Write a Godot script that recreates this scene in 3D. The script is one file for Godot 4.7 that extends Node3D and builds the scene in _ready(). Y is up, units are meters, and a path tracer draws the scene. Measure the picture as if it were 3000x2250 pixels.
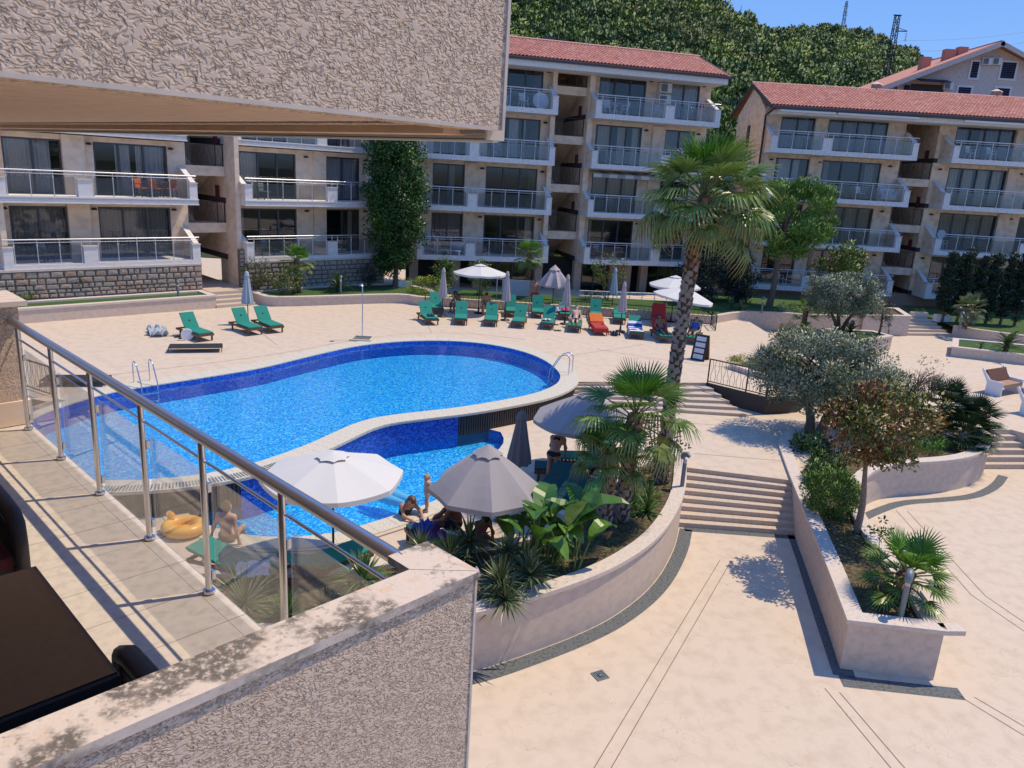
extends Node3D
# A pool courtyard between apartment blocks, seen from a balcony. Metres, y up, the pool deck is y = 0.

const MID := -0.65     # terrace with the palms
const LOW := -1.665    # plaza in front
var M := {}
var boxes := {}
var used := {}
var rng := RandomNumberGenerator.new()

# ---------------------------------------------------------------- mesh buffer
class MB:
	var v := PackedVector3Array()
	var n := PackedVector3Array()
	var c := PackedColorArray()
	var u := PackedVector2Array()
	var i := PackedInt32Array()
	var col := Color.WHITE
	var coloured := false
	func tint(k: Color) -> MB:
		col = k
		coloured = true
		return self
	func put(p: Vector3, q: Vector3, w := Vector2.ZERO) -> int:
		v.append(p); n.append(q); c.append(col); u.append(w)
		return v.size() - 1
	func tri(a: Vector3, b: Vector3, d: Vector3) -> void:
		var q := (b - a).cross(d - a).normalized()
		var s := put(a, q); put(b, q); put(d, q)
		i.append_array([s, s + 2, s + 1])
	func quad(a: Vector3, b: Vector3, d: Vector3, e: Vector3) -> void:
		var q := (d - a).cross(e - b).normalized()
		var s := put(a, q, Vector2(0, 1)); put(b, q, Vector2(1, 1)); put(d, q, Vector2(1, 0)); put(e, q, Vector2(0, 0))
		i.append_array([s, s + 2, s + 1, s, s + 3, s + 2])
	func quadn(a: Vector3, b: Vector3, d: Vector3, e: Vector3, na: Vector3, nb: Vector3, nd: Vector3, ne: Vector3) -> void:
		var s := put(a, na); put(b, nb); put(d, nd); put(e, ne)
		i.append_array([s, s + 2, s + 1, s, s + 3, s + 2])
	func box(at: Vector3, size: Vector3, b := Basis.IDENTITY) -> void:
		var x := b.x * size.x / 2; var y := b.y * size.y / 2; var z := b.z * size.z / 2
		quad(at - x - y + z, at + x - y + z, at + x + y + z, at - x + y + z)
		quad(at + x - y - z, at - x - y - z, at - x + y - z, at + x + y - z)
		quad(at + x - y + z, at + x - y - z, at + x + y - z, at + x + y + z)
		quad(at - x - y - z, at - x - y + z, at - x + y + z, at - x + y - z)
		quad(at - x + y + z, at + x + y + z, at + x + y - z, at - x + y - z)
		quad(at - x - y - z, at + x - y - z, at + x - y + z, at - x - y + z)
	func bar(a: Vector3, b: Vector3, w: float, h: float) -> void:
		var z := (b - a).normalized()
		var x := (Vector3.UP if absf(z.y) < 0.98 else Vector3.RIGHT).cross(z).normalized()
		box((a + b) / 2, Vector3(w, h, a.distance_to(b)), Basis(x, z.cross(x), z))
	func tube(p: Array, r: Array, sides := 8, closed := true) -> void:
		var rings := []
		var x := Vector3.ZERO
		for k in p.size():
			var t: Vector3 = (p[mini(k + 1, p.size() - 1)] - p[maxi(k - 1, 0)]).normalized()
			if x == Vector3.ZERO:
				x = (Vector3.UP if absf(t.y) < 0.9 else Vector3.RIGHT).cross(t).normalized()
			x = (x - t * x.dot(t)).normalized()
			var y := t.cross(x)
			var first := v.size()
			for s in sides + 1:
				var a := TAU * s / sides
				var d := x * cos(a) + y * sin(a)
				put(p[k] + d * r[mini(k, r.size() - 1)], d, Vector2(float(s) / sides, float(k) / p.size()))
			rings.append(first)
		for k in p.size() - 1:
			for s in sides:
				var a: int = rings[k] + s
				var b: int = rings[k + 1] + s
				i.append_array([a, b + 1, a + 1, a, b, b + 1])
		if closed:
			for e in 2:
				var k := 0 if e == 0 else p.size() - 1
				var t: Vector3 = (p[1] - p[0] if e == 0 else p[k] - p[k - 1]).normalized() * (-1 if e == 0 else 1)
				var f := put(p[k], t)
				for s in sides + 1:
					put(v[rings[k] + s], t)
				for s in sides:
					i.append_array([f, f + 1 + s, f + 2 + s] if e == 0 else [f, f + 2 + s, f + 1 + s])
	func lathe(prof: Array, sides := 16, at := Vector3.ZERO, pleat := 0.0, folds := 8) -> void:
		# prof: Vector2(radius, height) from bottom to top
		var first := v.size()
		for k in prof.size():
			var q: Vector2 = prof[mini(k + 1, prof.size() - 1)] - prof[maxi(k - 1, 0)]
			var up := Vector2(q.y, -q.x).normalized()
			for s in sides + 1:
				var a := TAU * s / sides
				var r: float = prof[k].x * (1.0 + pleat * cos(a * folds))
				put(at + Vector3(cos(a) * r, prof[k].y, -sin(a) * r), (Vector3(cos(a), 0, -sin(a)) * up.x + Vector3.UP * up.y - Vector3(sin(a), 0, cos(a)) * pleat * folds * sin(a * folds) * 0.8).normalized())
		for k in prof.size() - 1:
			for s in sides:
				var a := first + k * (sides + 1) + s
				var b := a + sides + 1
				i.append_array([a, b + 1, a + 1, a, b, b + 1])
	func poly(pts: PackedVector2Array, y: float) -> void:
		# a flat sheet facing up, pts are (x, z)
		var t := Geometry2D.triangulate_polygon(pts)
		var s := v.size()
		for p in pts:
			put(Vector3(p.x, y, p.y), Vector3.UP)
		for k in range(0, t.size(), 3):
			var a := pts[t[k]]; var b := pts[t[k + 1]]; var d := pts[t[k + 2]]
			var turn := (b - a).cross(d - a)
			i.append_array([s + t[k], s + t[k + 1], s + t[k + 2]] if turn > 0 else [s + t[k], s + t[k + 2], s + t[k + 1]])
	func skirt(pts: PackedVector2Array, y0: float, y1: float, closed := true) -> void:
		# vertical faces round a polygon, facing out of it
		var area := 0.0
		for k in pts.size():
			area += pts[k].cross(pts[(k + 1) % pts.size()])
		var count := pts.size()
		var face := []
		for k in count:
			var e := (pts[(k + 1) % count] - pts[k]).normalized() * (1.0 if area > 0 else -1.0)
			face.append(Vector3(e.y, 0, -e.x))
		for k in (count if closed else count - 1):
			var a := pts[k]; var b := pts[(k + 1) % count]
			var f: Vector3 = face[k]
			var fa: Vector3 = face[(k + count - 1) % count] if closed or k > 0 else f
			var fb: Vector3 = face[(k + 1) % count] if closed or k < count - 2 else f
			var na := (f + fa).normalized() if f.dot(fa) > 0.75 else f
			var nb := (f + fb).normalized() if f.dot(fb) > 0.75 else f
			if area > 0:
				var w := a; a = b; b = w
				var nw := na; na = nb; nb = nw
			quadn(Vector3(a.x, y0, a.y), Vector3(b.x, y0, b.y), Vector3(b.x, y1, b.y), Vector3(a.x, y1, a.y), na, nb, nb, na)
	func slab(pts: PackedVector2Array, y0: float, y1: float) -> void:
		poly(pts, y1)
		skirt(pts, y0, y1)
	func add(o: MB, t: Transform3D) -> void:
		var s := v.size()
		var nb := t.basis.orthonormalized()
		for k in o.v.size():
			v.append(t * o.v[k]); n.append(nb * o.n[k]); c.append(o.c[k]); u.append(o.u[k])
		for k in o.i:
			i.append(s + k)
		coloured = coloured or o.coloured
	func mesh() -> ArrayMesh:
		var a := []
		a.resize(Mesh.ARRAY_MAX)
		a[Mesh.ARRAY_VERTEX] = v; a[Mesh.ARRAY_NORMAL] = n; a[Mesh.ARRAY_TEX_UV] = u; a[Mesh.ARRAY_INDEX] = i
		if coloured:
			a[Mesh.ARRAY_COLOR] = c
		var m := ArrayMesh.new()
		m.add_surface_from_arrays(Mesh.PRIMITIVE_TRIANGLES, a)
		return m

# ---------------------------------------------------------------- objects
func numbered(called: String) -> String:
	used[called] = used.get(called, -1) + 1
	return called if used[called] == 0 else "%s_%03d" % [called, used[called]]

func tag(o: Node3D, label: String, category: String, group := "") -> Node3D:
	o.set_meta("label", label)
	o.set_meta("category", category)
	if group != "":
		o.set_meta("group", group)
	return o

func thing(called: String, label: String, category: String, at := Vector3.ZERO, turn := 0.0, group := "") -> Node3D:
	var o := Node3D.new()
	o.name = numbered(called)
	add_child(o)
	o.position = at
	o.rotation.y = turn
	return tag(o, label, category, group)

func part(parent: Node3D, called: String, mesh: Mesh, mat: Material, at := Vector3.ZERO, b := Basis.IDENTITY) -> MeshInstance3D:
	var o := MeshInstance3D.new()
	o.name = called if parent != self else numbered(called)
	o.mesh = mesh
	o.material_override = mat
	parent.add_child(o, true)
	o.transform = Transform3D(b, at)
	return o

func mpart(parent: Node3D, called: String, mb: MB, mat: Material, at := Vector3.ZERO, b := Basis.IDENTITY) -> MeshInstance3D:
	return part(parent, called, mb.mesh(), mat, at, b)

func bx(parent: Node3D, called: String, mat: Material, at: Vector3, size: Vector3, b := Basis.IDENTITY) -> MeshInstance3D:
	var key := "%.3f %.3f %.3f" % [size.x, size.y, size.z]
	if not boxes.has(key):
		var m := MB.new()
		m.box(Vector3.ZERO, size)
		boxes[key] = m.mesh()
	return part(parent, called, boxes[key], mat, at, b)

func struct(called: String, mb: MB, mat: Material) -> MeshInstance3D:
	var o := mpart(self, called, mb, mat)
	o.set_meta("kind", "structure")
	return o

func dup(o: Node3D, called: String, label: String, at: Vector3, turn: float) -> Node3D:
	var r: Node3D = o.duplicate()
	r.name = numbered(called)
	add_child(r)
	r.position = at
	r.rotation.y = turn
	r.set_meta("label", label)
	return r

func pv(a: Array) -> PackedVector2Array:
	var p := PackedVector2Array()
	for k in range(0, a.size(), 2):
		p.append(Vector2(a[k], a[k + 1]))
	return p

func smooth(p: PackedVector2Array, closed: bool, times := 2) -> PackedVector2Array:
	for t in times:
		var q := PackedVector2Array()
		var count := p.size() if closed else p.size() - 1
		if not closed:
			q.append(p[0])
		for k in count:
			var a := p[k]; var b := p[(k + 1) % p.size()]
			q.append(a.lerp(b, 0.25)); q.append(a.lerp(b, 0.75))
		if not closed:
			q.append(p[p.size() - 1])
		p = q
	return p

func offset_line(p: PackedVector2Array, d: float) -> PackedVector2Array:
	var q := PackedVector2Array()
	for k in p.size():
		var t := (p[mini(k + 1, p.size() - 1)] - p[maxi(k - 1, 0)]).normalized()
		var s := 1.0
		if k > 0 and k < p.size() - 1:
			s = 1.0 / maxf(0.5, t.dot((p[k + 1] - p[k]).normalized()))
		q.append(p[k] + Vector2(-t.y, t.x) * d * s)
	return q

func band(p: PackedVector2Array, d0: float, d1: float, y0: float, y1: float) -> MB:
	# a wall that follows a line: from d0 to d1 to its right hand side (x right, z down), closed at both ends
	var a := offset_line(p, d0); var b := offset_line(p, d1)
	var m := MB.new()
	var q := PackedVector2Array(a)
	for k in b.size():
		q.append(b[b.size() - 1 - k])
	for k in p.size() - 1:
		m.quad(Vector3(a[k].x, y1, a[k].y), Vector3(b[k].x, y1, b[k].y), Vector3(b[k + 1].x, y1, b[k + 1].y), Vector3(a[k + 1].x, y1, a[k + 1].y))
	for k in range(0, m.n.size()):
		m.n[k] = Vector3.UP
	var flip: bool = m.v.size() > 3 and (m.v[1] - m.v[0]).cross(m.v[2] - m.v[0]).y < 0
	if flip:
		for k in range(0, m.i.size(), 3):
			var w := m.i[k]; m.i[k] = m.i[k + 1]; m.i[k + 1] = w
	m.skirt(q, y0, y1)
	return m

# ---------------------------------------------------------------- materials
func lin(r: float, g: float, b: float, a := 1.0) -> Color:
	var k := Color(r, g, b).linear_to_srgb()
	k.a = a
	return k

func noise_tex(s: int, freq: float, ramp: Array, size := 512, kind := FastNoiseLite.TYPE_SIMPLEX_SMOOTH, normal := 0.0, oct := 5) -> NoiseTexture2D:
	var f := FastNoiseLite.new()
	f.seed = s
	f.noise_type = kind
	f.frequency = freq
	f.fractal_octaves = oct
	var t := NoiseTexture2D.new()
	t.width = size; t.height = size; t.seamless = true; t.seamless_blend_skirt = 0.2
	t.noise = f
	if normal > 0:
		t.as_normal_map = true
		t.bump_strength = normal
	elif ramp.size():
		var g := Gradient.new()
		var offs := PackedFloat32Array(); var cols := PackedColorArray()
		for k in range(0, ramp.size(), 2):
			offs.append(ramp[k]); cols.append(ramp[k + 1])
		g.offsets = offs; g.colors = cols
		t.color_ramp = g
	return t

func gr(x: float) -> Color:
	return Color(x, x, x)

func mat(called: String, k: Color, rough := 0.8, metal := 0.0) -> StandardMaterial3D:
	var m := StandardMaterial3D.new()
	m.resource_name = called
	m.albedo_color = k
	m.roughness = rough
	m.metallic = metal
	M[called] = m
	return m

func triplanar(m: StandardMaterial3D, metres: float, world := true) -> StandardMaterial3D:
	m.uv1_triplanar = true
	m.uv1_world_triplanar = world
	m.uv1_scale = Vector3.ONE / metres
	return m

func relief(m: StandardMaterial3D, t: Texture2D, cm: float) -> void:
	m.heightmap_enabled = true
	m.heightmap_texture = t
	m.heightmap_scale = cm

func groove_image(size: int, strokes: int, length: int, wide: float) -> PackedFloat32Array:
	# worm-like grooves scraped into plaster: 1 is the surface, 0 the bottom of a groove
	var h := PackedFloat32Array()
	h.resize(size * size)
	h.fill(1.0)
	var r := RandomNumberGenerator.new()
	r.seed = 77
	for s in strokes:
		var x := r.randf() * size; var y := r.randf() * size
		var a := r.randf() * TAU
		var w := wide * r.randf_range(0.6, 1.3)
		var bend := r.randf_range(-0.12, 0.12)
		var deep := r.randf_range(0.5, 1.0)
		var l := int(length * r.randf_range(0.3, 1.3))
		for k in l:
			var taper := sin(PI * (k + 0.5) / l)
			x += cos(a) * 1.5; y += sin(a) * 1.5
			a += bend + r.randf_range(-0.2, 0.2)
			var rad := int(ceil(w))
			for dy in range(-rad, rad + 1):
				for dx in range(-rad, rad + 1):
					var d := sqrt(dx * dx + dy * dy) / w
					if d < 1.0:
						var at := posmod(int(y) + dy, size) * size + posmod(int(x) + dx, size)
						h[at] = minf(h[at], 1.0 - deep * taper * (1.0 - d * d))
	return h

func image_of(h: PackedFloat32Array, size: int, lo: float, hi: float) -> ImageTexture:
	var b := PackedByteArray()
	b.resize(size * size)
	for k in h.size():
		b[k] = int(clampf(lerpf(lo, hi, h[k]), 0, 1) * 255)
	return ImageTexture.create_from_image(Image.create_from_data(size, size, false, Image.FORMAT_L8, b))

func stain_image(size: int) -> ImageTexture:
	# lichen and soot on stone: fine grey mottling that comes and goes in large soft patches, rust here and there
	var im := []
	for q in [[31, 0.006, 4], [33, 0.06, 5], [34, 0.17, 3], [35, 0.012, 4]]:
		var f := FastNoiseLite.new()
		f.seed = q[0]
		f.frequency = q[1]
		f.fractal_octaves = q[2]
		im.append(f.get_seamless_image(size, size).get_data())
	var out := PackedByteArray()
	out.resize(size * size * 3)
	for k in size * size:
		var patch := smoothstep(0.42, 0.68, im[0][k] / 255.0)
		var fine: float = im[1][k] / 255.0; var grain: float = im[2][k] / 255.0
		var dirt := patch * smoothstep(0.30, 0.72, fine * 0.6 + grain * 0.4 + patch * 0.12)
		dirt = maxf(dirt, 0.5 * smoothstep(0.62, 0.8, fine) * smoothstep(0.25, 0.5, im[0][k] / 255.0))
		var rust := 0.35 * smoothstep(0.62, 0.85, im[3][k] / 255.0)
		var c := Color(1, 1, 1).lerp(Color(0.97, 0.84, 0.72), rust).lerp(Color(0.50, 0.50, 0.50), dirt) * (0.94 + 0.06 * grain)
		out[k * 3] = int(c.r * 255); out[k * 3 + 1] = int(c.g * 255); out[k * 3 + 2] = int(c.b * 255)
	return ImageTexture.create_from_image(Image.create_from_data(size, size, false, Image.FORMAT_RGB8, out))

func mosaic(cells: int, cols: Array, s: int) -> ImageTexture:
	var im := Image.create(cells * 4, cells * 4, false, Image.FORMAT_RGB8)
	var r := RandomNumberGenerator.new()
	r.seed = s
	for y in cells:
		for x in cells:
			var k: Color = cols[r.randi() % cols.size()]
			var j := r.randf_range(0.85, 1.15)
			im.fill_rect(Rect2i(x * 4, y * 4, 4, 4), Color(k.r * j, k.g * j, k.b * j))
	return ImageTexture.create_from_image(im)

func make_materials() -> void:
	var fine := noise_tex(3, 0.03, [0.0, gr(0.88), 0.5, gr(0.97), 1.0, gr(1.0)])
	var streak := noise_tex(5, 0.012, [0.0, Color(0.84, 0.82, 0.79), 0.35, Color(0.95, 0.94, 0.93), 0.6, gr(1), 1.0, gr(1)])
	var speck := noise_tex(8, 0.11, [0.0, gr(0.0), 1.0, gr(1.0)])
	# smooth plaster of the blocks and the garden walls
	for q in [["plaster", lin(0.79, 0.62, 0.46)], ["garden_plaster", lin(0.64, 0.51, 0.40)], ["white_plaster", lin(0.76, 0.73, 0.69)], ["house_plaster", lin(0.62, 0.55, 0.48)]]:
		var p := triplanar(mat(q[0], q[1], 0.9), 3.7)
		p.albedo_texture = streak if q[0] == "plaster" else fine
		relief(p, speck, 0.15)
	# stamped concrete
	var g := triplanar(mat("paving", lin(0.60, 0.49, 0.375), 0.75), 4.3)
	g.albedo_texture = noise_tex(21, 0.008, [0.0, Color(0.945, 0.93, 0.915), 0.4, Color(0.98, 0.975, 0.97), 0.62, gr(1), 1.0, Color(1, 0.985, 0.965)], 1024)
	g.detail_enabled = true
	g.detail_blend_mode = BaseMaterial3D.BLEND_MODE_MUL
	g.detail_uv_layer = BaseMaterial3D.DETAIL_UV_1
	g.detail_albedo = noise_tex(22, 0.004, [0.0, gr(1), 0.492, gr(1), 0.497, Color(0.90, 0.87, 0.85), 0.502, gr(1), 1.0, gr(1)], 1024, FastNoiseLite.TYPE_PERLIN, 0.0, 4)
	relief(g, noise_tex(23, 0.02, []), 0.2)
	var co := triplanar(mat("coping", lin(0.62, 0.57, 0.46), 0.7), 1.3)
	co.albedo_texture = noise_tex(25, 0.04, [0.0, gr(0.82), 0.6, gr(1), 1.0, gr(1)])
	triplanar(mat("step", lin(0.57, 0.46, 0.36), 0.8), 2.1).albedo_texture = fine
	triplanar(mat("wall_cap", lin(0.66, 0.56, 0.47), 0.75), 2.0).albedo_texture = fine
	triplanar(mat("slate_band", lin(0.115, 0.125, 0.13), 0.75), 0.9).albedo_texture = noise_tex(27, 0.02, [0.0, gr(0.6), 0.6, gr(1.0), 1.0, gr(1.3)])
	mat("joint", lin(0.20, 0.15, 0.12), 0.9)
	# weathered cap of the near parapet
	var cap := triplanar(mat("weathered_cap", lin(0.66, 0.555, 0.465), 0.8), 1.9)
	cap.albedo_texture = stain_image(768)
	relief(cap, noise_tex(32, 0.05, [], 512), 0.15)
	# grooved render
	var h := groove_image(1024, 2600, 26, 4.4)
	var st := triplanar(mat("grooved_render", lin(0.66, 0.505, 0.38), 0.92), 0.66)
	st.albedo_texture = image_of(h, 1024, 0.74, 1.0)  # grooves darkened in the colour too, imitating the shade inside them
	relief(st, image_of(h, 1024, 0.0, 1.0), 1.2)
	mat("soffit", lin(0.62, 0.44, 0.31), 0.9).albedo_texture = fine
	triplanar(M.soffit, 1.9)
	triplanar(mat("floor_tile", lin(0.64, 0.56, 0.46), 0.42), 1.7).albedo_texture = fine
	mat("grout", lin(0.30, 0.25, 0.2), 0.9)
	# pool
	var mo := mosaic(128, [Color(0.05, 0.60, 0.92), Color(0.10, 0.68, 0.96), Color(0.22, 0.78, 0.98), Color(0.02, 0.52, 0.88), Color(0.06, 0.63, 0.94), Color(0.42, 0.86, 0.98)], 4)
	triplanar(mat("pool_floor", lin(1.0, 1.0, 1.0), 0.4), 5.4).albedo_texture = mo
	var mw := mosaic(64, [Color(0.05, 0.2, 0.62), Color(0.1, 0.3, 0.72), Color(0.2, 0.38, 0.76), Color(0.03, 0.14, 0.5), Color(0.3, 0.48, 0.8)], 6)
	triplanar(mat("pool_wall", lin(0.55, 0.95, 1.0), 0.35), 2.2).albedo_texture = mw
	triplanar(mat("mosaic", lin(0.8, 0.85, 0.95), 0.3), 2.2).albedo_texture = mw
	var w := mat("water", Color(0.0, 0.42, 0.82, 0.10), 0.03)
	w.transparency = BaseMaterial3D.TRANSPARENCY_ALPHA
	triplanar(w, 2.6)
	w.normal_enabled = true
	w.normal_scale = 0.35
	w.normal_texture = noise_tex(41, 0.014, [], 512, FastNoiseLite.TYPE_SIMPLEX_SMOOTH, 5.0, 3)
	mat("slats", lin(0.05, 0.04, 0.036), 0.7)
	# glass and metal
	for q in [["pane", Color(0.55, 0.6, 0.58, 0.10)], ["window_glass", Color(0.08, 0.10, 0.11, 0.16)], ["far_pane", Color(0.35, 0.38, 0.4, 0.22)]]:
		var p := mat(q[0], q[1], 0.02)
		p.transparency = BaseMaterial3D.TRANSPARENCY_ALPHA
	mat("steel", lin(0.62, 0.62, 0.64), 0.22, 1.0)
	mat("brushed_steel", lin(0.55, 0.55, 0.57), 0.38, 1.0)
	mat("rail_metal", lin(0.66, 0.66, 0.68), 0.4, 0.7)
	mat("dark_metal", lin(0.035, 0.033, 0.034), 0.5, 0.3)
	mat("grey_metal", lin(0.18, 0.21, 0.22), 0.5, 0.2)
	mat("frame", lin(0.055, 0.06, 0.068), 0.45)
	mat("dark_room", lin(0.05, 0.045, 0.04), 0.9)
	mat("black", lin(0.02, 0.02, 0.022), 0.6)
	mat("white_plastic", lin(0.75, 0.75, 0.76), 0.4)
	mat("aircon", lin(0.68, 0.67, 0.63), 0.5)
	for q in [["curtain_pale", lin(0.55, 0.55, 0.56)], ["curtain_grey", lin(0.26, 0.26, 0.25)], ["curtain_warm", lin(0.5, 0.46, 0.37)]]:
		mat(q[0], q[1], 0.9)
	# roof tiles, stone, wood, cloth
	for k in 4:
		triplanar(mat("tile%d" % k, lin([0.64, 0.70, 0.56, 0.72][k], [0.27, 0.31, 0.225, 0.36][k], [0.18, 0.21, 0.155, 0.26][k]), 0.85), 0.7).albedo_texture = fine
		var s := triplanar(mat("stone%d" % k, lin([0.52, 0.46, 0.56, 0.50][k], [0.42, 0.385, 0.43, 0.35][k], [0.32, 0.32, 0.33, 0.25][k]), 0.9), 0.8)
		s.albedo_texture = noise_tex(51 + k, 0.02, [0.0, gr(0.6), 0.5, gr(0.92), 1.0, gr(1.1)])
		relief(s, speck, 1.2)
	triplanar(mat("mortar", lin(0.17, 0.145, 0.12), 0.95), 0.8).albedo_texture = fine
	triplanar(mat("wood", lin(0.23, 0.09, 0.042), 0.6), 0.5, false).albedo_texture = noise_tex(61, 0.02, [0.0, gr(0.55), 1.0, gr(1.1)])
	triplanar(mat("pale_wood", lin(0.42, 0.22, 0.10), 0.6), 0.5, false).albedo_texture = M.wood.albedo_texture
	var weave := noise_tex(62, 0.2, [0.0, gr(0.85), 1.0, gr(1)])
	for q in [["teal", lin(0.006, 0.25, 0.18)], ["canvas", lin(0.74, 0.72, 0.68)], ["mauve_canvas", lin(0.50, 0.43, 0.43)], ["blue_canvas", lin(0.44, 0.50, 0.56)], ["grey_canvas", lin(0.17, 0.155, 0.165)], ["warm_grey_canvas", lin(0.40, 0.365, 0.36)], ["red_cloth", lin(0.50, 0.03, 0.025)], ["orange_cloth", lin(0.70, 0.16, 0.02)], ["blue_cloth", lin(0.03, 0.12, 0.5)], ["white_cloth", lin(0.72, 0.72, 0.74)], ["purple_cloth", lin(0.12, 0.04, 0.20)], ["pink_cloth", lin(0.6, 0.08, 0.2)], ["dark_teal", lin(0.004, 0.08, 0.085)], ["maroon", lin(0.11, 0.012, 0.02)], ["navy_cloth", lin(0.015, 0.02, 0.06)], ["black_cloth", lin(0.012, 0.012, 0.014)], ["tan_cloth", lin(0.42, 0.25, 0.15)], ["lime_cloth", lin(0.14, 0.3, 0.03)]]:
		var p := triplanar(mat(q[0], q[1], 0.85), 0.4)
		p.albedo_texture = weave
		p.rim_enabled = true
		p.rim = 0.3
		if q[0].ends_with("canvas"):
			p.backlight_enabled = true
			p.backlight = Color(0.35, 0.35, 0.35)
	M.canvas.backlight = Color(0.25, 0.25, 0.25)
	mat("yellow_vinyl", lin(0.85, 0.42, 0.03), 0.35)
	var fl := mat("blue_vinyl", Color(0.45, 0.78, 0.9, 0.7), 0.3)
	fl.transparency = BaseMaterial3D.TRANSPARENCY_ALPHA
	var wk := triplanar(mat("wicker", lin(0.030, 0.022, 0.018), 0.5), 0.09, false)
	wk.albedo_texture = noise_tex(63, 0.06, [0.0, gr(0.4), 1.0, gr(1.6)], 256, FastNoiseLite.TYPE_CELLULAR)
	relief(wk, wk.albedo_texture, 0.5)
	var tg := triplanar(mat("table_glass", lin(0.10, 0.078, 0.064), 0.12), 0.12, false)
	tg.albedo_texture = noise_tex(64, 0.09, [0.0, gr(1.0), 0.12, gr(0.62), 0.5, gr(0.55), 1.0, gr(0.42)], 256, FastNoiseLite.TYPE_CELLULAR, 0.0, 1)  # tiny bright dots in the colour imitate glints of wicker under the glass
	tg.clearcoat_enabled = true
	tg.clearcoat = 1.0
	tg.clearcoat_roughness = 0.02
	# people
	for q in [["skin_tan", lin(0.40, 0.215, 0.135)], ["skin_fair", lin(0.55, 0.335, 0.235)], ["skin_brown", lin(0.24, 0.115, 0.07)]]:
		var p := mat(q[0], q[1], 0.55)
		p.subsurf_scatter_enabled = true
		p.subsurf_scatter_strength = 0.15
	mat("hair_dark", lin(0.018, 0.012, 0.010), 0.5)
	mat("hair_brown", lin(0.10, 0.05, 0.025), 0.5)
	mat("hair_blond", lin(0.42, 0.24, 0.09), 0.5)
	# plants: colours come with the vertices
	for q in [["leaf", 0.5, 0.25], ["needle", 0.6, 0.2], ["blade", 0.36, 0.45], ["far_leaf", 0.65, 0.2]]:
		var p := mat(q[0], Color.WHITE, q[1])
		p.vertex_color_use_as_albedo = true
		p.backlight_enabled = true
		p.backlight = Color(q[2], q[2], q[2]) * 1.4
	var bk := triplanar(mat("bark", lin(0.20, 0.145, 0.10), 0.9), 0.6)
	bk.albedo_texture = noise_tex(71, 0.03, [0.0, gr(0.5), 1.0, gr(1.2)])
	relief(bk, bk.albedo_texture, 1.5)
	triplanar(mat("pale_bark", lin(0.34, 0.25, 0.18), 0.9), 0.6).albedo_texture = bk.albedo_texture
	triplanar(mat("palm_boot", lin(0.30, 0.165, 0.10), 0.85), 0.25, false).albedo_texture = noise_tex(72, 0.05, [0.0, gr(0.35), 0.5, gr(0.9), 1.0, gr(1.4)])
	triplanar(mat("palm_boot_grey", lin(0.36, 0.30, 0.25), 0.9), 0.25, false).albedo_texture = M.palm_boot.albedo_texture
	triplanar(mat("palm_fibre", lin(0.13, 0.08, 0.05), 0.95), 0.3).albedo_texture = bk.albedo_texture
	var so := triplanar(mat("soil", lin(0.16, 0.125, 0.075), 0.95), 1.6)
	so.albedo_texture = noise_tex(73, 0.02, [0.0, Color(0.45, 0.45, 0.4), 0.5, Color(0.85, 0.85, 0.75), 1.0, Color(1.3, 1.25, 1.1)])
	relief(so, speck, 2.0)
	var lw := triplanar(mat("lawn", lin(0.055, 0.12, 0.022), 0.95), 1.9)
	lw.albedo_texture = noise_tex(74, 0.03, [0.0, Color(0.5, 0.55, 0.5), 0.5, gr(0.95), 1.0, Color(1.3, 1.2, 1.0)])
	relief(lw, speck, 2.0)
	var hl := triplanar(mat("hill_ground", lin(0.045, 0.06, 0.02), 0.95), 9.0)
	hl.albedo_texture = lw.albedo_texture

# ---------------------------------------------------------------- plants
func rv() -> Vector3:
	var z := rng.randf_range(-1, 1)
	var a := rng.randf() * TAU
	var s := sqrt(1 - z * z)
	return Vector3(cos(a) * s, z, sin(a) * s)

func leaf_quad(m: MB, at: Vector3, d: Vector3, up: Vector3, long: float, wide: float, away := Vector3.ZERO) -> void:
	# one pointed leaf, folded along its middle; it turns its upper side away from the middle of its clump
	var s := d.cross(up).normalized() * wide * 0.5
	var k := m.v.size()
	var q := s.cross(d).normalized()
	if q.dot(away) < 0:
		s = -s
		q = -q
	var r := (q + away).normalized()
	m.put(at, r); m.put(at + d * long * 0.45 + s + q * wide * 0.12, r); m.put(at + d * long, r); m.put(at + d * long * 0.45 - s + q * wide * 0.12, r)
	m.i.append_array([k, k + 2, k + 1, k, k + 3, k + 2])

func crown(m: MB, clumps: Array, leaves: int, long: float, wide: float, cols: Array, upward := 0.3) -> void:
	# clumps: [centre, radii]; leaves are spread through each with more of them near its outside
	for q in clumps:
		var at: Vector3 = q[0]
		var r: Vector3 = q[1]
		var shade: Color = cols[rng.randi() % cols.size()]
		for k in leaves:
			var d := rv()
			var p := at + d * r * pow(rng.randf(), 0.38)
			var j := rng.randf_range(0.75, 1.25)
			var o: Color = cols[rng.randi() % cols.size()]
			var x := shade.lerp(o, 0.35)
			m.tint(Color(x.r * j, x.g * j, x.b * j))
			var l := (d + rv() * 0.9 + Vector3.UP * upward).normalized()
			leaf_quad(m, p, l, rv(), long * rng.randf_range(0.7, 1.25), wide * rng.randf_range(0.7, 1.2), (d + Vector3(0, 0.35, 0)) * 0.9)

func clumps_in(at: Vector3, r: Vector3, count: int, size: float, shell := 0.55) -> Array:
	var a := []
	for k in count:
		var d := rv()
		var s := size * rng.randf_range(0.7, 1.3)
		a.append([at + d * r * lerpf(shell, 0.95, sqrt(rng.randf())), Vector3(s, s * 0.75, s)])
	return a

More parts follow.
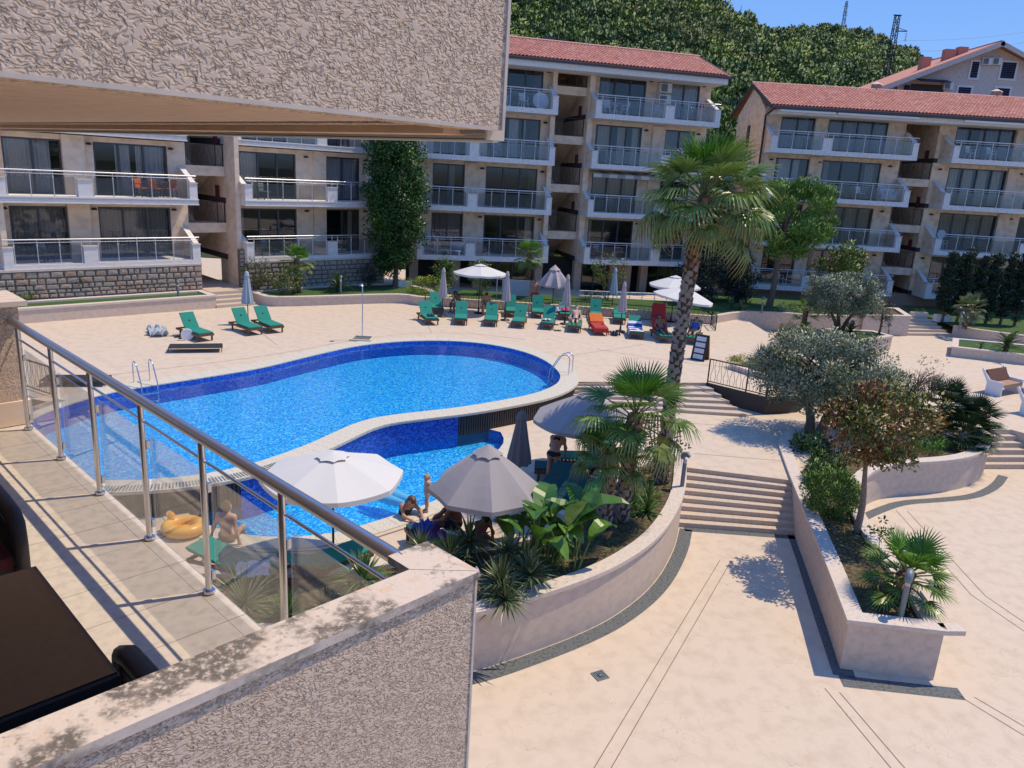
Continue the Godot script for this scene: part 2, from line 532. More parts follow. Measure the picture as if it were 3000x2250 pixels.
func trunk_path(h: float, lean: Vector2, wob: float, steps := 6) -> Array:
	var p := []
	for k in steps + 1:
		var t := float(k) / steps
		p.append(Vector3(lean.x * t * t + sin(t * 5.0) * wob, h * t, lean.y * t * t + sin(t * 4.0 + 1.0) * wob))
	return p

func tree(called: String, label: String, cat: String, at: Vector3, o: Dictionary, group := "") -> Node3D:
	# o: height of trunk, trunk radius, crown centre height, crown radii, clumps, clump size, leaves, long, wide, colours, limbs
	var t := thing(called, label, cat, at, 0.0, group)
	var c: Vector3 = o.get("at", Vector3(0, o.ch, 0))
	var b := MB.new()
	var top: float = o.th
	if o.get("tr", 0.0) > 0:
		var stems: int = o.get("stems", 1)
		for s in stems:
			var a := TAU * s / stems + 0.7
			var spread: float = o.get("spread", 0.0)
			var p := trunk_path(top, Vector2(cos(a), sin(a)) * spread + Vector2(o.get("lx", 0.0), o.get("lz", 0.0)), top * 0.02)
			if stems > 1:
				for k in p.size():
					p[k] += Vector3(cos(a), 0, sin(a)) * o.tr * 1.2
			b.tube(p, [o.tr * 1.25, o.tr, o.tr * 0.9, o.tr * 0.8, o.tr * 0.7, o.tr * 0.6, o.tr * 0.5], 9)
			var n: int = o.get("limbs", 5)
			for l in n:
				var f: Vector3 = p[p.size() - 1 - (l % 2)]
				var d := rv()
				d.y = absf(d.y) * 0.5 + 0.15
				var e: Vector3 = c + d * o.r * 0.75
				var mid := f.lerp(e, 0.5) + Vector3(0, 0.08 * top, 0)
				b.tube([f, mid, e], [o.tr * 0.45, o.tr * 0.3, o.tr * 0.1], 6)
		mpart(t, "trunk", b, M[o.get("bark", "bark")])
	var m := MB.new()
	var cl := clumps_in(c, o.r, o.clumps, o.cs, o.get("shell", 0.55))
	crown(m, cl, o.leaves, o.long, o.wide, o.cols, o.get("up", 0.3))
	mpart(t, "crown", m, M[o.get("leafmat", "leaf")])
	return t

const OLIVE := [Color(0.17, 0.215, 0.12), Color(0.23, 0.27, 0.18), Color(0.12, 0.165, 0.085), Color(0.28, 0.32, 0.23)]
const GREEN := [Color(0.06, 0.13, 0.022), Color(0.08, 0.165, 0.028), Color(0.045, 0.10, 0.02), Color(0.11, 0.20, 0.035)]
const DARK := [Color(0.015, 0.04, 0.014), Color(0.022, 0.055, 0.018), Color(0.012, 0.03, 0.012)]
const LIME := [Color(0.24, 0.30, 0.02), Color(0.32, 0.36, 0.03), Color(0.16, 0.23, 0.018)]
const RUST := [Color(0.24, 0.085, 0.03), Color(0.17, 0.13, 0.028), Color(0.14, 0.16, 0.03), Color(0.30, 0.09, 0.035), Color(0.11, 0.15, 0.028), Color(0.13, 0.17, 0.03)]
const BRIGHT := [Color(0.09, 0.22, 0.022), Color(0.065, 0.17, 0.018), Color(0.13, 0.28, 0.035)]
const PALM := [Color(0.125, 0.22, 0.04), Color(0.165, 0.265, 0.06), Color(0.09, 0.175, 0.032)]

func fan_leaf(petiole: float, radius: float, count: int, spread: float, droop: float, cols: Array, dry := 0.0, s := 1) -> MB:
	# a palm fan along +x: petiole, then a pleated fan of blades whose tips hang by droop
	rng.seed = s
	var m := MB.new()
	m.tint(Color(0.14, 0.17, 0.05).lerp(Color(0.25, 0.15, 0.06), dry))
	m.tube([Vector3.ZERO, Vector3(petiole * 0.5, petiole * 0.05, 0), Vector3(petiole, 0, 0)], [0.026, 0.018, 0.014], 5)
	var hub := Vector3(petiole, 0, 0)
	for k in count:
		var a := lerpf(-spread, spread, (k + 0.5) / count)
		var r := radius * (0.72 + 0.28 * cos(a * 0.75)) * rng.randf_range(0.93, 1.05)
		var d := Vector3(cos(a), 0, sin(a))
		var w := radius * spread / count * 0.98
		var side := Vector3(-sin(a), 0, cos(a))
		var g: Color = cols[rng.randi() % cols.size()]
		var cup := 0.10 + 0.05 * (k % 2)
		var p := [hub]
		for t in 4:
			var f: float = [0.3, 0.6, 0.83, 1.0][t]
			var fall := droop * pow(maxf(0.0, f - 0.35), 1.6) * rng.randf_range(0.85, 1.15)
			p.append(hub + d * r * (f - fall * 0.42) + Vector3(0, r * (cup * f * absf(sin(a)) - fall * 1.1), 0))
		for t in 4:
			var wa: float = w * [0.12, 1.0, 0.82, 0.42, 0.0][t]
			var wb: float = w * [0.12, 1.0, 0.82, 0.42, 0.02][t + 1]
			var lift := Vector3(0, w * 0.22, 0)
			var e := g.lerp(Color(0.30, 0.24, 0.07), clampf(dry + (0.35 if t == 3 else 0.0) * (0.4 + droop), 0, 1))
			m.tint(e)
			var a0: Vector3 = p[t]; var b0: Vector3 = p[t + 1]
			m.quad(a0, b0, b0 + side * wb * 0.5 + lift * wb / w, a0 + side * wa * 0.5 + lift * wa / w)
			m.quad(a0 - side * wa * 0.5 + lift * wa / w, b0 - side * wb * 0.5 + lift * wb / w, b0, a0)
	return m

func feather_leaf(length: float, pairs: int, blade: float, curve: float, cols: Array, s: int) -> MB:
	rng.seed = s
	var m := MB.new()
	var p := []
	for k in 7:
		var t := k / 6.0
		p.append(Vector3(length * t * (1 - 0.18 * curve * t), length * (0.25 * t - curve * 0.55 * t * t), 0))
	m.tint(Color(0.10, 0.12, 0.03))
	m.tube(p, [0.02, 0.017, 0.014, 0.011, 0.008, 0.006, 0.004], 4)
	for k in pairs:
		var t := (k + 1.0) / (pairs + 1.0)
		var f := t * 6.0
		var a: Vector3 = p[int(f)].lerp(p[mini(int(f) + 1, 6)], f - int(f))
		var l := blade * (0.35 + sin(PI * minf(1.0, t * 0.9 + 0.1)) * 0.75)
		for side in [-1, 1]:
			var g: Color = cols[rng.randi() % cols.size()]
			m.tint(g)
			var d := Vector3(0.45, 0.28, side).normalized()
			leaf_quad(m, a, (d + rv() * 0.06).normalized(), Vector3.UP, l, 0.028 + blade * 0.04)
	return m

func place_leaves(parent: Node3D, called: String, meshes: Array, at: Vector3, count: int, lo: float, hi: float, size := 1.0, mats := "blade") -> void:
	# leaves in a spiral: the first stand at angle hi, the last hang at lo (degrees above the horizon)
	for k in count:
		var t := (k + 0.5) / count
		var a := k * 2.39996 + rng.randf_range(-0.2, 0.2)
		var e := deg_to_rad(lerpf(hi, lo, pow(t, 0.9)) + rng.randf_range(-7, 7))
		var b := Basis(Vector3.UP, a) * Basis(Vector3.BACK, e) * Basis(Vector3.RIGHT, rng.randf_range(-0.25, 0.25))
		var which: int = clampi(int(t * meshes.size()), 0, meshes.size() - 1)
		part(parent, called, meshes[which], M[mats], at - Vector3(0, 0.28 * t * size, 0), b.scaled(Vector3.ONE * size * rng.randf_range(0.88, 1.08)))

func boot_mesh(s: int) -> ArrayMesh:
	# the stump of a cut palm leaf: a tongue that stands off the trunk, pointing up along y and out along z
	rng.seed = s
	var m := MB.new()
	var j := rng.randf_range(-0.2, 0.2)
	var b0 := [Vector3(-0.6, -0.5, 0), Vector3(0.6, -0.5, 0), Vector3(0.42 + j * 0.3, 0.45, 0.34), Vector3(-0.42 + j * 0.3, 0.4, 0.34)]
	var mid := Vector3(0, -0.1, 0.3)
	m.tri(b0[0], b0[1], mid); m.tri(b0[1], b0[2], mid); m.tri(b0[2], b0[3], mid); m.tri(b0[3], b0[0], mid)
	var back := [Vector3(0.3 + j * 0.3, 0.42, 0.12), Vector3(-0.3 + j * 0.3, 0.38, 0.12)]
	m.quad(b0[3], b0[2], back[0], back[1])
	m.quad(b0[1], Vector3(0.55, -0.5, -0.1), back[0], b0[2])
	m.quad(Vector3(-0.55, -0.5, -0.1), b0[0], b0[3], back[1])
	return m.mesh()

func boots(trunk: Node3D, path: Array, rad: Array, size: float, around: int, mats: Array, rows: int, drawn_from := 0.0) -> void:
	var meshes := [boot_mesh(1), boot_mesh(2), boot_mesh(3)]
	var total := rows * around
	for r in total:
		var t := lerpf(drawn_from, 0.985, (r + 0.5) / total)
		var f := t * (path.size() - 1)
		var k := mini(int(f), path.size() - 2)
		var p: Vector3 = path[k].lerp(path[k + 1], f - k)
		var rr: float = lerpf(rad[k], rad[k + 1], f - k)
		if true:
			var a := r * 2.39996 + rng.randf_range(-0.25, 0.25)
			var z := Vector3(cos(a), 0, sin(a))
			var b := Basis(Vector3.UP.cross(z), Vector3.UP, z) * Basis(Vector3.RIGHT, rng.randf_range(-0.3, 0.12)) * Basis(Vector3.BACK, rng.randf_range(-0.35, 0.35))
			part(trunk, "leaf_base", meshes[rng.randi() % 3], mats[clampi(int(t * mats.size() + rng.randf_range(-0.3, 0.3)), 0, mats.size() - 1)], p + z * rr * 0.93, b.scaled(Vector3(size, size * 1.15, size) * rng.randf_range(0.75, 1.2)))

func fan_palm(called: String, label: String, at: Vector3, h: float, r: float, lean: Vector2, leaves: int, leaf: float, o := {}) -> Node3D:
	var t := thing(called, label, "palm tree", at, o.get("turn", 0.0), o.get("group", ""))
	var path := []
	for k in 9:
		var f := k / 8.0
		path.append(Vector3(lean.x * f, h * f, lean.y * f) + Vector3(sin(f * PI), 0, 0) * o.get("bow", 0.0))
	var rad := []
	for k in 9:
		rad.append(r * [1.18, 1.04, 0.98, 0.94, 0.92, 0.92, 0.95, 1.0, 0.9][k])
	var m := MB.new()
	m.tube(path, rad, 14)
	var tr := mpart(t, "trunk", m, M.palm_fibre)
	rng.seed = int(h * 100)
	if o.get("rows", 0) > 0:
		boots(tr, path, rad, o.bs, o.around, o.mats, o.rows, o.get("from", 0.0))
	var tip: Vector3 = path[8]
	var L := leaf
	var sets: Array = o.get("sets", [])
	if sets.is_empty():
		sets = [fan_leaf(L * 0.75, L * 0.85, 26, 1.75, 0.10, BRIGHT, 0.0, 5).mesh(), fan_leaf(L * 0.95, L * 0.9, 28, 1.9, 0.45, PALM, 0.0, 6).mesh(), fan_leaf(L * 1.0, L * 0.9, 28, 1.9, 0.95, PALM, 0.05, 7).mesh(), fan_leaf(L * 1.0, L * 0.88, 26, 1.9, 1.35, PALM, 0.3, 8).mesh()]
	rng.seed = int(h * 77 + at.x * 10)
	place_leaves(t, "leaf", sets, tip, leaves, o.get("lo", -38.0), o.get("hi", 78.0))
	return t

func rosette(m: MB, at: Vector3, blades: int, length: float, wide: float, cols: Array, lo := -15.0, hi := 85.0, bend := 0.25) -> void:
	# sword leaves out of one point
	for k in blades:
		var a := k * 2.39996 + rng.randf_range(-0.2, 0.2)
		var e := deg_to_rad(lerpf(hi, lo, (k + 0.5) / blades) + rng.randf_range(-8, 8))
		var d := Vector3(cos(a) * cos(e), sin(e), sin(a) * cos(e))
		var s := Vector3(-sin(a), 0, cos(a)) * wide * 0.5
		var l := length * rng.randf_range(0.8, 1.1)
		var g: Color = cols[rng.randi() % cols.size()]
		var j := rng.randf_range(0.8, 1.25)
		m.tint(Color(g.r * j, g.g * j, g.b * j))
		var fall := Vector3(0, -l * bend * cos(e), 0)
		var a0 := at; var a1 := at + d * l * 0.5 + fall * 0.2; var a2 := at + d * l + fall
		var q := s.cross(d).normalized() * wide * 0.15
		m.quad(a0 - s * 0.7, a0, a1 - q, a1 - s); m.quad(a0, a0 + s * 0.7, a1 + s, a1 - q)
		m.tri(a1 - s, a1 - q, a2); m.tri(a1 - q, a1 + s, a2)

func yucca(called: String, label: String, cat: String, at: Vector3, heads: Array, length: float, wide: float, cols: Array, blades := 60, group := "") -> Node3D:
	# heads: points above the ground that carry a rosette each
	var t := thing(called, label, cat, at, 0.0, group)
	for h in heads:
		if h.y > 0.12:
			var s := MB.new()
			s.tube([Vector3(h.x * 0.5, 0, h.z * 0.5), Vector3(h.x * 0.8, h.y * 0.6, h.z * 0.8), h], [0.07, 0.06, 0.05], 7)
			mpart(t, "stem", s, M.palm_fibre)
		var m := MB.new()
		rosette(m, h, blades, length, wide, cols)
		mpart(t, "leaf_rosette", m, M.blade)
	return t

func paddle_leaf(stalk: float, length: float, wide: float, curve: float, g: Color, s: int) -> MB:
	# a banana-like leaf: stalk up +y, blade that arches towards +x
	rng.seed = s
	var m := MB.new()
	m.tint(Color(0.13, 0.2, 0.05))
	m.tube([Vector3.ZERO, Vector3(0.03, stalk * 0.5, 0), Vector3(0.09, stalk, 0)], [0.03, 0.022, 0.016], 6)
	var prev := []
	var n := 9
	for k in n + 1:
		var t := float(k) / n
		var a := 0.25 + curve * t
		var c := Vector3(0.09 + length * (sin(a) * t * 0.85), stalk + length * t * cos(a * 0.9), 0)
		var w := wide * 0.5 * pow(sin(PI * clampf(t * 0.93 + 0.05, 0, 1)), 0.75) * (1.0 if k % 2 == 0 else 0.95)
		var up := 0.35 + 0.1 * sin(k * 1.7)
		var row := [c + Vector3(-w * up * 0.5, w * up, -w), c, c + Vector3(-w * up * 0.5, w * up, w)]
		if prev.size():
			var j := rng.randf_range(0.85, 1.15)
			m.tint(Color(g.r * j, g.g * j, g.b * j))
			m.quad(prev[0], prev[1], row[1], row[0])
			m.tint(Color(g.r / j, g.g / j, g.b / j))
			m.quad(prev[1], prev[2], row[2], row[1])
		prev = row
	return m

func bush(called: String, label: String, at: Vector3, r: Vector3, o: Dictionary, group := "") -> Node3D:
	# a shrub that starts at the ground
	var t := thing(called, label, o.get("cat", "shrub"), at, 0.0, group)
	if o.get("stem", 0.0) > 0:
		var b := MB.new()
		for k in 5:
			var d := rv()
			d.y = absf(d.y) + 0.4
			b.tube([Vector3(d.x * 0.08, 0, d.z * 0.08), Vector3(0, o.stem, 0) + d * r * 0.55], [0.03 + r.x * 0.012, 0.008], 5)
		mpart(t, "stem", b, M.bark)
	var m := MB.new()
	crown(m, clumps_in(Vector3(0, o.get("stem", 0.0) * 0.7 + r.y * o.get("sit", 0.85), 0), r, o.clumps, o.cs, o.get("shell", 0.6)), o.leaves, o.long, o.wide, o.cols, o.get("up", 0.3))
	mpart(t, "foliage", m, M[o.get("leafmat", "leaf")])
	return t

# ---------------------------------------------------------------- apartment blocks
# In a block x runs along its front to the right, z points out of the front and y is the true height.
func prism(m: MB, pts: Array, x0: float, x1: float) -> void:
	# pts: Vector2(z, y) round a side wall, counter-clockwise seen from +x (z to the left)
	var n := pts.size()
	var flat := PackedVector2Array()
	for p in pts:
		flat.append(p)
	var t := Geometry2D.triangulate_polygon(flat)
	for k in range(0, t.size(), 3):
		var a: Vector2 = pts[t[k]]; var b: Vector2 = pts[t[k + 1]]; var d: Vector2 = pts[t[k + 2]]
		if (b - a).cross(d - a) > 0:
			var w := b; b = d; d = w
		m.tri(Vector3(x1, a.y, a.x), Vector3(x1, b.y, b.x), Vector3(x1, d.y, d.x))
		m.tri(Vector3(x0, a.y, a.x), Vector3(x0, d.y, d.x), Vector3(x0, b.y, b.x))
	var area := 0.0
	for k in n:
		area += (pts[k] as Vector2).cross(pts[(k + 1) % n])
	for k in n:
		var a: Vector2 = pts[k]; var b: Vector2 = pts[(k + 1) % n]
		if area > 0:
			var w := a; a = b; b = w
		m.quad(Vector3(x1, a.y, a.x), Vector3(x0, a.y, a.x), Vector3(x0, b.y, b.x), Vector3(x1, b.y, b.x))

func curtain_mesh(w: float, h: float, fold: float) -> ArrayMesh:
	var key := "curtain %.2f %.2f %.2f" % [w, h, fold]
	if not boxes.has(key):
		var m := MB.new()
		var n := maxi(4, int(w / fold) * 4)
		var last := Vector3.ZERO
		for k in n + 1:
			var p := Vector3(w * k / n - w / 2, 0, 0.035 * sin(k * PI / 2 + 0.4) + 0.02 * sin(k * 0.37))
			if k > 0:
				m.quad(last, p, p + Vector3(0, h, 0), last + Vector3(0, h, 0))
			last = p
		boxes[key] = m.mesh()
	return boxes[key]

func window_set(b: Node3D, u0: float, u1: float, y: float, h: float, z: float, panels: int, cloth := "", spans := [[0.0, 1.0]]) -> void:
	# a sliding window: frame, one pane per leaf, curtains behind the panes
	var w := u1 - u0
	var m := MB.new()
	var t := 0.08
	m.box(Vector3(0, h - t / 2, 0), Vector3(w, t, 0.1)); m.box(Vector3(0, t / 2, 0), Vector3(w, t, 0.1))
	m.box(Vector3(-w / 2 + t / 2, h / 2, 0), Vector3(t, h - 2 * t, 0.1)); m.box(Vector3(w / 2 - t / 2, h / 2, 0), Vector3(t, h - 2 * t, 0.1))
	for k in range(1, panels):
		m.box(Vector3(-w / 2 + w * k / panels, h / 2, 0), Vector3(0.1, h - 2 * t, 0.09))
	var f := mpart(b, "window", m, M.frame, Vector3((u0 + u1) / 2, y, z))
	var pw := w / panels
	for k in panels:
		bx(f, "pane", M.window_glass, Vector3(-w / 2 + pw * (k + 0.5), h / 2, -0.01), Vector3(pw - 0.1, h - 2 * t, 0.008))
	if cloth != "":
		for s in spans:
			var a: float = lerpf(-w / 2, w / 2, s[0]); var e: float = lerpf(-w / 2, w / 2, s[1])
			part(f, "curtain", curtain_mesh(e - a, h - 0.1, 0.16), M[cloth], Vector3((a + e) / 2, 0.04, -0.2))

func balcony(b: Node3D, y: float, u0: float, u1: float, z: float, depth: float, piers: Array, gap: float, o := {}) -> MeshInstance3D:
	# slab with end piers and a middle pier, sloping wings, glass railing; piers: [[u0, u1], ...] from left to right
	var m := MB.new()
	var cx := (u0 + u1) / 2
	m.box(Vector3(cx, y - 0.15, z - depth / 2), Vector3(u1 - u0, 0.3, depth))
	if o.get("cornice", false):
		m.box(Vector3(cx, y - 0.03, z + 0.02), Vector3(u1 - u0 + 0.06, 0.055, 0.06)); m.box(Vector3(cx, y - 0.14, z + 0.012), Vector3(u1 - u0 + 0.03, 0.05, 0.03))
		m.box(Vector3(cx, y - 0.265, z + 0.02), Vector3(u1 - u0 + 0.06, 0.07, 0.06))
	var s := mpart(b, "balcony", m, M.white_plaster)
	for p in piers:
		bx(s, "pier", M.white_plaster, Vector3((p[0] + p[1]) / 2, y + 0.37, z - 0.145), Vector3(p[1] - p[0], 0.74, 0.28))
		bx(s, "pier_cap", M.wall_cap, Vector3((p[0] + p[1]) / 2, y + 0.765, z - 0.142), Vector3(p[1] - p[0] + 0.06, 0.05, 0.34))
	for e in o.get("wings", [0, 1]):
		var x0: float = u0 if e == 0 else u1 - 0.2
		var w := MB.new()
		var zi := z - depth
		prism(w, [Vector2(z - 0.29, y + 0.001), Vector2(z - 0.29, y + 0.74), Vector2(zi, y + 1.48), Vector2(zi, y + 0.001)], x0, x0 + 0.2)
		mpart(s, "side_wing", w, M.plaster)
		var c := MB.new()
		c.bar(Vector3(x0 + 0.1, y + 0.78, z - 0.32), Vector3(x0 + 0.1, y + 1.51, zi + 0.01), 0.27, 0.06)
		mpart(s, "wing_cap", c, M.white_plaster)
	var r := MB.new()
	r.tube([Vector3(u0 + 0.05, y + 1.1, z - 0.1), Vector3(u1 - 0.02, y + 1.1, z - 0.1)], [0.032], 8)
	mpart(s, "handrail", r, M.rail_metal)
	var q := MB.new()
	q.tube([Vector3(u0 + 0.1, y + 0.97, z - 0.1), Vector3(u1 - 0.05, y + 0.97, z - 0.1)], [0.014], 6)
	mpart(s, "mid_rail", q, M.rail_metal)
	for k in piers.size() - 1:
		var a: float = piers[k][1] + 0.06; var e: float = piers[k + 1][0] - 0.06
		var n := maxi(1, roundi((e - a) / gap))
		var g := (e - a) / n
		for j in n + 1:
			if not boxes.has("post"):
				var pm := MB.new()
				pm.tube([Vector3.ZERO, Vector3(0, 1.08, 0)], [0.02], 6)
				pm.tube([Vector3(0, 0.80, 0), Vector3(0, 0.88, 0)], [0.034], 6)
				pm.tube([Vector3(0, 0, 0), Vector3(0, 0.07, 0)], [0.036], 6)
				boxes["post"] = pm.mesh()
			part(s, "post", boxes["post"], M.rail_metal, Vector3(a + g * j, y, z - 0.1))
			if j < n:
				bx(s, "glass_pane", M.far_pane, Vector3(a + g * (j + 0.5), y + 0.46, z - 0.1), Vector3(g - 0.06, 0.78, 0.01))
	for p in piers:
		if p != piers[0] and p != piers[piers.size() - 1]:
			part(s, "post", boxes["post"], M.rail_metal, Vector3((p[0] + p[1]) / 2, y + 0.78, z - 0.1), Basis.IDENTITY.scaled(Vector3(1, 0.3, 1)))
	return s

func storey_walls(b: Node3D, y: float, h: float, u0: float, u1: float, wins: Array, z: float, mw := "plaster") -> void:
	# the front wall of one storey round its windows: wins [[u0, u1], ...]
	var x := u0
	for w in wins:
		if w[0] - x > 0.05:
			bx(b, "wall", M[mw], Vector3((x + w[0]) / 2, y + h / 2, z - 0.12), Vector3(w[0] - x, h, 0.24))
		bx(b, "lintel", M[mw], Vector3((w[0] + w[1]) / 2, y + (2.46 + h) / 2, z - 0.12), Vector3(w[1] - w[0], h - 2.46, 0.24))
		x = w[1]
	if u1 - x > 0.05:
		bx(b, "wall", M[mw], Vector3((x + u1) / 2, y + h / 2, z - 0.12), Vector3(u1 - x, h, 0.24))

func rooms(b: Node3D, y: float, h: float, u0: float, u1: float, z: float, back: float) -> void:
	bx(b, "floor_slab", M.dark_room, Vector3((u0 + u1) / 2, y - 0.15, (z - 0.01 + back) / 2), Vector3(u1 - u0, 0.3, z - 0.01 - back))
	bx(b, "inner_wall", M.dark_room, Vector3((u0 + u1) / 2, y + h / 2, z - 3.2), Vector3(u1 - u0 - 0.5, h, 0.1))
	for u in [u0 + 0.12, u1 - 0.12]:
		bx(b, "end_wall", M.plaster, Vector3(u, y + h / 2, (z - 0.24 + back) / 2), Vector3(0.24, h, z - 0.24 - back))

func wall_lamp(b: Node3D, u: float, y: float, z: float) -> void:
	if not boxes.has("lamp"):
		var m := MB.new()
		m.lathe([Vector2(0.02, -0.05), Vector2(0.13, -0.04), Vector2(0.14, 0.0), Vector2(0.10, 0.05), Vector2(0.0, 0.07)], 10)
		boxes["lamp"] = m.mesh()
	part(b, "wall_lamp", boxes["lamp"], M.black, Vector3(u, y, z + 0.11))

func bar_railing(parent: Node3D, called: String, a: Vector3, e: Vector3, h: float, seeded := 1) -> MeshInstance3D:
	# dark railing of wavy upright bars between two rails
	rng.seed = seeded
	var m := MB.new()
	m.bar(a + Vector3(0, h, 0), e + Vector3(0, h, 0), 0.05, 0.04)
	var o := mpart(parent, called, m, M.dark_metal)
	var bottom := MB.new()
	bottom.bar(a + Vector3(0, 0.08, 0), e + Vector3(0, 0.08, 0), 0.04, 0.03)
	mpart(o, "bottom_rail", bottom, M.dark_metal)
	var l := a.distance_to(e)
	var d := (e - a) / l
	var bars := MB.new()
	var n := maxi(2, int(l / 0.13))
	for k in n + 1:
		var p := a + d * l * k / n
		if k % 12 == 0 or k == n:
			bars.box(p + Vector3(0, h / 2, 0), Vector3(0.045, h, 0.045))
		else:
			var w := 0.035 * (1 if k % 2 == 0 else -1)
			bars.tube([p + Vector3(0, 0.08, 0), p + d * w + Vector3(0, h * 0.35, 0), p - d * w + Vector3(0, h * 0.68, 0), p + Vector3(0, h, 0)], [0.008], 4, false)
	mpart(o, "bars", bars, M.dark_metal).set_meta("kind", "stuff")
	return o

func stairwell(b: Node3D, u0: float, u1: float, base: float, levels: Array, top: float, z: float) -> void:
	# an open stair between two flats: back wall, half landings with parapets, sloping flights
	bx(b, "stair_wall", M.plaster, Vector3((u0 + u1) / 2, (base + top) / 2, z - 4.6), Vector3(u1 - u0, top - base, 0.2))
	var c := (u0 + u1) / 2
	for y in levels:
		bx(b, "landing", M.plaster, Vector3(c, y - 0.26, z - 0.75), Vector3(u1 - u0 - 0.02, 0.5, 1.5))
		bar_railing(b, "landing_railing", Vector3(u0 + 0.05, y, z - 0.08), Vector3(u1 - 0.05, y, z - 0.08), 1.08, int(y * 10))
		var m := MB.new()
		m.bar(Vector3(c - (u1 - u0) * 0.25, y - 0.2, z - 1.5), Vector3(c - (u1 - u0) * 0.25, y + 1.3, z - 4.4), (u1 - u0) * 0.48, 0.22)
		m.bar(Vector3(c + (u1 - u0) * 0.25, y - 0.2, z - 1.5), Vector3(c + (u1 - u0) * 0.25, y - 1.7, z - 4.4), (u1 - u0) * 0.48, 0.22)
		mpart(b, "flight", m, M.plaster)
		bx(b, "door", M.frame, Vector3(c - 0.2, y + 2.5, z - 4.47), Vector3(0.9, 2.0, 0.06))
	for y in levels:
		bx(b, "hydrant_box", M.maroon, Vector3(u1 - 0.06, y + 1.55, z - 0.9), Vector3(0.1, 0.75, 0.35))

func tile_mesh() -> ArrayMesh:
	# one barrel roof tile: x across, z down the slope, y off the roof
	if not boxes.has("tile"):
		var m := MB.new()
		var p := []
		for k in 7:
			var a := k / 6.0
			p.append(Vector3((a - 0.5) * 0.24, 0.012 + 0.062 * pow(sin(PI * clampf(a * 1.25, 0, 1)), 0.8), 0))
		for k in 6:
			var a: Vector3 = p[k]; var c: Vector3 = p[k + 1]
			var l := Vector3(0, 0, 0.21); var up := Vector3(0, 0.03, 0)
			m.quad(a + l + up, c + l + up, c - l, a - l)
			m.quad(a + l, c + l, c + l + up, a + l + up)
		boxes["tile"] = m.mesh()
	return boxes["tile"]

func tiled_roof(b: Node3D, u0: float, u1: float, ye: float, ze: float, yr: float, zr: float, singly: int) -> void:
	var l := Vector2(ze - zr, yr - ye).length()
	var slope := atan2(yr - ye, ze - zr)
	var rot := Basis(Vector3.RIGHT, slope)
	var deck := MB.new()
	deck.box(Vector3((u0 + u1) / 2, (ye + yr) / 2 - 0.06, (ze + zr) / 2), Vector3(u1 - u0, 0.1, l), rot)
	deck.box(Vector3((u0 + u1) / 2, (ye + yr) / 2 - 0.06, 2 * zr - (ze + zr) / 2), Vector3(u1 - u0, 0.1, l), Basis(Vector3.RIGHT, -slope))
	var roof := mpart(b, "roof", deck, M.tile2)
	var cols := int((u1 - u0) / 0.235); var rows := int(l / 0.365)
	var rest := [[], [], [], []]
	for r in rows:
		for k in cols:
			var w := rng.randi() % 4 if rng.randf() < 0.6 else 0
			var d := l - 0.19 - r * 0.365
			var p := Vector3(u0 + 0.12 + k * 0.235, yr, zr) + rot * Vector3(0, 0.0, d)
			var t := Transform3D(rot * Basis(Vector3.UP, rng.randf_range(-0.02, 0.02)), p)
			if r * cols + k < singly:
				part(roof, "tile", tile_mesh(), M["tile%d" % w], t.origin, t.basis)
			else:
				rest[w].append(t)
	for w in 4:
		if rest[w].size():
			var mm := MultiMesh.new()
			mm.transform_format = MultiMesh.TRANSFORM_3D
			mm.mesh = tile_mesh()
			mm.instance_count = rest[w].size()
			for k in rest[w].size():
				mm.set_instance_transform(k, rest[w][k])
			var o := MultiMeshInstance3D.new()
			o.name = "tile_field"
			o.multimesh = mm
			o.material_override = M["tile%d" % w]
			o.set_meta("kind", "stuff")
			roof.add_child(o, true)
	var ridge := MB.new()
	var n := int((u1 - u0) / 0.4)
	for k in n:
		var x := u0 + (k + 0.5) * (u1 - u0) / n
		ridge.tube([Vector3(x - 0.22, yr + 0.015, zr), Vector3(x + 0.2, yr + 0.035, zr)], [0.11, 0.095], 8)
	mpart(roof, "ridge_tiles", ridge, M.tile3).set_meta("kind", "stuff")
	bx(b, "gutter", M.frame, Vector3((u0 + u1) / 2, ye - 0.14, ze + 0.04), Vector3(u1 - u0, 0.12, 0.1))
	for u in [u0 + 0.02, u1 - 0.02]:
		var g := MB.new()
		g.bar(Vector3(u, ye - 0.11, ze), Vector3(u, yr - 0.11, zr), 0.07, 0.26); g.bar(Vector3(u, ye - 0.11, 2 * zr - ze), Vector3(u, yr - 0.11, zr), 0.07, 0.26)
		mpart(b, "barge_board", g, M.frame)

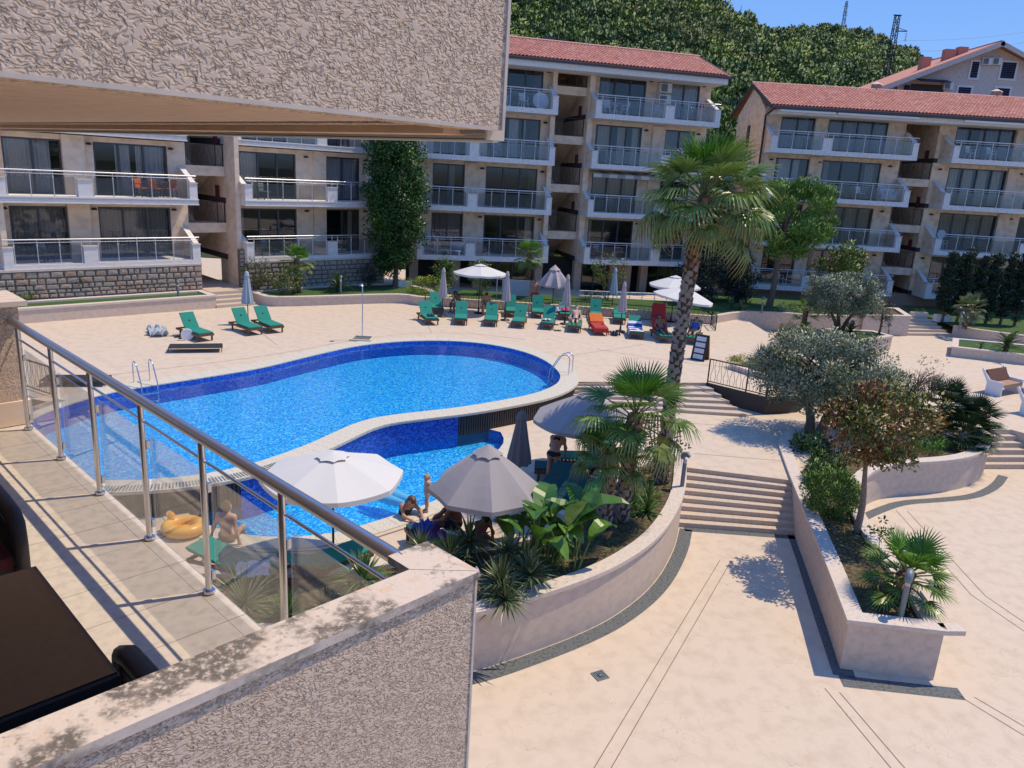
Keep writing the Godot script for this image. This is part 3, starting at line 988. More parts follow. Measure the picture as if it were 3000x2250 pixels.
func stone_wall(b: Node3D, u0: float, u1: float, y0: float, y1: float, z: float, seeded: int) -> void:
	# squared rubble: every stone stands proud of the mortar by its own amount
	rng.seed = seeded
	var back := bx(b, "stone_wall", M.mortar, Vector3((u0 + u1) / 2, (y0 + y1) / 2, z - 0.2), Vector3(u1 - u0, y1 - y0, 0.3))
	var shapes := []
	for s in 5:
		var m := MB.new()
		var c := []
		for k in 4:
			c.append(Vector2([-0.5, 0.5, 0.5, -0.5][k], [-0.5, -0.5, 0.5, 0.5][k]) * Vector2(rng.randf_range(0.88, 1.0), rng.randf_range(0.86, 1.0)))
		var mid := Vector3(rng.randf_range(-0.15, 0.15), rng.randf_range(-0.15, 0.15), 1.0)
		for k in 4:
			var a: Vector2 = c[k]; var e: Vector2 = c[(k + 1) % 4]
			var a1 := Vector3(a.x * 0.86, a.y * 0.82, rng.randf_range(0.6, 0.95)); var e1 := Vector3(e.x * 0.86, e.y * 0.82, 0.8)
			m.quad(Vector3(a.x, a.y, -0.3), Vector3(e.x, e.y, -0.3), e1, a1)
			m.tri(a1, e1, mid)
		shapes.append(m.mesh())
	var y := y0
	while y < y1 - 0.05:
		var h := minf(rng.randf_range(0.17, 0.29), y1 - y)
		if y1 - y - h < 0.12:
			h = y1 - y
		var x := u0
		while x < u1 - 0.02:
			var w := minf(rng.randf_range(0.22, 0.58), u1 - x)
			if u1 - x - w < 0.15:
				w = u1 - x
			part(back, "stone", shapes[rng.randi() % 5], M["stone%d" % (rng.randi() % 4)], Vector3(x + w / 2 - (u0 + u1) / 2, y + h / 2 - (y0 + y1) / 2, 0.15), Basis.from_scale(Vector3(w - 0.025, h - 0.022, rng.randf_range(0.03, 0.075))))
			x += w
		y += h

func plastic_chair(called: String, label: String, cloth: StandardMaterial3D, legs: StandardMaterial3D, at: Vector3, turn: float, group: String) -> Node3D:
	var t := thing(called, label, "chair", at, turn, group)
	var s := MB.new()
	s.box(Vector3(0, 0.43, 0), Vector3(0.44, 0.035, 0.42))
	mpart(t, "seat", s, cloth)
	var k := MB.new()
	k.box(Vector3(0, 0.66, -0.23), Vector3(0.42, 0.42, 0.03), Basis(Vector3.RIGHT, -0.2))
	mpart(t, "backrest", k, cloth)
	for x in [-1, 1]:
		for z in [-1, 1]:
			var l := MB.new()
			l.bar(Vector3(x * 0.19, 0.42, z * 0.17), Vector3(x * 0.24, 0, z * 0.22), 0.035, 0.035)
			mpart(t, "leg", l, legs)
		var a := MB.new()
		a.bar(Vector3(x * 0.23, 0.63, -0.22), Vector3(x * 0.23, 0.63, 0.18), 0.05, 0.03); a.bar(Vector3(x * 0.23, 0.63, 0.17), Vector3(x * 0.21, 0.43, 0.17), 0.035, 0.035)
		mpart(t, "armrest", a, legs)
	return t

func round_table(called: String, label: String, top: StandardMaterial3D, at: Vector3, r: float, group := "") -> Node3D:
	var t := thing(called, label, "table", at, 0.4, group)
	var m := MB.new()
	m.lathe([Vector2(0, 0.70), Vector2(r, 0.70), Vector2(r, 0.735), Vector2(0, 0.735)], 20)
	mpart(t, "tabletop", m, top)
	for k in 4:
		var a := TAU * k / 4
		var l := MB.new()
		l.bar(Vector3(-cos(a) * r * 0.5, 0.7, -sin(a) * r * 0.5), Vector3(cos(a) * r * 0.75, 0, sin(a) * r * 0.75), 0.035, 0.035)
		mpart(t, "leg", l, top)
	return t

func aircon(b: Node3D, at: Vector3, turn := 0.0) -> void:
	var o := bx(b, "air_conditioner", M.aircon, at, Vector3(0.82, 0.56, 0.3), Basis(Vector3.UP, turn))
	var f := MB.new()
	for k in 4:
		var r := 0.06 + 0.055 * k
		var p := []
		for s in 17:
			p.append(Vector3(cos(TAU * s / 16) * r - 0.12, sin(TAU * s / 16) * r, 0.158))
		f.tube(p, [0.012], 4, false)
	f.box(Vector3(-0.12, 0, 0.1535), Vector3(0.46, 0.46, 0.005))
	mpart(o, "fan_grille", f, M.grey_metal)

func frame_of(o: Vector3, az: float) -> Array:
	return [o, deg_to_rad(90.0 - az)]

func block_a() -> Node3D:
	var b := thing("apartment_block", "peach apartment block on the left with a rubble stone base and white moulded balcony edges", "apartment building", Vector3(-16.43, -0.6, -39.11), deg_to_rad(90 - 46))
	rng.seed = 11
	# storeys: floor, setback of the front
	for s in [[2.8, 0.0], [5.8, 0.0], [8.85, -1.1]]:
		var y: float = s[0]; var z: float = s[1]
		balcony(b, y, -8.3, 0.29, z, 1.8, [[-8.28, -7.9], [-5.1, -4.5], [-0.1, 0.28]], 0.86, {"cornice": y > 3, "wings": [1] if y < 8 else []})
		balcony(b, y, 2.75, 11.42, z, 1.8, [[2.76, 3.13], [7.6, 8.2], [11.03, 11.41]], 0.82, {"cornice": y > 3, "wings": [0, 1] if y < 8 else []})
		storey_walls(b, y, 2.7, -14.0, 0.45, [[-7.55, -5.2], [-3.85, -0.45]], z - 1.8)
		storey_walls(b, y, 2.7, 2.5, 11.6, [[3.25, 6.62], [8.45, 10.8]], z - 1.8)
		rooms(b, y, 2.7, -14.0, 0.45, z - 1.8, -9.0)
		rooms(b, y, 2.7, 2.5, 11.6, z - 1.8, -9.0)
		for p in [[-5.2, -4.25], [7.65, 8.45]]:
			bx(b, "wall_pier", M.plaster, Vector3((p[0] + p[1]) / 2, y + 1.35, z - 1.72), Vector3(p[1] - p[0], 2.698, 0.17))
		for u in [-4.05, -0.3, -7.75, 7.2, 11.15]:
			wall_lamp(b, u, y + 2.35, z - 1.8)
		bx(b, "wall_fin", M.plaster, Vector3(-8.15, y + 1.35, z - 0.95), Vector3(0.22, 2.7, 1.55))
	window_set(b, -7.55, -5.2, 2.8, 2.46, -1.9, 2, "curtain_grey", [[0.05, 0.96]])
	window_set(b, -3.85, -0.45, 2.8, 2.46, -1.9, 3, "curtain_grey", [[0.02, 0.98]])
	window_set(b, 3.25, 6.62, 2.8, 2.46, -1.9, 3, "curtain_warm", [[0.0, 0.09]])
	window_set(b, 8.45, 10.8, 2.8, 2.46, -1.9, 2, "curtain_warm", [[0.72, 0.84]])
	window_set(b, -7.55, -5.2, 5.8, 2.46, -1.9, 2, "curtain_pale", [[0.03, 0.82]])
	window_set(b, -3.85, -0.45, 5.8, 2.46, -1.9, 3, "curtain_pale", [[0.3, 0.5], [0.58, 0.97]])
	window_set(b, 3.25, 6.62, 5.8, 2.46, -1.9, 3, "curtain_pale", [[0.02, 0.38]])
	window_set(b, 8.45, 10.8, 5.8, 2.46, -1.9, 2, "curtain_pale", [[0.02, 0.95]])
	for w in [[-7.55, -5.2], [-3.85, -0.45], [3.25, 6.62], [8.45, 10.8]]:
		window_set(b, w[0], w[1], 8.85, 2.46, -3.0, 3, "curtain_grey", [[0.1, 0.6]])
	stairwell(b, 0.45, 2.5, 1.2, [4.48, 7.41], 11.6, -1.85)
	bx(b, "wall_pier", M.plaster, Vector3(2.62, 5.2, -1.2), Vector3(0.24, 8.0, 1.25))
	bx(b, "porch_floor", M.step, Vector3(1.46, 1.08, -2.85), Vector3(2.05, 0.24, 7.0))
	# the stone base, the storey behind it and the plain flat roof edge
	stone_wall(b, -9.6, 0.29, 1.05, 2.5, 0.05, 21)
	stone_wall(b, 2.75, 11.42, 1.0, 2.5, 0.05, 22)
	for q in [[-14.0, 0.28], [2.76, 11.4]]:
		bx(b, "base_wall", M.plaster, Vector3((q[0] + q[1]) / 2, 1.25, -1.9), Vector3(q[1] - q[0], 2.5, 3.0))
		bx(b, "base_capping", M.wall_cap, Vector3((q[0] + q[1]) / 2, 2.56, -0.14), Vector3(q[1] - q[0] + 0.04, 0.1, 0.4))
		bx(b, "cornice", M.white_plaster, Vector3((q[0] + q[1]) / 2, 11.75, -4.6), Vector3(q[1] - q[0] + 0.3, 0.36, 7.6))
	stone_wall(b, 2.5, 2.74, 1.0, 3.2, -0.3, 23)
	tiled_roof(b, -14.2, 11.7, 12.0, -0.7, 13.9, -4.7, 0)
	return b

func block_b() -> Node3D:
	var b := thing("apartment_block", "four storey peach apartment block behind the row of green loungers with a red tile roof", "apartment building", Vector3(2.7, -0.6, -49.9), deg_to_rad(90 - 75))
	rng.seed = 12
	for y in [2.8, 5.8, 8.8, 11.8]:
		var last: bool = y > 11
		balcony(b, y, -9.3, -0.89, 0.0, 1.8, [[-9.3, -8.95], [-6.28, -5.7], [-1.25, -0.9]], 0.92, {})
		balcony(b, y, 1.53, 10.05, 0.0, 1.8, [[1.54, 1.9], [6.2, 6.8], [9.68, 10.04]], 0.92, {})
		for q in [[-9.5, -0.95, [[-8.2, -6.2], [-4.82, -1.43]]], [1.5, 10.1, [[2.29, 5.5], [7.08, 9.3]]]]:
			storey_walls(b, y, 2.7 if not last else 2.6, q[0], q[1], q[2], -1.8)
			rooms(b, y, 2.7, q[0], q[1], -1.8, -9.2)
		for p in [[-6.2, -5.36], [6.2, 7.08]]:
			bx(b, "wall_pier", M.plaster, Vector3((p[0] + p[1]) / 2, y + 1.3, -1.72), Vector3(p[1] - p[0], 2.598, 0.17))
		for u in [-5.1, -1.15, 5.75, 9.5]:
			wall_lamp(b, u, y + 2.3, -1.8)
		bx(b, "wall_fin", M.plaster, Vector3(-0.8, y + 1.35, -1.55), Vector3(0.3, 2.7, 0.5))
		bx(b, "wall_fin", M.plaster, Vector3(1.68, y + 1.35, -1.55), Vector3(0.36, 2.7, 0.5))
	var k := 0
	for w in [[-8.2, -6.2, 2.8, 2, "curtain_grey", [[0.05, 0.5], [0.55, 0.95]]], [-4.82, -1.43, 2.8, 3, "curtain_warm", [[0.83, 0.95]]], [2.29, 5.5, 2.8, 3, "curtain_warm", [[0.02, 0.1]]], [7.08, 9.3, 2.8, 2, "", []],
			[-8.2, -6.2, 5.8, 2, "curtain_grey", [[0.5, 0.72]]], [-4.82, -1.43, 5.8, 3, "", []], [2.29, 5.5, 5.8, 3, "curtain_warm", [[0.0, 0.98]]], [7.08, 9.3, 5.8, 2, "curtain_grey", [[0.2, 0.5]]],
			[-8.2, -6.2, 8.8, 2, "", []], [-4.82, -1.43, 8.8, 3, "curtain_pale", [[0.1, 0.28], [0.42, 0.6], [0.66, 0.74]]], [2.29, 5.5, 8.8, 3, "curtain_warm", [[0.08, 0.34], [0.5, 0.72], [0.82, 0.95]]], [7.08, 9.3, 8.8, 2, "curtain_grey", [[0.0, 1.0]]],
			[-8.2, -6.2, 11.8, 2, "", []], [-4.82, -1.43, 11.8, 3, "curtain_grey", [[0.05, 0.3]]], [2.29, 5.5, 11.8, 3, "curtain_grey", [[0.02, 0.25]]], [7.08, 9.3, 11.8, 2, "curtain_pale", [[0.02, 0.98]]]]:
		window_set(b, w[0], w[1], w[2], 2.46, -1.9, w[3], w[4], w[5])
	stairwell(b, -0.93, 1.5, 0.0, [4.40, 7.41, 10.43, 13.4], 14.3, -1.85)
	# eave band, roof with chimney-less ridge, gable ends
	bx(b, "eave_band", M.white_plaster, Vector3(0.3, 14.28, -0.85), Vector3(19.8, 0.36, 2.0))
	tiled_roof(b, -9.8, 10.4, 14.62, 0.2, 16.3, -4.6, 300)
	for u in [-9.5, 9.98]:
		var g := MB.new()
		prism(g, [Vector2(-1.79, 2.5), Vector2(-1.79, 14.45), Vector2(-4.6, 15.95), Vector2(-9.2, 14.3), Vector2(-9.2, 2.5)], u - 0.13, u + 0.13)
		mpart(b, "gable_wall", g, M.plaster)
	# storey on the ground: stone piers and dark openings
	for u in [-9.3, -6.6, -5.2, -1.1, 1.62, 5.2, 6.4, 9.8]:
		bx(b, "stone_pier", M.stone2, Vector3(u, 1.2, -1.5), Vector3(0.5, 2.6, 0.5))
	bx(b, "stone_pier", M.stone3, Vector3(4.5, 1.2, -1.62), Vector3(1.0, 2.6, 0.3))
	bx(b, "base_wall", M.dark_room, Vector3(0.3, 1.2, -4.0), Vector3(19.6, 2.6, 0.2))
	window_set(b, 7.0, 9.5, 0.0, 2.46, -2.2, 3)
	window_set(b, 2.2, 4.0, 0.0, 2.46, -2.2, 2)
	window_set(b, -4.8, -1.6, 0.0, 2.46, -2.2, 3)
	# striped awning over a window on the right, air conditioners on the top balcony
	var aw := MB.new()
	for j in 12:
		var x := 1.9 + j * 0.55
		aw.tint(Color(0.55, 0.55, 0.52) if j % 2 == 0 else Color(0.30, 0.31, 0.33))
		aw.quad(Vector3(x, 8.2, -0.5), Vector3(x + 0.55, 8.2, -0.5), Vector3(x + 0.55, 8.42, -1.6), Vector3(x, 8.42, -1.6))
		aw.quad(Vector3(x, 7.98, -0.5), Vector3(x + 0.55, 7.98, -0.5), Vector3(x + 0.55, 8.2, -0.5), Vector3(x, 8.2, -0.5))
	var am := mat("awning_cloth", Color.WHITE, 0.9)
	am.vertex_color_use_as_albedo = true
	mpart(b, "striped_awning", aw, am)
	aircon(b, Vector3(6.65, 13.75, -1.45)); aircon(b, Vector3(6.65, 13.05, -1.45))
	return b

func block_c() -> Node3D:
	var b := thing("apartment_block", "peach apartment block on the right whose gable end shows a dark drainpipe", "apartment building", Vector3(22.5, -0.6, -53.0), 0.0)
	rng.seed = 13
	for y in [1.5, 4.5, 7.5, 10.5]:
		balcony(b, y, -6.45, 3.18, 0.0, 1.8, [[-6.44, -6.08], [-3.1, -2.5], [2.8, 3.17]], 1.0, {})
		balcony(b, y, 5.45, 17.0, 0.0, 1.8, [[5.47, 5.85], [11.2, 11.8], [16.6, 16.98]], 1.0, {})
		for q in [[-6.45, 2.95, [[-5.45, -3.18], [-2.25, 1.75]]], [5.2, 17.2, [[6.35, 10.32], [11.84, 14.6]]]]:
			storey_walls(b, y, 2.7, q[0], q[1], q[2], -1.8)
			rooms(b, y, 2.7, q[0], q[1], -1.8, -8.6)
		for p in [[-3.18, -2.4], [10.32, 11.1]]:
			bx(b, "wall_pier", M.plaster, Vector3((p[0] + p[1]) / 2, y + 1.3, -1.72), Vector3(p[1] - p[0], 2.598, 0.17))
		for u in [-5.8, -2.5, 2.3, 5.7, 11.2]:
			wall_lamp(b, u, y + 2.3, -1.8)
		if y > 10:
			for q in [[-6.2, -2.65], [-2.5, 2.75], [5.7, 15.0]]:
				var t := MB.new()
				t.tube([Vector3(q[0], 12.82, 0.12), Vector3(q[1], 12.82, 0.12)], [0.09], 10)
				var cs := mpart(b, "awning_cassette", t, M.white_plastic)
				bx(cs, "awning_fabric", M.canvas, Vector3((q[0] + q[1]) / 2, 12.68, 0.0), Vector3(q[1] - q[0] - 0.3, 0.12, 0.1))
	for w in [[-5.45, -3.18, 10.5, 2, "curtain_grey", [[0.0, 0.85]]], [-2.25, 1.75, 10.5, 4, "curtain_grey", [[0.0, 1.0]]], [6.35, 10.32, 10.5, 4, "curtain_grey", [[0.0, 0.22], [0.44, 1.0]]], [11.84, 14.6, 10.5, 3, "curtain_grey", [[0.1, 0.9]]],
			[-5.45, -3.18, 7.5, 2, "curtain_pale", [[0.12, 0.75]]], [-2.25, 1.75, 7.5, 3, "curtain_grey", [[0.02, 0.14], [0.76, 0.92]]], [6.35, 10.32, 7.5, 4, "curtain_warm", [[0.02, 0.2], [0.28, 0.46], [0.53, 0.71], [0.77, 0.94]]], [11.84, 14.6, 7.5, 3, "curtain_grey", [[0.1, 0.5]]],
			[-5.45, -3.18, 4.5, 2, "curtain_grey", [[0.1, 0.9]]], [-2.25, 1.75, 4.5, 4, "curtain_warm", [[0.02, 0.97]]], [6.35, 10.32, 4.5, 4, "curtain_warm", [[0.02, 0.97]]], [11.84, 14.6, 4.5, 3, "curtain_grey", [[0.0, 1.0]]],
			[-5.45, -3.18, 1.5, 2, "", []], [-2.25, 1.75, 1.5, 4, "curtain_warm", [[0.1, 0.4]]], [6.35, 10.32, 1.5, 4, "curtain_grey", [[0.0, 0.5]]], [11.84, 14.6, 1.5, 3, "", []]]:
		window_set(b, w[0], w[1], w[2], 2.46, -1.9, w[3], w[4], w[5])
	stairwell(b, 2.95, 5.2, -0.7, [3.05, 6.0, 9.1], 12.6, -1.85)
	bx(b, "eave_band", M.white_plaster, Vector3(5.4, 12.75, -0.95), Vector3(23.4, 0.3, 1.9))
	tiled_roof(b, -6.85, 17.4, 13.12, 0.2, 14.95, -5.0, 300)
	var g := MB.new()
	prism(g, [Vector2(-1.79, -0.7), Vector2(-1.79, 13.0), Vector2(-5.0, 14.75), Vector2(-8.6, 13.0), Vector2(-8.6, -0.7)], -6.62, -6.4)
	mpart(b, "gable_wall", g, M.plaster)
	bx(b, "gable_window", M.frame, Vector3(-6.63, 11.4, -5.2), Vector3(0.06, 1.5, 0.7))
	var dp := MB.new()
	dp.tube([Vector3(-6.5, 13.0, 0.1), Vector3(-6.62, 12.6, -1.55), Vector3(-6.62, 0, -1.55)], [0.07], 8)
	mpart(b, "drainpipe", dp, M.dark_metal)
	aircon(b, Vector3(-6.85, 9.3, -3.0), -PI / 2)
	bx(b, "base_wall", M.stone3, Vector3(5.3, 0.25, -2.2), Vector3(23.3, 1.9, 0.5))
	for u in [-4.0, 4.5]:
		var c := bx(b, "chimney", M.stone3, Vector3(u + 6.0, 15.05, -5.4), Vector3(0.55, 0.6, 0.5))
		var hat := MB.new()
		hat.lathe([Vector2(0.42, 0.31), Vector2(0.44, 0.36), Vector2(0.0, 0.52)], 4)
		mpart(c, "chimney_hood", hat, M.wall_cap)
	return b

func far_house() -> void:
	var b := thing("gable_house", "grey beige gabled house with dark shuttered windows rising behind the right block", "house", Vector3(39.8, -0.6, -72.0))
	var w := MB.new()
	var pts := PackedVector2Array([Vector2(-8.4, 5.0), Vector2(9.5, 5.0), Vector2(9.5, 16.9), Vector2(0.0, 20.75), Vector2(-8.4, 17.1)])
	# gable front built as a prism along z
	var t := Geometry2D.triangulate_polygon(pts)
	for k in range(0, t.size(), 3):
		var a := pts[t[k]]; var c := pts[t[k + 1]]; var d := pts[t[k + 2]]
		if (c - a).cross(d - a) < 0:
			var s := c; c = d; d = s
		w.tri(Vector3(a.x, a.y, 0), Vector3(c.x, c.y, 0), Vector3(d.x, d.y, 0))
	for k in 5:
		var a := pts[k]; var c := pts[(k + 1) % 5]
		w.quad(Vector3(c.x, c.y, 0), Vector3(a.x, a.y, 0), Vector3(a.x, a.y, -12), Vector3(c.x, c.y, -12))
	mpart(b, "wall", w, M.house_plaster)
	for s in [[-9.6, 16.75, 0.15, 20.99], [10.6, 16.65, -0.15, 20.99]]:
		var a := Vector3(s[0], s[1], -5.6); var e := Vector3(s[2], s[3], -5.6)
		var m := MB.new()
		m.bar(a, e, 13.0, 0.16)
		mpart(b, "roof", m, M.tile0)
		var f := MB.new()
		f.bar(Vector3(a.x, a.y - 0.16, 0.98), Vector3(e.x, e.y - 0.16, 0.98), 0.1, 0.34)
		mpart(b, "barge_board", f, M.house_plaster)
	var roof: Node3D = b.get_child(1)
	for q in [[-2.4, 20.2, 0.9], [-1.3, 20.45, 0.8], [-4.4, 19.45, 0.8]]:
		bx(roof, "chimney", M.tile2, Vector3(q[0], q[1], -3.0), Vector3(q[2], 1.1, 0.7))
	for q in [[-1.75, 18.1, 0.62, 1.3], [0.85, 18.2, 1.2, 1.3], [-2.5, 15.75, 1.1, 1.55], [0.75, 15.75, 1.2, 1.65], [5.0, 15.75, 1.2, 1.65], [4.6, 18.2, 1.2, 1.3]]:
		var f := MB.new()
		for e in [[0, q[3] / 2 + 0.08, q[2] + 0.32, 0.16], [0, -q[3] / 2 - 0.08, q[2] + 0.32, 0.16], [-q[2] / 2 - 0.08, 0, 0.16, q[3]], [q[2] / 2 + 0.08, 0, 0.16, q[3]]]:
			f.box(Vector3(e[0], e[1], 0), Vector3(e[2], e[3], 0.08))
		var o := mpart(b, "window", f, M.aircon, Vector3(q[0] + q[2] / 2, q[1] + q[3] / 2, 0.03))
		var sh := MB.new()
		for k in 9:
			sh.box(Vector3(0, -q[3] / 2 + (k + 0.5) * q[3] / 9, 0.0), Vector3(q[2], q[3] / 9 - 0.02, 0.05), Basis(Vector3.RIGHT, 0.25))
		mpart(o, "shutter", sh, M.navy_cloth)
	# flat dark panel painted as the shade of a hollow, balcony on the left
	bx(b, "painted_recess", M.dark_room, Vector3(-5.2, 16.3, 0.02), Vector3(2.9, 2.1, 0.03))
	bx(b, "recess_door", M.navy_cloth, Vector3(-5.7, 15.9, 0.05), Vector3(1.2, 2.0, 0.03))
	var aw := MB.new()
	aw.bar(Vector3(-5.0, 17.75, 0.1), Vector3(-5.0, 17.5, 1.0), 2.6, 0.08)
	mpart(b, "awning", aw, M.navy_cloth)
	bx(b, "balcony_pillar", M.navy_cloth, Vector3(-7.0, 15.6, 0.15), Vector3(0.4, 3.2, 0.25))
	var dp := MB.new()
	dp.tube([Vector3(-7.9, 17.0, 0.1), Vector3(-7.9, 8, 0.1)], [0.06], 6)
	mpart(b, "drainpipe", dp, M.dark_metal)
	for q in [[-0.62, 19.45], [0.22, 19.5], [-3.5, 17.3]]:
		aircon(b, Vector3(q[0], q[1], 0.16))

# ---------------------------------------------------------------- courtyard
func offset_closed(p: PackedVector2Array, d: float) -> PackedVector2Array:
	# moves every corner inwards by d
	var area := 0.0
	var n := p.size()
	for k in n:
		area += p[k].cross(p[(k + 1) % n])
	var q := PackedVector2Array()
	for k in n:
		var e0 := (p[k] - p[(k + n - 1) % n]).normalized(); var e1 := (p[(k + 1) % n] - p[k]).normalized()
		var t := (e0 + e1).normalized()
		q.append(p[k] + Vector2(-t.y, t.x) * (d if area > 0 else -d) / maxf(0.5, t.dot(e1)))
	return q

func ring(m: MB, p: PackedVector2Array, q: PackedVector2Array, y0: float, y1: float) -> void:
	# a wall with outline p outside and q inside
	var n := p.size()
	m.skirt(p, y0, y1)
	var r := PackedVector2Array(q)
	r.reverse()
	var area := 0.0
	for k in n:
		area += p[k].cross(p[(k + 1) % n])
	for k in n:
		var j := (k + 1) % n
		var a := Vector3(p[k].x, y1, p[k].y); var b := Vector3(p[j].x, y1, p[j].y); var c := Vector3(q[j].x, y1, q[j].y); var d := Vector3(q[k].x, y1, q[k].y)
		if area > 0:
			m.quad(a, d, c, b)
			m.quad(Vector3(d.x, y0, d.z), Vector3(c.x, y0, c.z), c, d)
			m.quad(Vector3(a.x, y0, a.z), Vector3(b.x, y0, b.z), Vector3(c.x, y0, c.z), Vector3(d.x, y0, d.z))
		else:
			m.quad(a, b, c, d)
			m.quad(Vector3(c.x, y0, c.z), Vector3(d.x, y0, d.z), d, c)
			m.quad(Vector3(b.x, y0, b.z), Vector3(a.x, y0, a.z), Vector3(d.x, y0, d.z), Vector3(c.x, y0, c.z))

func planter(called: String, label: String, outline: PackedVector2Array, y0: float, y1: float, soil: float, thick := 0.28, over := 0.05, ground := "soil", times := 0, closed := true) -> Node3D:
	# the outline is rounded by smoothing; walls and coping follow it at their own offsets
	var t := thing(called, label, "planter")
	var inner := smooth(offset_closed(outline, thick), closed, times)
	var w := MB.new()
	ring(w, smooth(outline, closed, times), inner, y0, y1 - 0.09)
	mpart(t, "wall", w, M.garden_plaster)
	var c := MB.new()
	ring(c, smooth(offset_closed(outline, -over), closed, times), smooth(offset_closed(outline, thick + 0.02), closed, times), y1 - 0.09, y1)
	mpart(t, "coping", c, M.wall_cap)
	var s := MB.new()
	for q in Geometry2D.offset_polygon(smooth(outline, closed, times), -thick * 0.7):
		s.poly(q, soil)
	mpart(t, "bed", s, M[ground])
	return t

func with_hole(outer: PackedVector2Array, hole: PackedVector2Array) -> Array:
	# splits a region with a hole into pieces without one
	var x := 0.0
	for p in hole:
		x += p.x / hole.size()
	var out := []
	for side in 2:
		var half := PackedVector2Array([Vector2(-200 if side == 0 else x, -200), Vector2(x if side == 0 else 200.0, -200), Vector2(x if side == 0 else 200.0, 200), Vector2(-200 if side == 0 else x, 200)])
		for piece in Geometry2D.intersect_polygons(outer, half):
			for q in Geometry2D.clip_polygons(piece, hole):
				out.append(q)
	return out

func stairs(called: String, m: StandardMaterial3D, a: Vector3, b: Vector3, c: Vector3, d: Vector3, y0: float, y1: float, count: int) -> void:
	# a flight with lower edge a-b and upper edge d-c; every step is its own piece
	var o := Node3D.new()
	o.name = numbered(called)
	o.set_meta("kind", "structure")
	add_child(o)
	var rise := (y1 - y0) / count
	var far := 0.05 / a.distance_to(d)
	for k in count:
		var t := float(k) / (count - 1)
		var e := minf(1.0, t + 1.0 / (count - 1)) + far
		var q := PackedVector2Array()
		for p in [a.lerp(d, t), b.lerp(c, t), b.lerp(c, e), a.lerp(d, e)]:
			q.append(Vector2(p.x, p.z))
		var s := MB.new()
		s.slab(q, y0 - 0.3, y0 + rise * (k + 1) + (0.003 if k == count - 1 else 0.0))
		mpart(o, "step", s, m)

func joint_line(pts: PackedVector2Array, y: float, w := 0.016) -> void:
	var m := MB.new()
	var a := offset_line(pts, -w / 2); var b := offset_line(pts, w / 2)
	for k in pts.size() - 1:
		m.quad(Vector3(a[k].x, y, a[k].y), Vector3(b[k].x, y, b[k].y), Vector3(b[k + 1].x, y, b[k + 1].y), Vector3(a[k + 1].x, y, a[k + 1].y))
	for k in m.n.size():
		m.n[k] = Vector3.UP
	struct("paving_joint", m, M.joint)

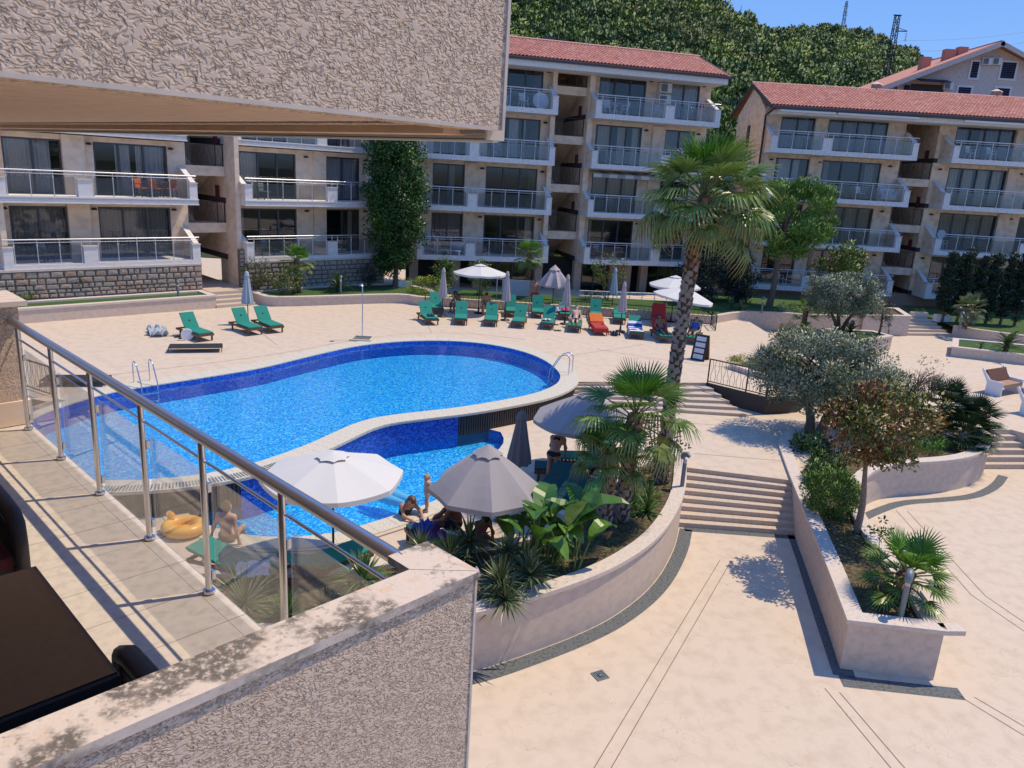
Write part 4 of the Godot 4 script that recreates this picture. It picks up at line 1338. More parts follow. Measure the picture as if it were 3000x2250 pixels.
func court() -> void:
	var pool := smooth(pv([-13.33, -20.45, -13.15, -21.36, -12.77, -22.67, -12.05, -23.68, -10.67, -25.16, -9.20, -26.83, -8.51, -28.12, -7.54, -29.88, -6.57, -31.42, -5.06, -32.71, -3.11, -33.44, -1.25, -33.33, 0.39, -32.24, 1.35, -30.73, 1.79, -29.05, 1.83, -28.12, 1.62, -27.04, 0.90, -25.81, -0.06, -24.88, -1.53, -23.68, -2.68, -22.99, -3.98, -22.20, -4.58, -21.41, -4.95, -20.54, -5.41, -19.43, -6.16, -18.13, -6.85, -17.34, -7.77, -16.74, -9.24, -16.31, -10.73, -16.46, -12.12, -17.48, -13.04, -18.96]), true, 2)
	var kids := smooth(pv([-0.33, -23.63, -0.11, -22.55, -0.31, -21.55, -0.83, -19.89, -1.43, -18.21, -2.16, -17.25, -3.00, -16.42, -3.70, -15.77, -4.35, -15.47, -5.00, -15.34, -5.83, -15.40, -6.66, -15.73, -7.33, -16.19, -7.68, -17.21, -7.58, -18.50, -6.48, -20.35, -3.92, -22.66, -2.31, -23.87]), true, 1)
	var rim := smooth(offset_closed(pool, -0.72), true, 0)
	# ---- ground sheets
	var g := MB.new()
	g.poly(PackedVector2Array([Vector2(-700, -800), Vector2(700, -800), Vector2(700, 300), Vector2(-700, 300)]), -2.4)
	struct("ground", g, M.hill_ground)
	var plaza := MB.new()
	plaza.slab(PackedVector2Array([Vector2(-45, -40), Vector2(60, -40), Vector2(60, 14), Vector2(-45, 14)]), -2.39, LOW)
	struct("plaza", plaza, M.paving)
	var mid := pv([-37.00, -24.05, -12.95, -16.65, -8.79, -11.10, -5.55, -11.19, -2.41, -11.98, -0.56, -12.72, 0.23, -13.23, 1.39, -14.06, 2.27, -14.89, 3.26, -16.17, 4.07, -17.89, 4.56, -19.30, 5.04, -21.21, 5.35, -21.16, 8.15, -20.61, 9.25, -22.20, 12.03, -24.05, 15.73, -25.90, 17.07, -26.73, 18.36, -26.96, 20.35, -24.05, 38.85, -22.20, 57.35, -37.00, 57.35, -74.00, -37.00, -74.00])
	var terrace := MB.new()
	for q in with_hole(mid, kids):
		terrace.poly(q, MID)
	terrace.skirt(mid, LOW - 0.02, MID)
	struct("terrace", terrace, M.paving)
	var deck_far := pv([2.13, -27.66, 7.47, -28.69, 9.31, -27.08, 10.64, -27.57, 12.58, -30.06, 13.51, -33.30, 13.32, -37.93, 13.13, -46.25, 12.95, -51.80, -5.83, -51.80, -18.50, -46.25, -24.05, -37.00, -24.05, -24.98, -13.88, -21.83, -12.95, -22.20, -4.62, -30.53])
	var deck_all := Geometry2D.merge_polygons(deck_far, rim)
	var deck_line: PackedVector2Array = deck_all[0]
	for q in deck_all:
		if q.size() > deck_line.size():
			deck_line = q
	var deck := MB.new()
	for q in with_hole(deck_line, pool):
		deck.poly(q, 0.0)
	struct("pool_deck", deck, M.paving)
	# ---- main pool
	var basin := MB.new()
	basin.poly(pool, -0.62)
	struct("pool_floor", basin, M.pool_floor)
	var sides := MB.new()
	sides.skirt(pool, -0.62, -0.001)
	for k in range(0, sides.i.size(), 3):
		var w := sides.i[k]; sides.i[k] = sides.i[k + 1]; sides.i[k + 1] = w
	for k in sides.n.size():
		sides.n[k] = -sides.n[k]
	struct("pool_side", sides, M.pool_wall)
	var water := MB.new()
	water.poly(pool, -0.09)
	struct("pool_water", water, M.water)
	# coping stones round the pool
	var edge := Node3D.new()
	edge.name = "pool_coping"
	edge.set_meta("kind", "structure")
	add_child(edge)
	var n := pool.size()
	for k in n:
		var j := (k + 1) % n
		var q := PackedVector2Array([pool[k], pool[j], rim[j], rim[k]])
		var c := (q[0] + q[1] + q[2] + q[3]) / 4
		for e in 4:
			q[e] = c + (q[e] - c) * 0.985
		var s := MB.new()
		s.slab(q, -0.05, 0.028)
		mpart(edge, "coping_stone", s, M.coping)
	# the drop on the terrace side: mosaic towards the paddling pool, dark upright slats elsewhere
	var wall := MB.new(); var slats := MB.new(); var mos := MB.new()
	var under := offset_closed(pool, -0.62)
	var o := offset_closed(pool, -0.66)
	wall.skirt(under, MID - 0.4, -0.05)
	for k in n:
		var j := (k + 1) % n
		var a := under[k]; var b := under[j]
		var c := (a + b) / 2
		if c.y < -28.21:
			continue
		if c.x > -6.38 and c.x < -1.76 and c.y > -23.59:
			mos.skirt(PackedVector2Array([o[k], o[j], (o[k] + o[j]) / 2 + (pool[k] - o[k]) * 0.2]), MID - 0.4, -0.051)
		else:
			var cnt := maxi(1, int(a.distance_to(b) / 0.085))
			for s in cnt:
				var p := a.lerp(b, (s + 0.5) / cnt)
				var d := (b - a).normalized()
				slats.box(Vector3(p.x, MID / 2 - 0.05, p.y), Vector3(0.055, -MID - 0.02, 0.07), Basis(Vector3(d.x, 0, d.y), Vector3.UP, Vector3(-d.y, 0, d.x)))
	struct("pool_wall", wall, M.slats)
	var sl := struct("pool_wall_slats", slats, M.slats)
	sl.set_meta("kind", "stuff")
	struct("pool_wall_mosaic", mos, M.mosaic)
	# overflow grating on the near coping
	var gr_m := MB.new()
	for k in n:
		var j := (k + 1) % n
		var c := (rim[k] + rim[j]) / 2
		if c.y > -22.20 and c.x < -5.18:
			var cnt := int(rim[k].distance_to(rim[j]) / 0.07)
			for s in cnt:
				var p := rim[k].lerp(rim[j], (s + 0.5) / maxf(cnt, 1)); var q := pool[k].lerp(pool[j], (s + 0.5) / maxf(cnt, 1))
				gr_m.bar(Vector3(lerpf(p.x, q.x, 0.08), 0.034, lerpf(p.y, q.y, 0.08)), Vector3(lerpf(p.x, q.x, 0.5), 0.034, lerpf(p.y, q.y, 0.5)), 0.03, 0.012)
	struct("overflow_grating", gr_m, M.grey_metal).set_meta("kind", "stuff")
	# ---- paddling pool
	var kf := MB.new()
	kf.poly(kids, MID - 0.42)
	struct("paddling_pool_floor", kf, M.pool_floor)
	var ks := MB.new()
	ks.skirt(kids, MID - 0.42, MID)
	for k in range(0, ks.i.size(), 3):
		var w := ks.i[k]; ks.i[k] = ks.i[k + 1]; ks.i[k + 1] = w
	for k in ks.n.size():
		ks.n[k] = -ks.n[k]
	struct("paddling_pool_side", ks, M.pool_wall)
	var kw := MB.new()
	kw.poly(kids, MID - 0.05)
	struct("paddling_pool_water", kw, M.water)
	var kr := offset_closed(kids, -0.55)
	var ke := Node3D.new()
	ke.name = "paddling_pool_coping"
	ke.set_meta("kind", "structure")
	add_child(ke)
	for k in kids.size():
		var j := (k + 1) % kids.size()
		var c := (kids[k] + kids[j]) / 2
		if Geometry2D.is_point_in_polygon((kr[k] + kr[j]) / 2, rim) or c.y < -22.76 or (c.x < -4.62 and c.y < -17.57):
			continue
		var q := PackedVector2Array([kids[k], kids[j], kr[j], kr[k]])
		var cc := (q[0] + q[1] + q[2] + q[3]) / 4
		for e in 4:
			q[e] = cc + (q[e] - cc) * 0.985
		var s := MB.new()
		s.slab(q, MID - 0.05, MID + 0.02)
		mpart(ke, "coping_stone", s, M.coping)
	joint_line(offset_line(pv([-0.37, -19.89, -0.93, -17.76, -1.85, -16.56, -2.78, -15.68, -3.89, -14.89, -5.00, -14.66, -6.10, -14.85, -6.94, -15.36, -7.77, -16.09]), 0.0), MID + 0.006, 0.05)
	# ---- flights of steps
	stairs("terrace_steps", M.step, Vector3(4.72, 0.00, -19.27), Vector3(7.95, 0.00, -19.17), Vector3(8.15, 0.00, -20.63), Vector3(5.27, 0.00, -21.14), LOW, MID, 8)
	stairs("deck_steps", M.step, Vector3(2.08, 0.00, -26.70), Vector3(8.52, 0.00, -26.61), Vector3(7.47, 0.00, -28.68), Vector3(2.35, 0.00, -27.49), MID, 0.0, 6)
	stairs("plaza_steps", M.step, Vector3(16.37, 0.00, -25.34), Vector3(19.43, 0.00, -25.81), Vector3(18.41, 0.00, -27.01), Vector3(17.11, 0.00, -26.78), LOW, MID, 6)
	stairs("block_steps", M.step, Vector3(-14.94, 0.00, -37.83), Vector3(-13.51, 0.00, -39.31), Vector3(-14.43, 0.00, -40.24), Vector3(-15.91, 0.00, -38.76), 0.0, 0.6, 4)
	stairs("far_steps", M.step, Vector3(23.22, 0.00, -45.19), Vector3(26.27, 0.00, -45.88), Vector3(25.53, 0.00, -47.55), Vector3(23.87, 0.00, -47.18), MID, 0.25, 6)
	# slate bands along the foot of the walls
	for q in [[[-2.31, -11.65, -0.43, -12.44, 0.43, -12.98, 1.63, -13.84, 2.53, -14.66, 3.55, -16.01, 4.35, -17.80, 4.76, -19.19], 0.02, 0.36], [[4.90, -19.24, 7.91, -19.13], 0.0, 0.22], [[8.33, -20.35, 7.86, -17.57, 7.40, -15.26, 6.98, -12.95], 0.0, 0.42], [[6.66, -13.01, 8.88, -12.82], 0.0, 0.35], [[10.18, -20.63, 11.01, -21.32, 12.07, -22.06, 13.46, -22.43, 14.80, -22.89, 16.00, -23.87, 16.84, -24.88], 0.0, 0.3]]:
		var line := smooth(pv(q[0]), false, 2)
		var m := MB.new()
		var a := offset_line(line, q[1]); var b := offset_line(line, q[2])
		for k in line.size() - 1:
			m.quad(Vector3(a[k].x, LOW + 0.005, a[k].y), Vector3(b[k].x, LOW + 0.005, b[k].y), Vector3(b[k + 1].x, LOW + 0.005, b[k + 1].y), Vector3(a[k + 1].x, LOW + 0.005, a[k + 1].y))
		for k in m.n.size():
			m.n[k] = Vector3.UP
		struct("slate_band", m, M.slate_band)
	# double joints cut into the stamped concrete
	for q in [[[0.97, -8.88, 5.46, -17.48]], [[1.23, -8.88, 5.74, -17.48]], [[6.24, -12.58, 7.03, -7.86]], [[6.48, -12.49, 7.29, -7.86]], [[8.79, -12.58, 11.29, -8.33]], [[9.07, -12.58, 11.56, -8.51]], [[11.65, -21.28, 11.19, -16.46, 12.21, -12.03]], [[11.98, -21.28, 11.52, -16.46, 12.49, -12.03]]]:
		joint_line(pv(q[0]), LOW + 0.005)
	for q in [[-14.06, -24.61, -9.53, -28.77, -7.40, -32.01, -5.18, -34.41, -2.41, -35.52, 0.46, -34.69], [6.01, -35.15, 2.41, -31.91], [-9.71, -30.71, -11.65, -33.76], [-3.89, -35.06, -4.44, -37.55], [3.70, -33.49, 6.94, -31.91, 9.99, -31.27]]:
		joint_line(smooth(pv(q), false, 2), 0.004, 0.02)
	for q in [[5.00, -25.53, 10.64, -25.25], [3.15, -22.66, 5.55, -25.90], [5.74, -22.39, 8.42, -22.20]]:
		joint_line(pv(q), MID + 0.004, 0.018)
	for q in [[2.14, -13.58], [11.21, -18.05]]:
		var d := MB.new()
		var f := Basis(Vector3.UP, 0.5)
		for e in [[0.12, 0, 0.02, 0.26], [-0.12, 0, 0.02, 0.26], [0, 0.12, 0.22, 0.02], [0, -0.12, 0.22, 0.02]]:
			d.box(Vector3(e[0], 0.008, e[1]) , Vector3(e[2], 0.016, e[3]))
		for k in 6:
			d.box(Vector3(-0.09 + 0.036 * k, 0.006, 0), Vector3(0.018, 0.01, 0.22))
		d.lathe([Vector2(0, 0.012), Vector2(0.05, 0.016), Vector2(0.0, 0.02)], 10)
		tag(mpart(self, "floor_drain", d, M.grey_metal, Vector3(q[0] * 0.925, LOW + 0.002, q[1] * 0.925), f), "square metal floor drain set in the plaza near the curved planter" if q[0] < 5 else "small dark floor drain in the plaza right of the red leaved tree", "drain", "floor drains")
	# ---- planters
	var front := pv([-9.71, -12.21, -5.55, -11.19, -2.31, -11.65, -0.43, -12.44, 0.43, -12.98, 1.63, -13.84, 2.53, -14.66, 3.55, -16.01, 4.35, -17.80, 4.79, -19.27, 5.04, -20.54, 5.32, -21.55, 4.81, -21.97, 4.07, -21.28, 3.05, -19.79, 2.35, -18.63, 1.62, -16.84, 0.46, -15.63, -1.39, -14.80, -2.78, -14.06, -4.62, -13.51, -8.79, -13.51])
	planter("planter", "long curved pink planter below the balcony with palms, yuccas and banana leaves", front, LOW, -0.385, -0.46, 0.28, 0.05, "soil", 4)
	var right := pv([6.78, -13.23, 7.19, -15.27, 7.63, -17.73, 8.15, -20.60, 8.63, -22.99, 8.79, -23.77, 9.24, -24.68, 10.16, -25.73, 12.03, -27.01, 14.80, -27.66, 16.74, -27.20, 17.07, -26.27, 16.60, -25.25, 15.82, -24.23, 14.71, -23.31, 13.44, -22.76, 12.01, -22.39, 10.82, -21.60, 9.62, -19.89, 9.11, -18.04, 8.79, -14.80, 8.53, -13.04])
	planter("planter", "tall pink planter on the plaza with the red leaved tree and the grey lamp", right, LOW, -0.55, -0.68, 0.28, 0.05, "soil", 3, false)
	var ledge := MB.new()
	ledge.box(Vector3(8.71, -0.60, -13.15), Vector3(0.42, 0.10, 0.28), Basis(Vector3.UP, 0.08))
	tag(mpart(self, "coping_end", ledge, M.wall_cap), "coping stone that sticks out over the corner of the tall planter", "coping stone")
	planter("planter", "straight pink planter with lawn at the foot of the rubble stone wall", pv([-28.21, -24.61, -20.82, -32.03, -14.98, -37.88, -16.23, -39.17, -29.60, -25.99]), -0.05, 0.66, 0.58, 0.28, 0.04, "lawn")
	planter("planter", "pink planter with the little palm and bushes right of the block steps", pv([-14.38, -40.84, -13.64, -39.96, -12.77, -39.13, -11.47, -39.68, -10.08, -40.47, -7.77, -41.90, -6.20, -42.55, -5.46, -41.99, -4.62, -42.09, -4.25, -42.74, -5.37, -45.70, -8.42, -46.71]), -0.05, 0.5, 0.42, 0.28, 0.04, "lawn", 1)
	var strip := MB.new()
	strip.slab(pv([-4.16, -42.74, 10.82, -41.90, 12.58, -43.84, 12.58, -47.18, -3.33, -46.71]), -0.02, 0.3)
	struct("garden_lawn", strip, M.lawn)
	var low := MB.new()
	tag(mpart(self, "garden_wall", band(smooth(pv([-4.35, -42.41, 1.85, -42.32, 7.40, -41.99, 10.82, -41.62]), false, 1), -0.12, 0.12, 0.0, 0.46), M.garden_plaster), "low pink wall behind the dark railing and the back loungers", "garden wall")
	var far := band(smooth(pv([10.82, -41.67, 13.23, -44.21, 16.19, -44.31, 19.43, -44.49, 22.99, -45.23]), false, 2), -0.3, 0.0, MID, 0.42)
	tag(mpart(self, "garden_wall", far, M.garden_plaster), "long pink wall that curves away under the pine tree", "garden wall")
	var far2 := band(smooth(pv([26.27, -45.88, 27.94, -44.68, 30.99, -43.11, 37.00, -41.62]), false, 2), -0.3, 0.0, MID, -0.02)
	tag(mpart(self, "garden_wall", far2, M.garden_plaster), "pink wall right of the far steps below the dark cypress hedge", "garden wall")
	var beds := MB.new()
	beds.poly(pv([10.92, -41.90, 13.23, -44.40, 16.19, -44.49, 19.43, -44.68, 22.99, -45.42, 22.57, -51.80, 11.10, -51.80]), 0.36)
	beds.poly(pv([26.27, -46.16, 27.94, -44.96, 30.99, -43.38, 37.00, -41.90, 40.70, -53.65, 26.64, -53.65]), -0.05)
	struct("garden_bed", beds, M.lawn)
	planter("planter", "square pink planter beside the far steps", pv([20.17, -44.40, 23.22, -45.09, 23.87, -48.10, 20.91, -47.73]), MID, 0.56, 0.45)
	planter("planter", "small pink planter with lawn and a sago palm at the right edge", pv([22.95, -39.77, 26.16, -38.66, 30.53, -37.46, 31.45, -40.70, 26.83, -41.90, 24.42, -42.37]), MID, -0.12, -0.18, 0.25, 0.04, "lawn")
	planter("planter", "pink island planter under the far olive trees", pv([13.88, -37.55, 14.80, -35.89, 17.21, -38.39, 20.22, -40.75, 19.70, -41.99, 17.11, -41.81, 14.80, -39.96]), MID, 0.1, 0.02, 0.25, 0.04, "lawn")
	planter("planter", "pink planter on the pool deck with the yellow hedge", pv([9.02, -31.17, 9.62, -30.16, 10.73, -29.05, 12.30, -30.16, 13.23, -32.84, 12.21, -34.41, 10.55, -33.30]), -0.05, 0.22, 0.15, 0.22, 0.03)
	planter("planter", "low pink planter with juniper right of the plaza steps", pv([19.06, -25.16, 19.52, -27.10, 21.74, -28.49, 27.75, -25.44, 27.75, -21.28, 19.43, -22.76]), LOW, 0.0, -0.08)
	# the retaining wall with a railing at the corner of the deck
	var rw := MB.new()
	rw.skirt(pv([7.51, -28.68, 9.31, -27.07, 10.68, -27.57, 12.40, -29.97]), LOW, 0.02, false)
	tag(mpart(self, "retaining_wall", rw, M.slats), "dark retaining wall at the corner of the pool deck", "wall")
	var rr := thing("railing", "black railing on the dark retaining wall beside the deck steps", "railing")
	bar_railing(rr, "railing_panel", Vector3(7.51, 0.00, -28.68), Vector3(9.29, 0.00, -27.13), 0.95, 4)
	bar_railing(rr, "railing_panel", Vector3(9.31, 0.00, -27.10), Vector3(10.64, 0.00, -27.52), 0.95, 5)
	var fr := thing("railing", "long black railing behind the loungers in front of the low wall", "railing")
	bar_railing(fr, "railing_panel", Vector3(-5.00, 0.00, -41.62), Vector3(2.78, 0.00, -41.72), 0.8, 6)
	bar_railing(fr, "railing_panel", Vector3(2.78, 0.00, -41.72), Vector3(10.55, 0.00, -41.16), 0.8, 7)
	bar_railing(fr, "railing_panel", Vector3(10.55, 0.00, -41.16), Vector3(10.45, 0.00, -39.68), 0.8, 8)
	var lr := thing("railing", "black railing left of the pool beside the near pillar", "railing")
	bar_railing(lr, "railing_panel", Vector3(-13.97, 0.00, -22.29), Vector3(-15.73, 0.00, -23.31), 0.95, 9)
	# plank seat wall on the terrace side of the long planter
	var seat := band(smooth(pv([1.43, -16.56, 1.80, -17.30, 2.22, -18.22, 2.54, -19.06]), false, 2), -0.34, 0.0, MID, -0.27)
	tag(mpart(self, "seat_wall", seat, M.wall_cap), "curved white seat wall between loungers and the two small palms", "seat wall")

# ---------------------------------------------------------------- people
func body(bones: Array, cell: float) -> ArrayMesh:
	# bones: [a, b, radius at a, radius at b]; their distances are joined smoothly and meshed as surface nets
	var k := 42.0
	var lo := Vector3.ONE * 99; var hi := -lo
	for b in bones:
		var r := maxf(b[2], b[3]) + 0.07
		for e in 2:
			lo = lo.min(b[e] - Vector3.ONE * r); hi = hi.max(b[e] + Vector3.ONE * r)
	var nx := int((hi.x - lo.x) / cell) + 2; var ny := int((hi.y - lo.y) / cell) + 2; var nz := int((hi.z - lo.z) / cell) + 2
	var f := PackedFloat32Array()
	f.resize(nx * ny * nz)
	for b in bones:
		var a: Vector3 = b[0]; var ab: Vector3 = b[1] - b[0]
		var l2 := maxf(ab.length_squared(), 1e-6)
		var r := maxf(b[2], b[3]) + 0.07
		var p0: Vector3 = ((b[0] as Vector3).min(b[1]) - Vector3.ONE * r - lo) / cell; var p1: Vector3 = ((b[0] as Vector3).max(b[1]) + Vector3.ONE * r - lo) / cell
		for z in range(maxi(0, int(p0.z)), mini(nz, int(p1.z) + 1)):
			for y in range(maxi(0, int(p0.y)), mini(ny, int(p1.y) + 1)):
				var row := (z * ny + y) * nx
				for x in range(maxi(0, int(p0.x)), mini(nx, int(p1.x) + 1)):
					var q := lo + Vector3(x, y, z) * cell - a
					var t := clampf(q.dot(ab) / l2, 0, 1)
					var d := (q - ab * t).length() - lerpf(b[2], b[3], t)
					if d < 0.1:
						f[row + x] += exp(-k * maxf(d, -0.2))
	var m := MB.new()
	var id := {}
	var corner := [0, 1, nx, nx + 1, nx * ny, nx * ny + 1, nx * ny + nx, nx * ny + nx + 1]
	for z in nz - 1:
		for y in ny - 1:
			var row := (z * ny + y) * nx
			for x in nx - 1:
				var at := row + x
				var inside := 0
				for c in 8:
					if f[at + corner[c]] > 1.0:
						inside += 1
				if inside == 0 or inside == 8:
					continue
				var s := Vector3.ZERO; var n := 0
				var g := Vector3.ZERO
				for c in 8:
					var vc := -log(maxf(f[at + corner[c]], 1e-4))
					g += Vector3(1 if c & 1 else -1, 1 if c & 2 else -1, 1 if c & 4 else -1) * vc
					for e in [1, 2, 4]:
						if not (c & e):
							var vd := -log(maxf(f[at + corner[c | e]], 1e-4))
							if (vc < 0) != (vd < 0):
								var w := vc / (vc - vd)
								s += Vector3(c & 1, (c >> 1) & 1, (c >> 2) & 1) + Vector3(w if e == 1 else 0.0, w if e == 2 else 0.0, w if e == 4 else 0.0)
								n += 1
				id[at] = m.put(lo + (Vector3(x, y, z) + s / n) * cell, g.normalized())
	for at in id:
		for e in 3:
			var step: int = [1, nx, nx * ny][e]; var u: int = [nx, nx * ny, 1][e]; var w: int = [nx * ny, 1, nx][e]
			var a := f[at] > 1.0; var b := f[at + step] > 1.0
			if a != b and id.has(at - u) and id.has(at - w) and id.has(at - u - w):
				var i0: int = id[at - u - w]; var i1: int = id[at - w]; var i2: int = id[at]; var i3: int = id[at - u]
				if a:
					m.i.append_array([i0, i2, i1, i0, i3, i2])
				else:
					m.i.append_array([i0, i1, i2, i0, i2, i3])
	return m.mesh()

const J := ["pelvis", "waist", "chest", "neck", "head", "ls", "le", "lw", "rs", "re", "rw", "lh", "lk", "la", "lt", "rh", "rk", "ra", "rt"]

func person(label: String, at: Vector3, turn: float, pose: Array, o := {}) -> Node3D:
	# pose: spine joints as (y, z) with x = 0, then limb joints (x, y, z) for the left; the right mirrors unless given
	var t := thing("person", label, "person", at, turn)
	var s: float = o.get("size", 1.0)
	var p := {}
	for k in 5:
		p[J[k]] = Vector3(0, pose[k * 2], pose[k * 2 + 1]) * s
	for k in 3:
		var q := Vector3(pose[10 + k * 3], pose[11 + k * 3], pose[12 + k * 3])
		p[J[5 + k]] = q * s; p[J[8 + k]] = (o.rarm[k] if o.has("rarm") else q * Vector3(-1, 1, 1)) * s
	for k in 4:
		var q := Vector3(pose[19 + k * 3], pose[20 + k * 3], pose[21 + k * 3])
		p[J[11 + k]] = q * s; p[J[15 + k]] = (o.rleg[k] if o.has("rleg") else q * Vector3(-1, 1, 1)) * s
	var f: float = o.get("stout", 1.0) * s
	var b := [[p.pelvis, p.waist, 0.10 * f, 0.09 * f], [p.waist, p.chest, 0.09 * f, 0.10 * f], [p.chest, p.neck, 0.09 * f, 0.05 * s], [p.neck, p.head, 0.048 * s, 0.05 * s]]
	for side in ["l", "r"]:
		var sh: Vector3 = p[side + "s"]; var hp: Vector3 = p[side + "h"]
		b.append_array([[p.waist.lerp(sh, 0.15) , sh.lerp(p.chest, 0.35), 0.085 * f, 0.085 * f], [hp, p.waist.lerp(hp, 0.3), 0.10 * f, 0.08 * f], [p.chest.lerp(p.neck, 0.4), sh, 0.06 * s, 0.052 * s]])
		b.append_array([[sh, p[side + "e"], 0.05 * f, 0.037 * f], [p[side + "e"], p[side + "w"], 0.037 * f, 0.025 * s]])
		b.append_array([[hp, p[side + "k"], 0.085 * f, 0.052 * f], [p[side + "k"], p[side + "k"].lerp(p[side + "a"], 0.35), 0.05 * f, 0.052 * f], [p[side + "k"].lerp(p[side + "a"], 0.35), p[side + "a"], 0.05 * f, 0.032 * s], [p[side + "a"], p[side + "t"], 0.036 * s, 0.026 * s]])
		var hand: Vector3 = (p[side + "w"] - p[side + "e"]).normalized()
		b.append([p[side + "w"], p[side + "w"] + hand * 0.07 * s, 0.026 * s, 0.03 * s])
	var up: Vector3 = (p.head - p.neck).normalized()
	var look: Vector3 = o.get("look", Vector3(0, 0, 1))
	look = (look - up * look.dot(up)).normalized()
	var big := 1.25 if s < 0.7 else 1.0
	var h: Vector3 = p.head + up * 0.05 * s
	b.append_array([[h - up * 0.035 * s * big + look * 0.02 * s, h + up * 0.03 * s * big, 0.068 * s * big, 0.086 * s * big], [h + look * 0.075 * s * big, h + look * 0.095 * s * big - up * 0.02 * s, 0.018 * s, 0.014 * s]])
	var side_v := up.cross(look)
	for e in [-1, 1]:
		b.append([h + side_v * e * 0.08 * s * big - up * 0.015 * s, h + side_v * e * 0.085 * s * big + up * 0.02 * s, 0.018 * s, 0.016 * s])
	var cell: float = o.get("cell", 0.02)
	var skin: StandardMaterial3D = M[o.get("skin", "skin_tan")]
	var bm := part(t, "body", body(b, cell), skin)
	var hands := MB.new()
	for side in ["l", "r"]:
		var d: Vector3 = (p[side + "w"] - p[side + "e"]).normalized()
		var x := d.cross(Vector3(0.2, 0.3, 1)).normalized(); var z := d.cross(x)
		for k in 5:
			var a: Vector3 = p[side + "w"] + d * (0.075 if k else 0.03) * s + x * (k - 2.5 if k else 2.0) * 0.016 * s
			var l: float = [0.055, 0.07, 0.078, 0.072, 0.058][k] * s
			var g := d if k else (d + x * 0.8).normalized()
			hands.tube([a, a + g * l * 0.5 + z * 0.006 * s, a + g * l + z * 0.022 * s], [0.009 * s, 0.0085 * s, 0.006 * s], 6)
	mpart(bm, "fingers", hands, skin)
	# face
	var face := MB.new()
	for e in [-1, 1]:
		face.box(h + look * 0.083 * s * big + side_v * e * 0.031 * s * big + up * 0.008 * s, Vector3(0.02, 0.01, 0.006) * s, Basis(side_v, up, look))
	face.box(h + look * 0.083 * s * big - up * 0.052 * s * big, Vector3(0.034, 0.008, 0.008) * s, Basis(side_v, up, look))
	mpart(bm, "eyes_and_mouth", face, M.maroon)
	# hair
	var hb := [[h + up * 0.03 * s - look * 0.015 * s, h + up * 0.045 * s + look * 0.02 * s, 0.088 * s * big, 0.075 * s * big], [h - look * 0.03 * s, h - up * 0.05 * s - look * 0.035 * s, 0.08 * s * big, 0.06 * s * big]]
	match o.get("hair_style", "short"):
		"long":
			hb.append([h - look * 0.05 * s, p.neck - look * 0.07 * s - up * 0.06 * s, 0.07 * s, 0.05 * s])
		"bun":
			hb.append([h + up * 0.12 * s - look * 0.04 * s, h + up * 0.13 * s - look * 0.05 * s, 0.04 * s, 0.04 * s])
	part(t, "hair", body(hb, cell * 0.7), M[o.get("hair", "hair_dark")])
	var cloth: String = o.get("cloth", "black_cloth")
	var br := 0.012 * s
	var below := [[p.pelvis, p.pelvis.lerp(p.waist, 0.25), 0.10 * f + br, 0.095 * f + br]]
	for side in ["l", "r"]:
		below.append([p[side + "h"], (p[side + "h"] as Vector3).lerp(p[side + "k"], 0.35 if o.get("shorts", false) else 0.02), 0.10 * f + br, (0.095 if o.get("shorts", false) else 0.08) * f + br])
	part(t, "swimwear", body(below, cell * 0.85), M[cloth])
	if o.has("top"):
		var c := []
		if o.top == "band":
			for e in [["ls", "rs"], ["rs", "ls"]]:
				var q: Vector3 = p.chest.lerp(p[e[0]], 0.35)
				c.append([q, p.chest.lerp(p[e[1]], 0.1), 0.09 * f + br, 0.088 * f + br])
		else:
			c = [[p.pelvis, p.waist, 0.11 * f + br, 0.095 * f + br], [p.waist, p.chest, 0.10 * f + br, 0.11 * f + br]]
			for e in ["ls", "rs"]:
				c.append([p.waist.lerp(p[e], 0.15), (p[e] as Vector3).lerp(p.chest, 0.35), 0.09 * f + br, 0.085 * f + br])
		part(t, "swim_top", body(c, cell * 0.85), M[o.get("top_cloth", cloth)])
	return t

const STAND := [0.92, 0.0, 1.05, 0.0, 1.28, 0.0, 1.46, 0.0, 1.56, 0.02, 0.17, 1.41, 0, 0.23, 1.14, 0.0, 0.25, 0.9, 0.06, 0.09, 0.9, 0, 0.10, 0.5, 0.02, 0.10, 0.07, 0, 0.12, 0.03, 0.14]
const BEND := [0.88, -0.02, 1.0, 0.05, 1.16, 0.20, 1.28, 0.33, 1.35, 0.42, 0.16, 1.23, 0.25, 0.21, 0.98, 0.30, 0.17, 0.76, 0.38, 0.09, 0.86, -0.02, 0.12, 0.47, 0.02, 0.13, 0.07, -0.03, 0.14, 0.03, 0.12]
const EDGE := [0.12, 0.0, 0.27, -0.03, 0.47, -0.02, 0.63, 0.02, 0.72, 0.03, 0.17, 0.57, 0, 0.26, 0.32, -0.08, 0.33, 0.05, -0.1, 0.1, 0.11, 0.03, 0.12, 0.12, 0.45, 0.12, -0.28, 0.5, 0.13, -0.33, 0.62]
const PERCH := [0.44, 0.0, 0.58, 0.02, 0.78, 0.10, 0.93, 0.19, 1.01, 0.26, 0.19, 0.88, 0.13, 0.23, 0.62, 0.30, 0.12, 0.52, 0.47, 0.1, 0.43, 0.04, 0.16, 0.47, 0.46, 0.15, 0.07, 0.42, 0.16, 0.03, 0.57]
const LIE := [0.50, -1.05, 0.59, -1.2, 0.74, -1.36, 0.89, -1.5, 0.96, -1.55, 0.17, 0.86, -1.45, 0.27, 0.62, -1.28, 0.22, 0.53, -1.02, 0.09, 0.48, -1.0, 0.11, 0.53, -0.6, 0.10, 0.46, -0.18, 0.12, 0.55, -0.1]
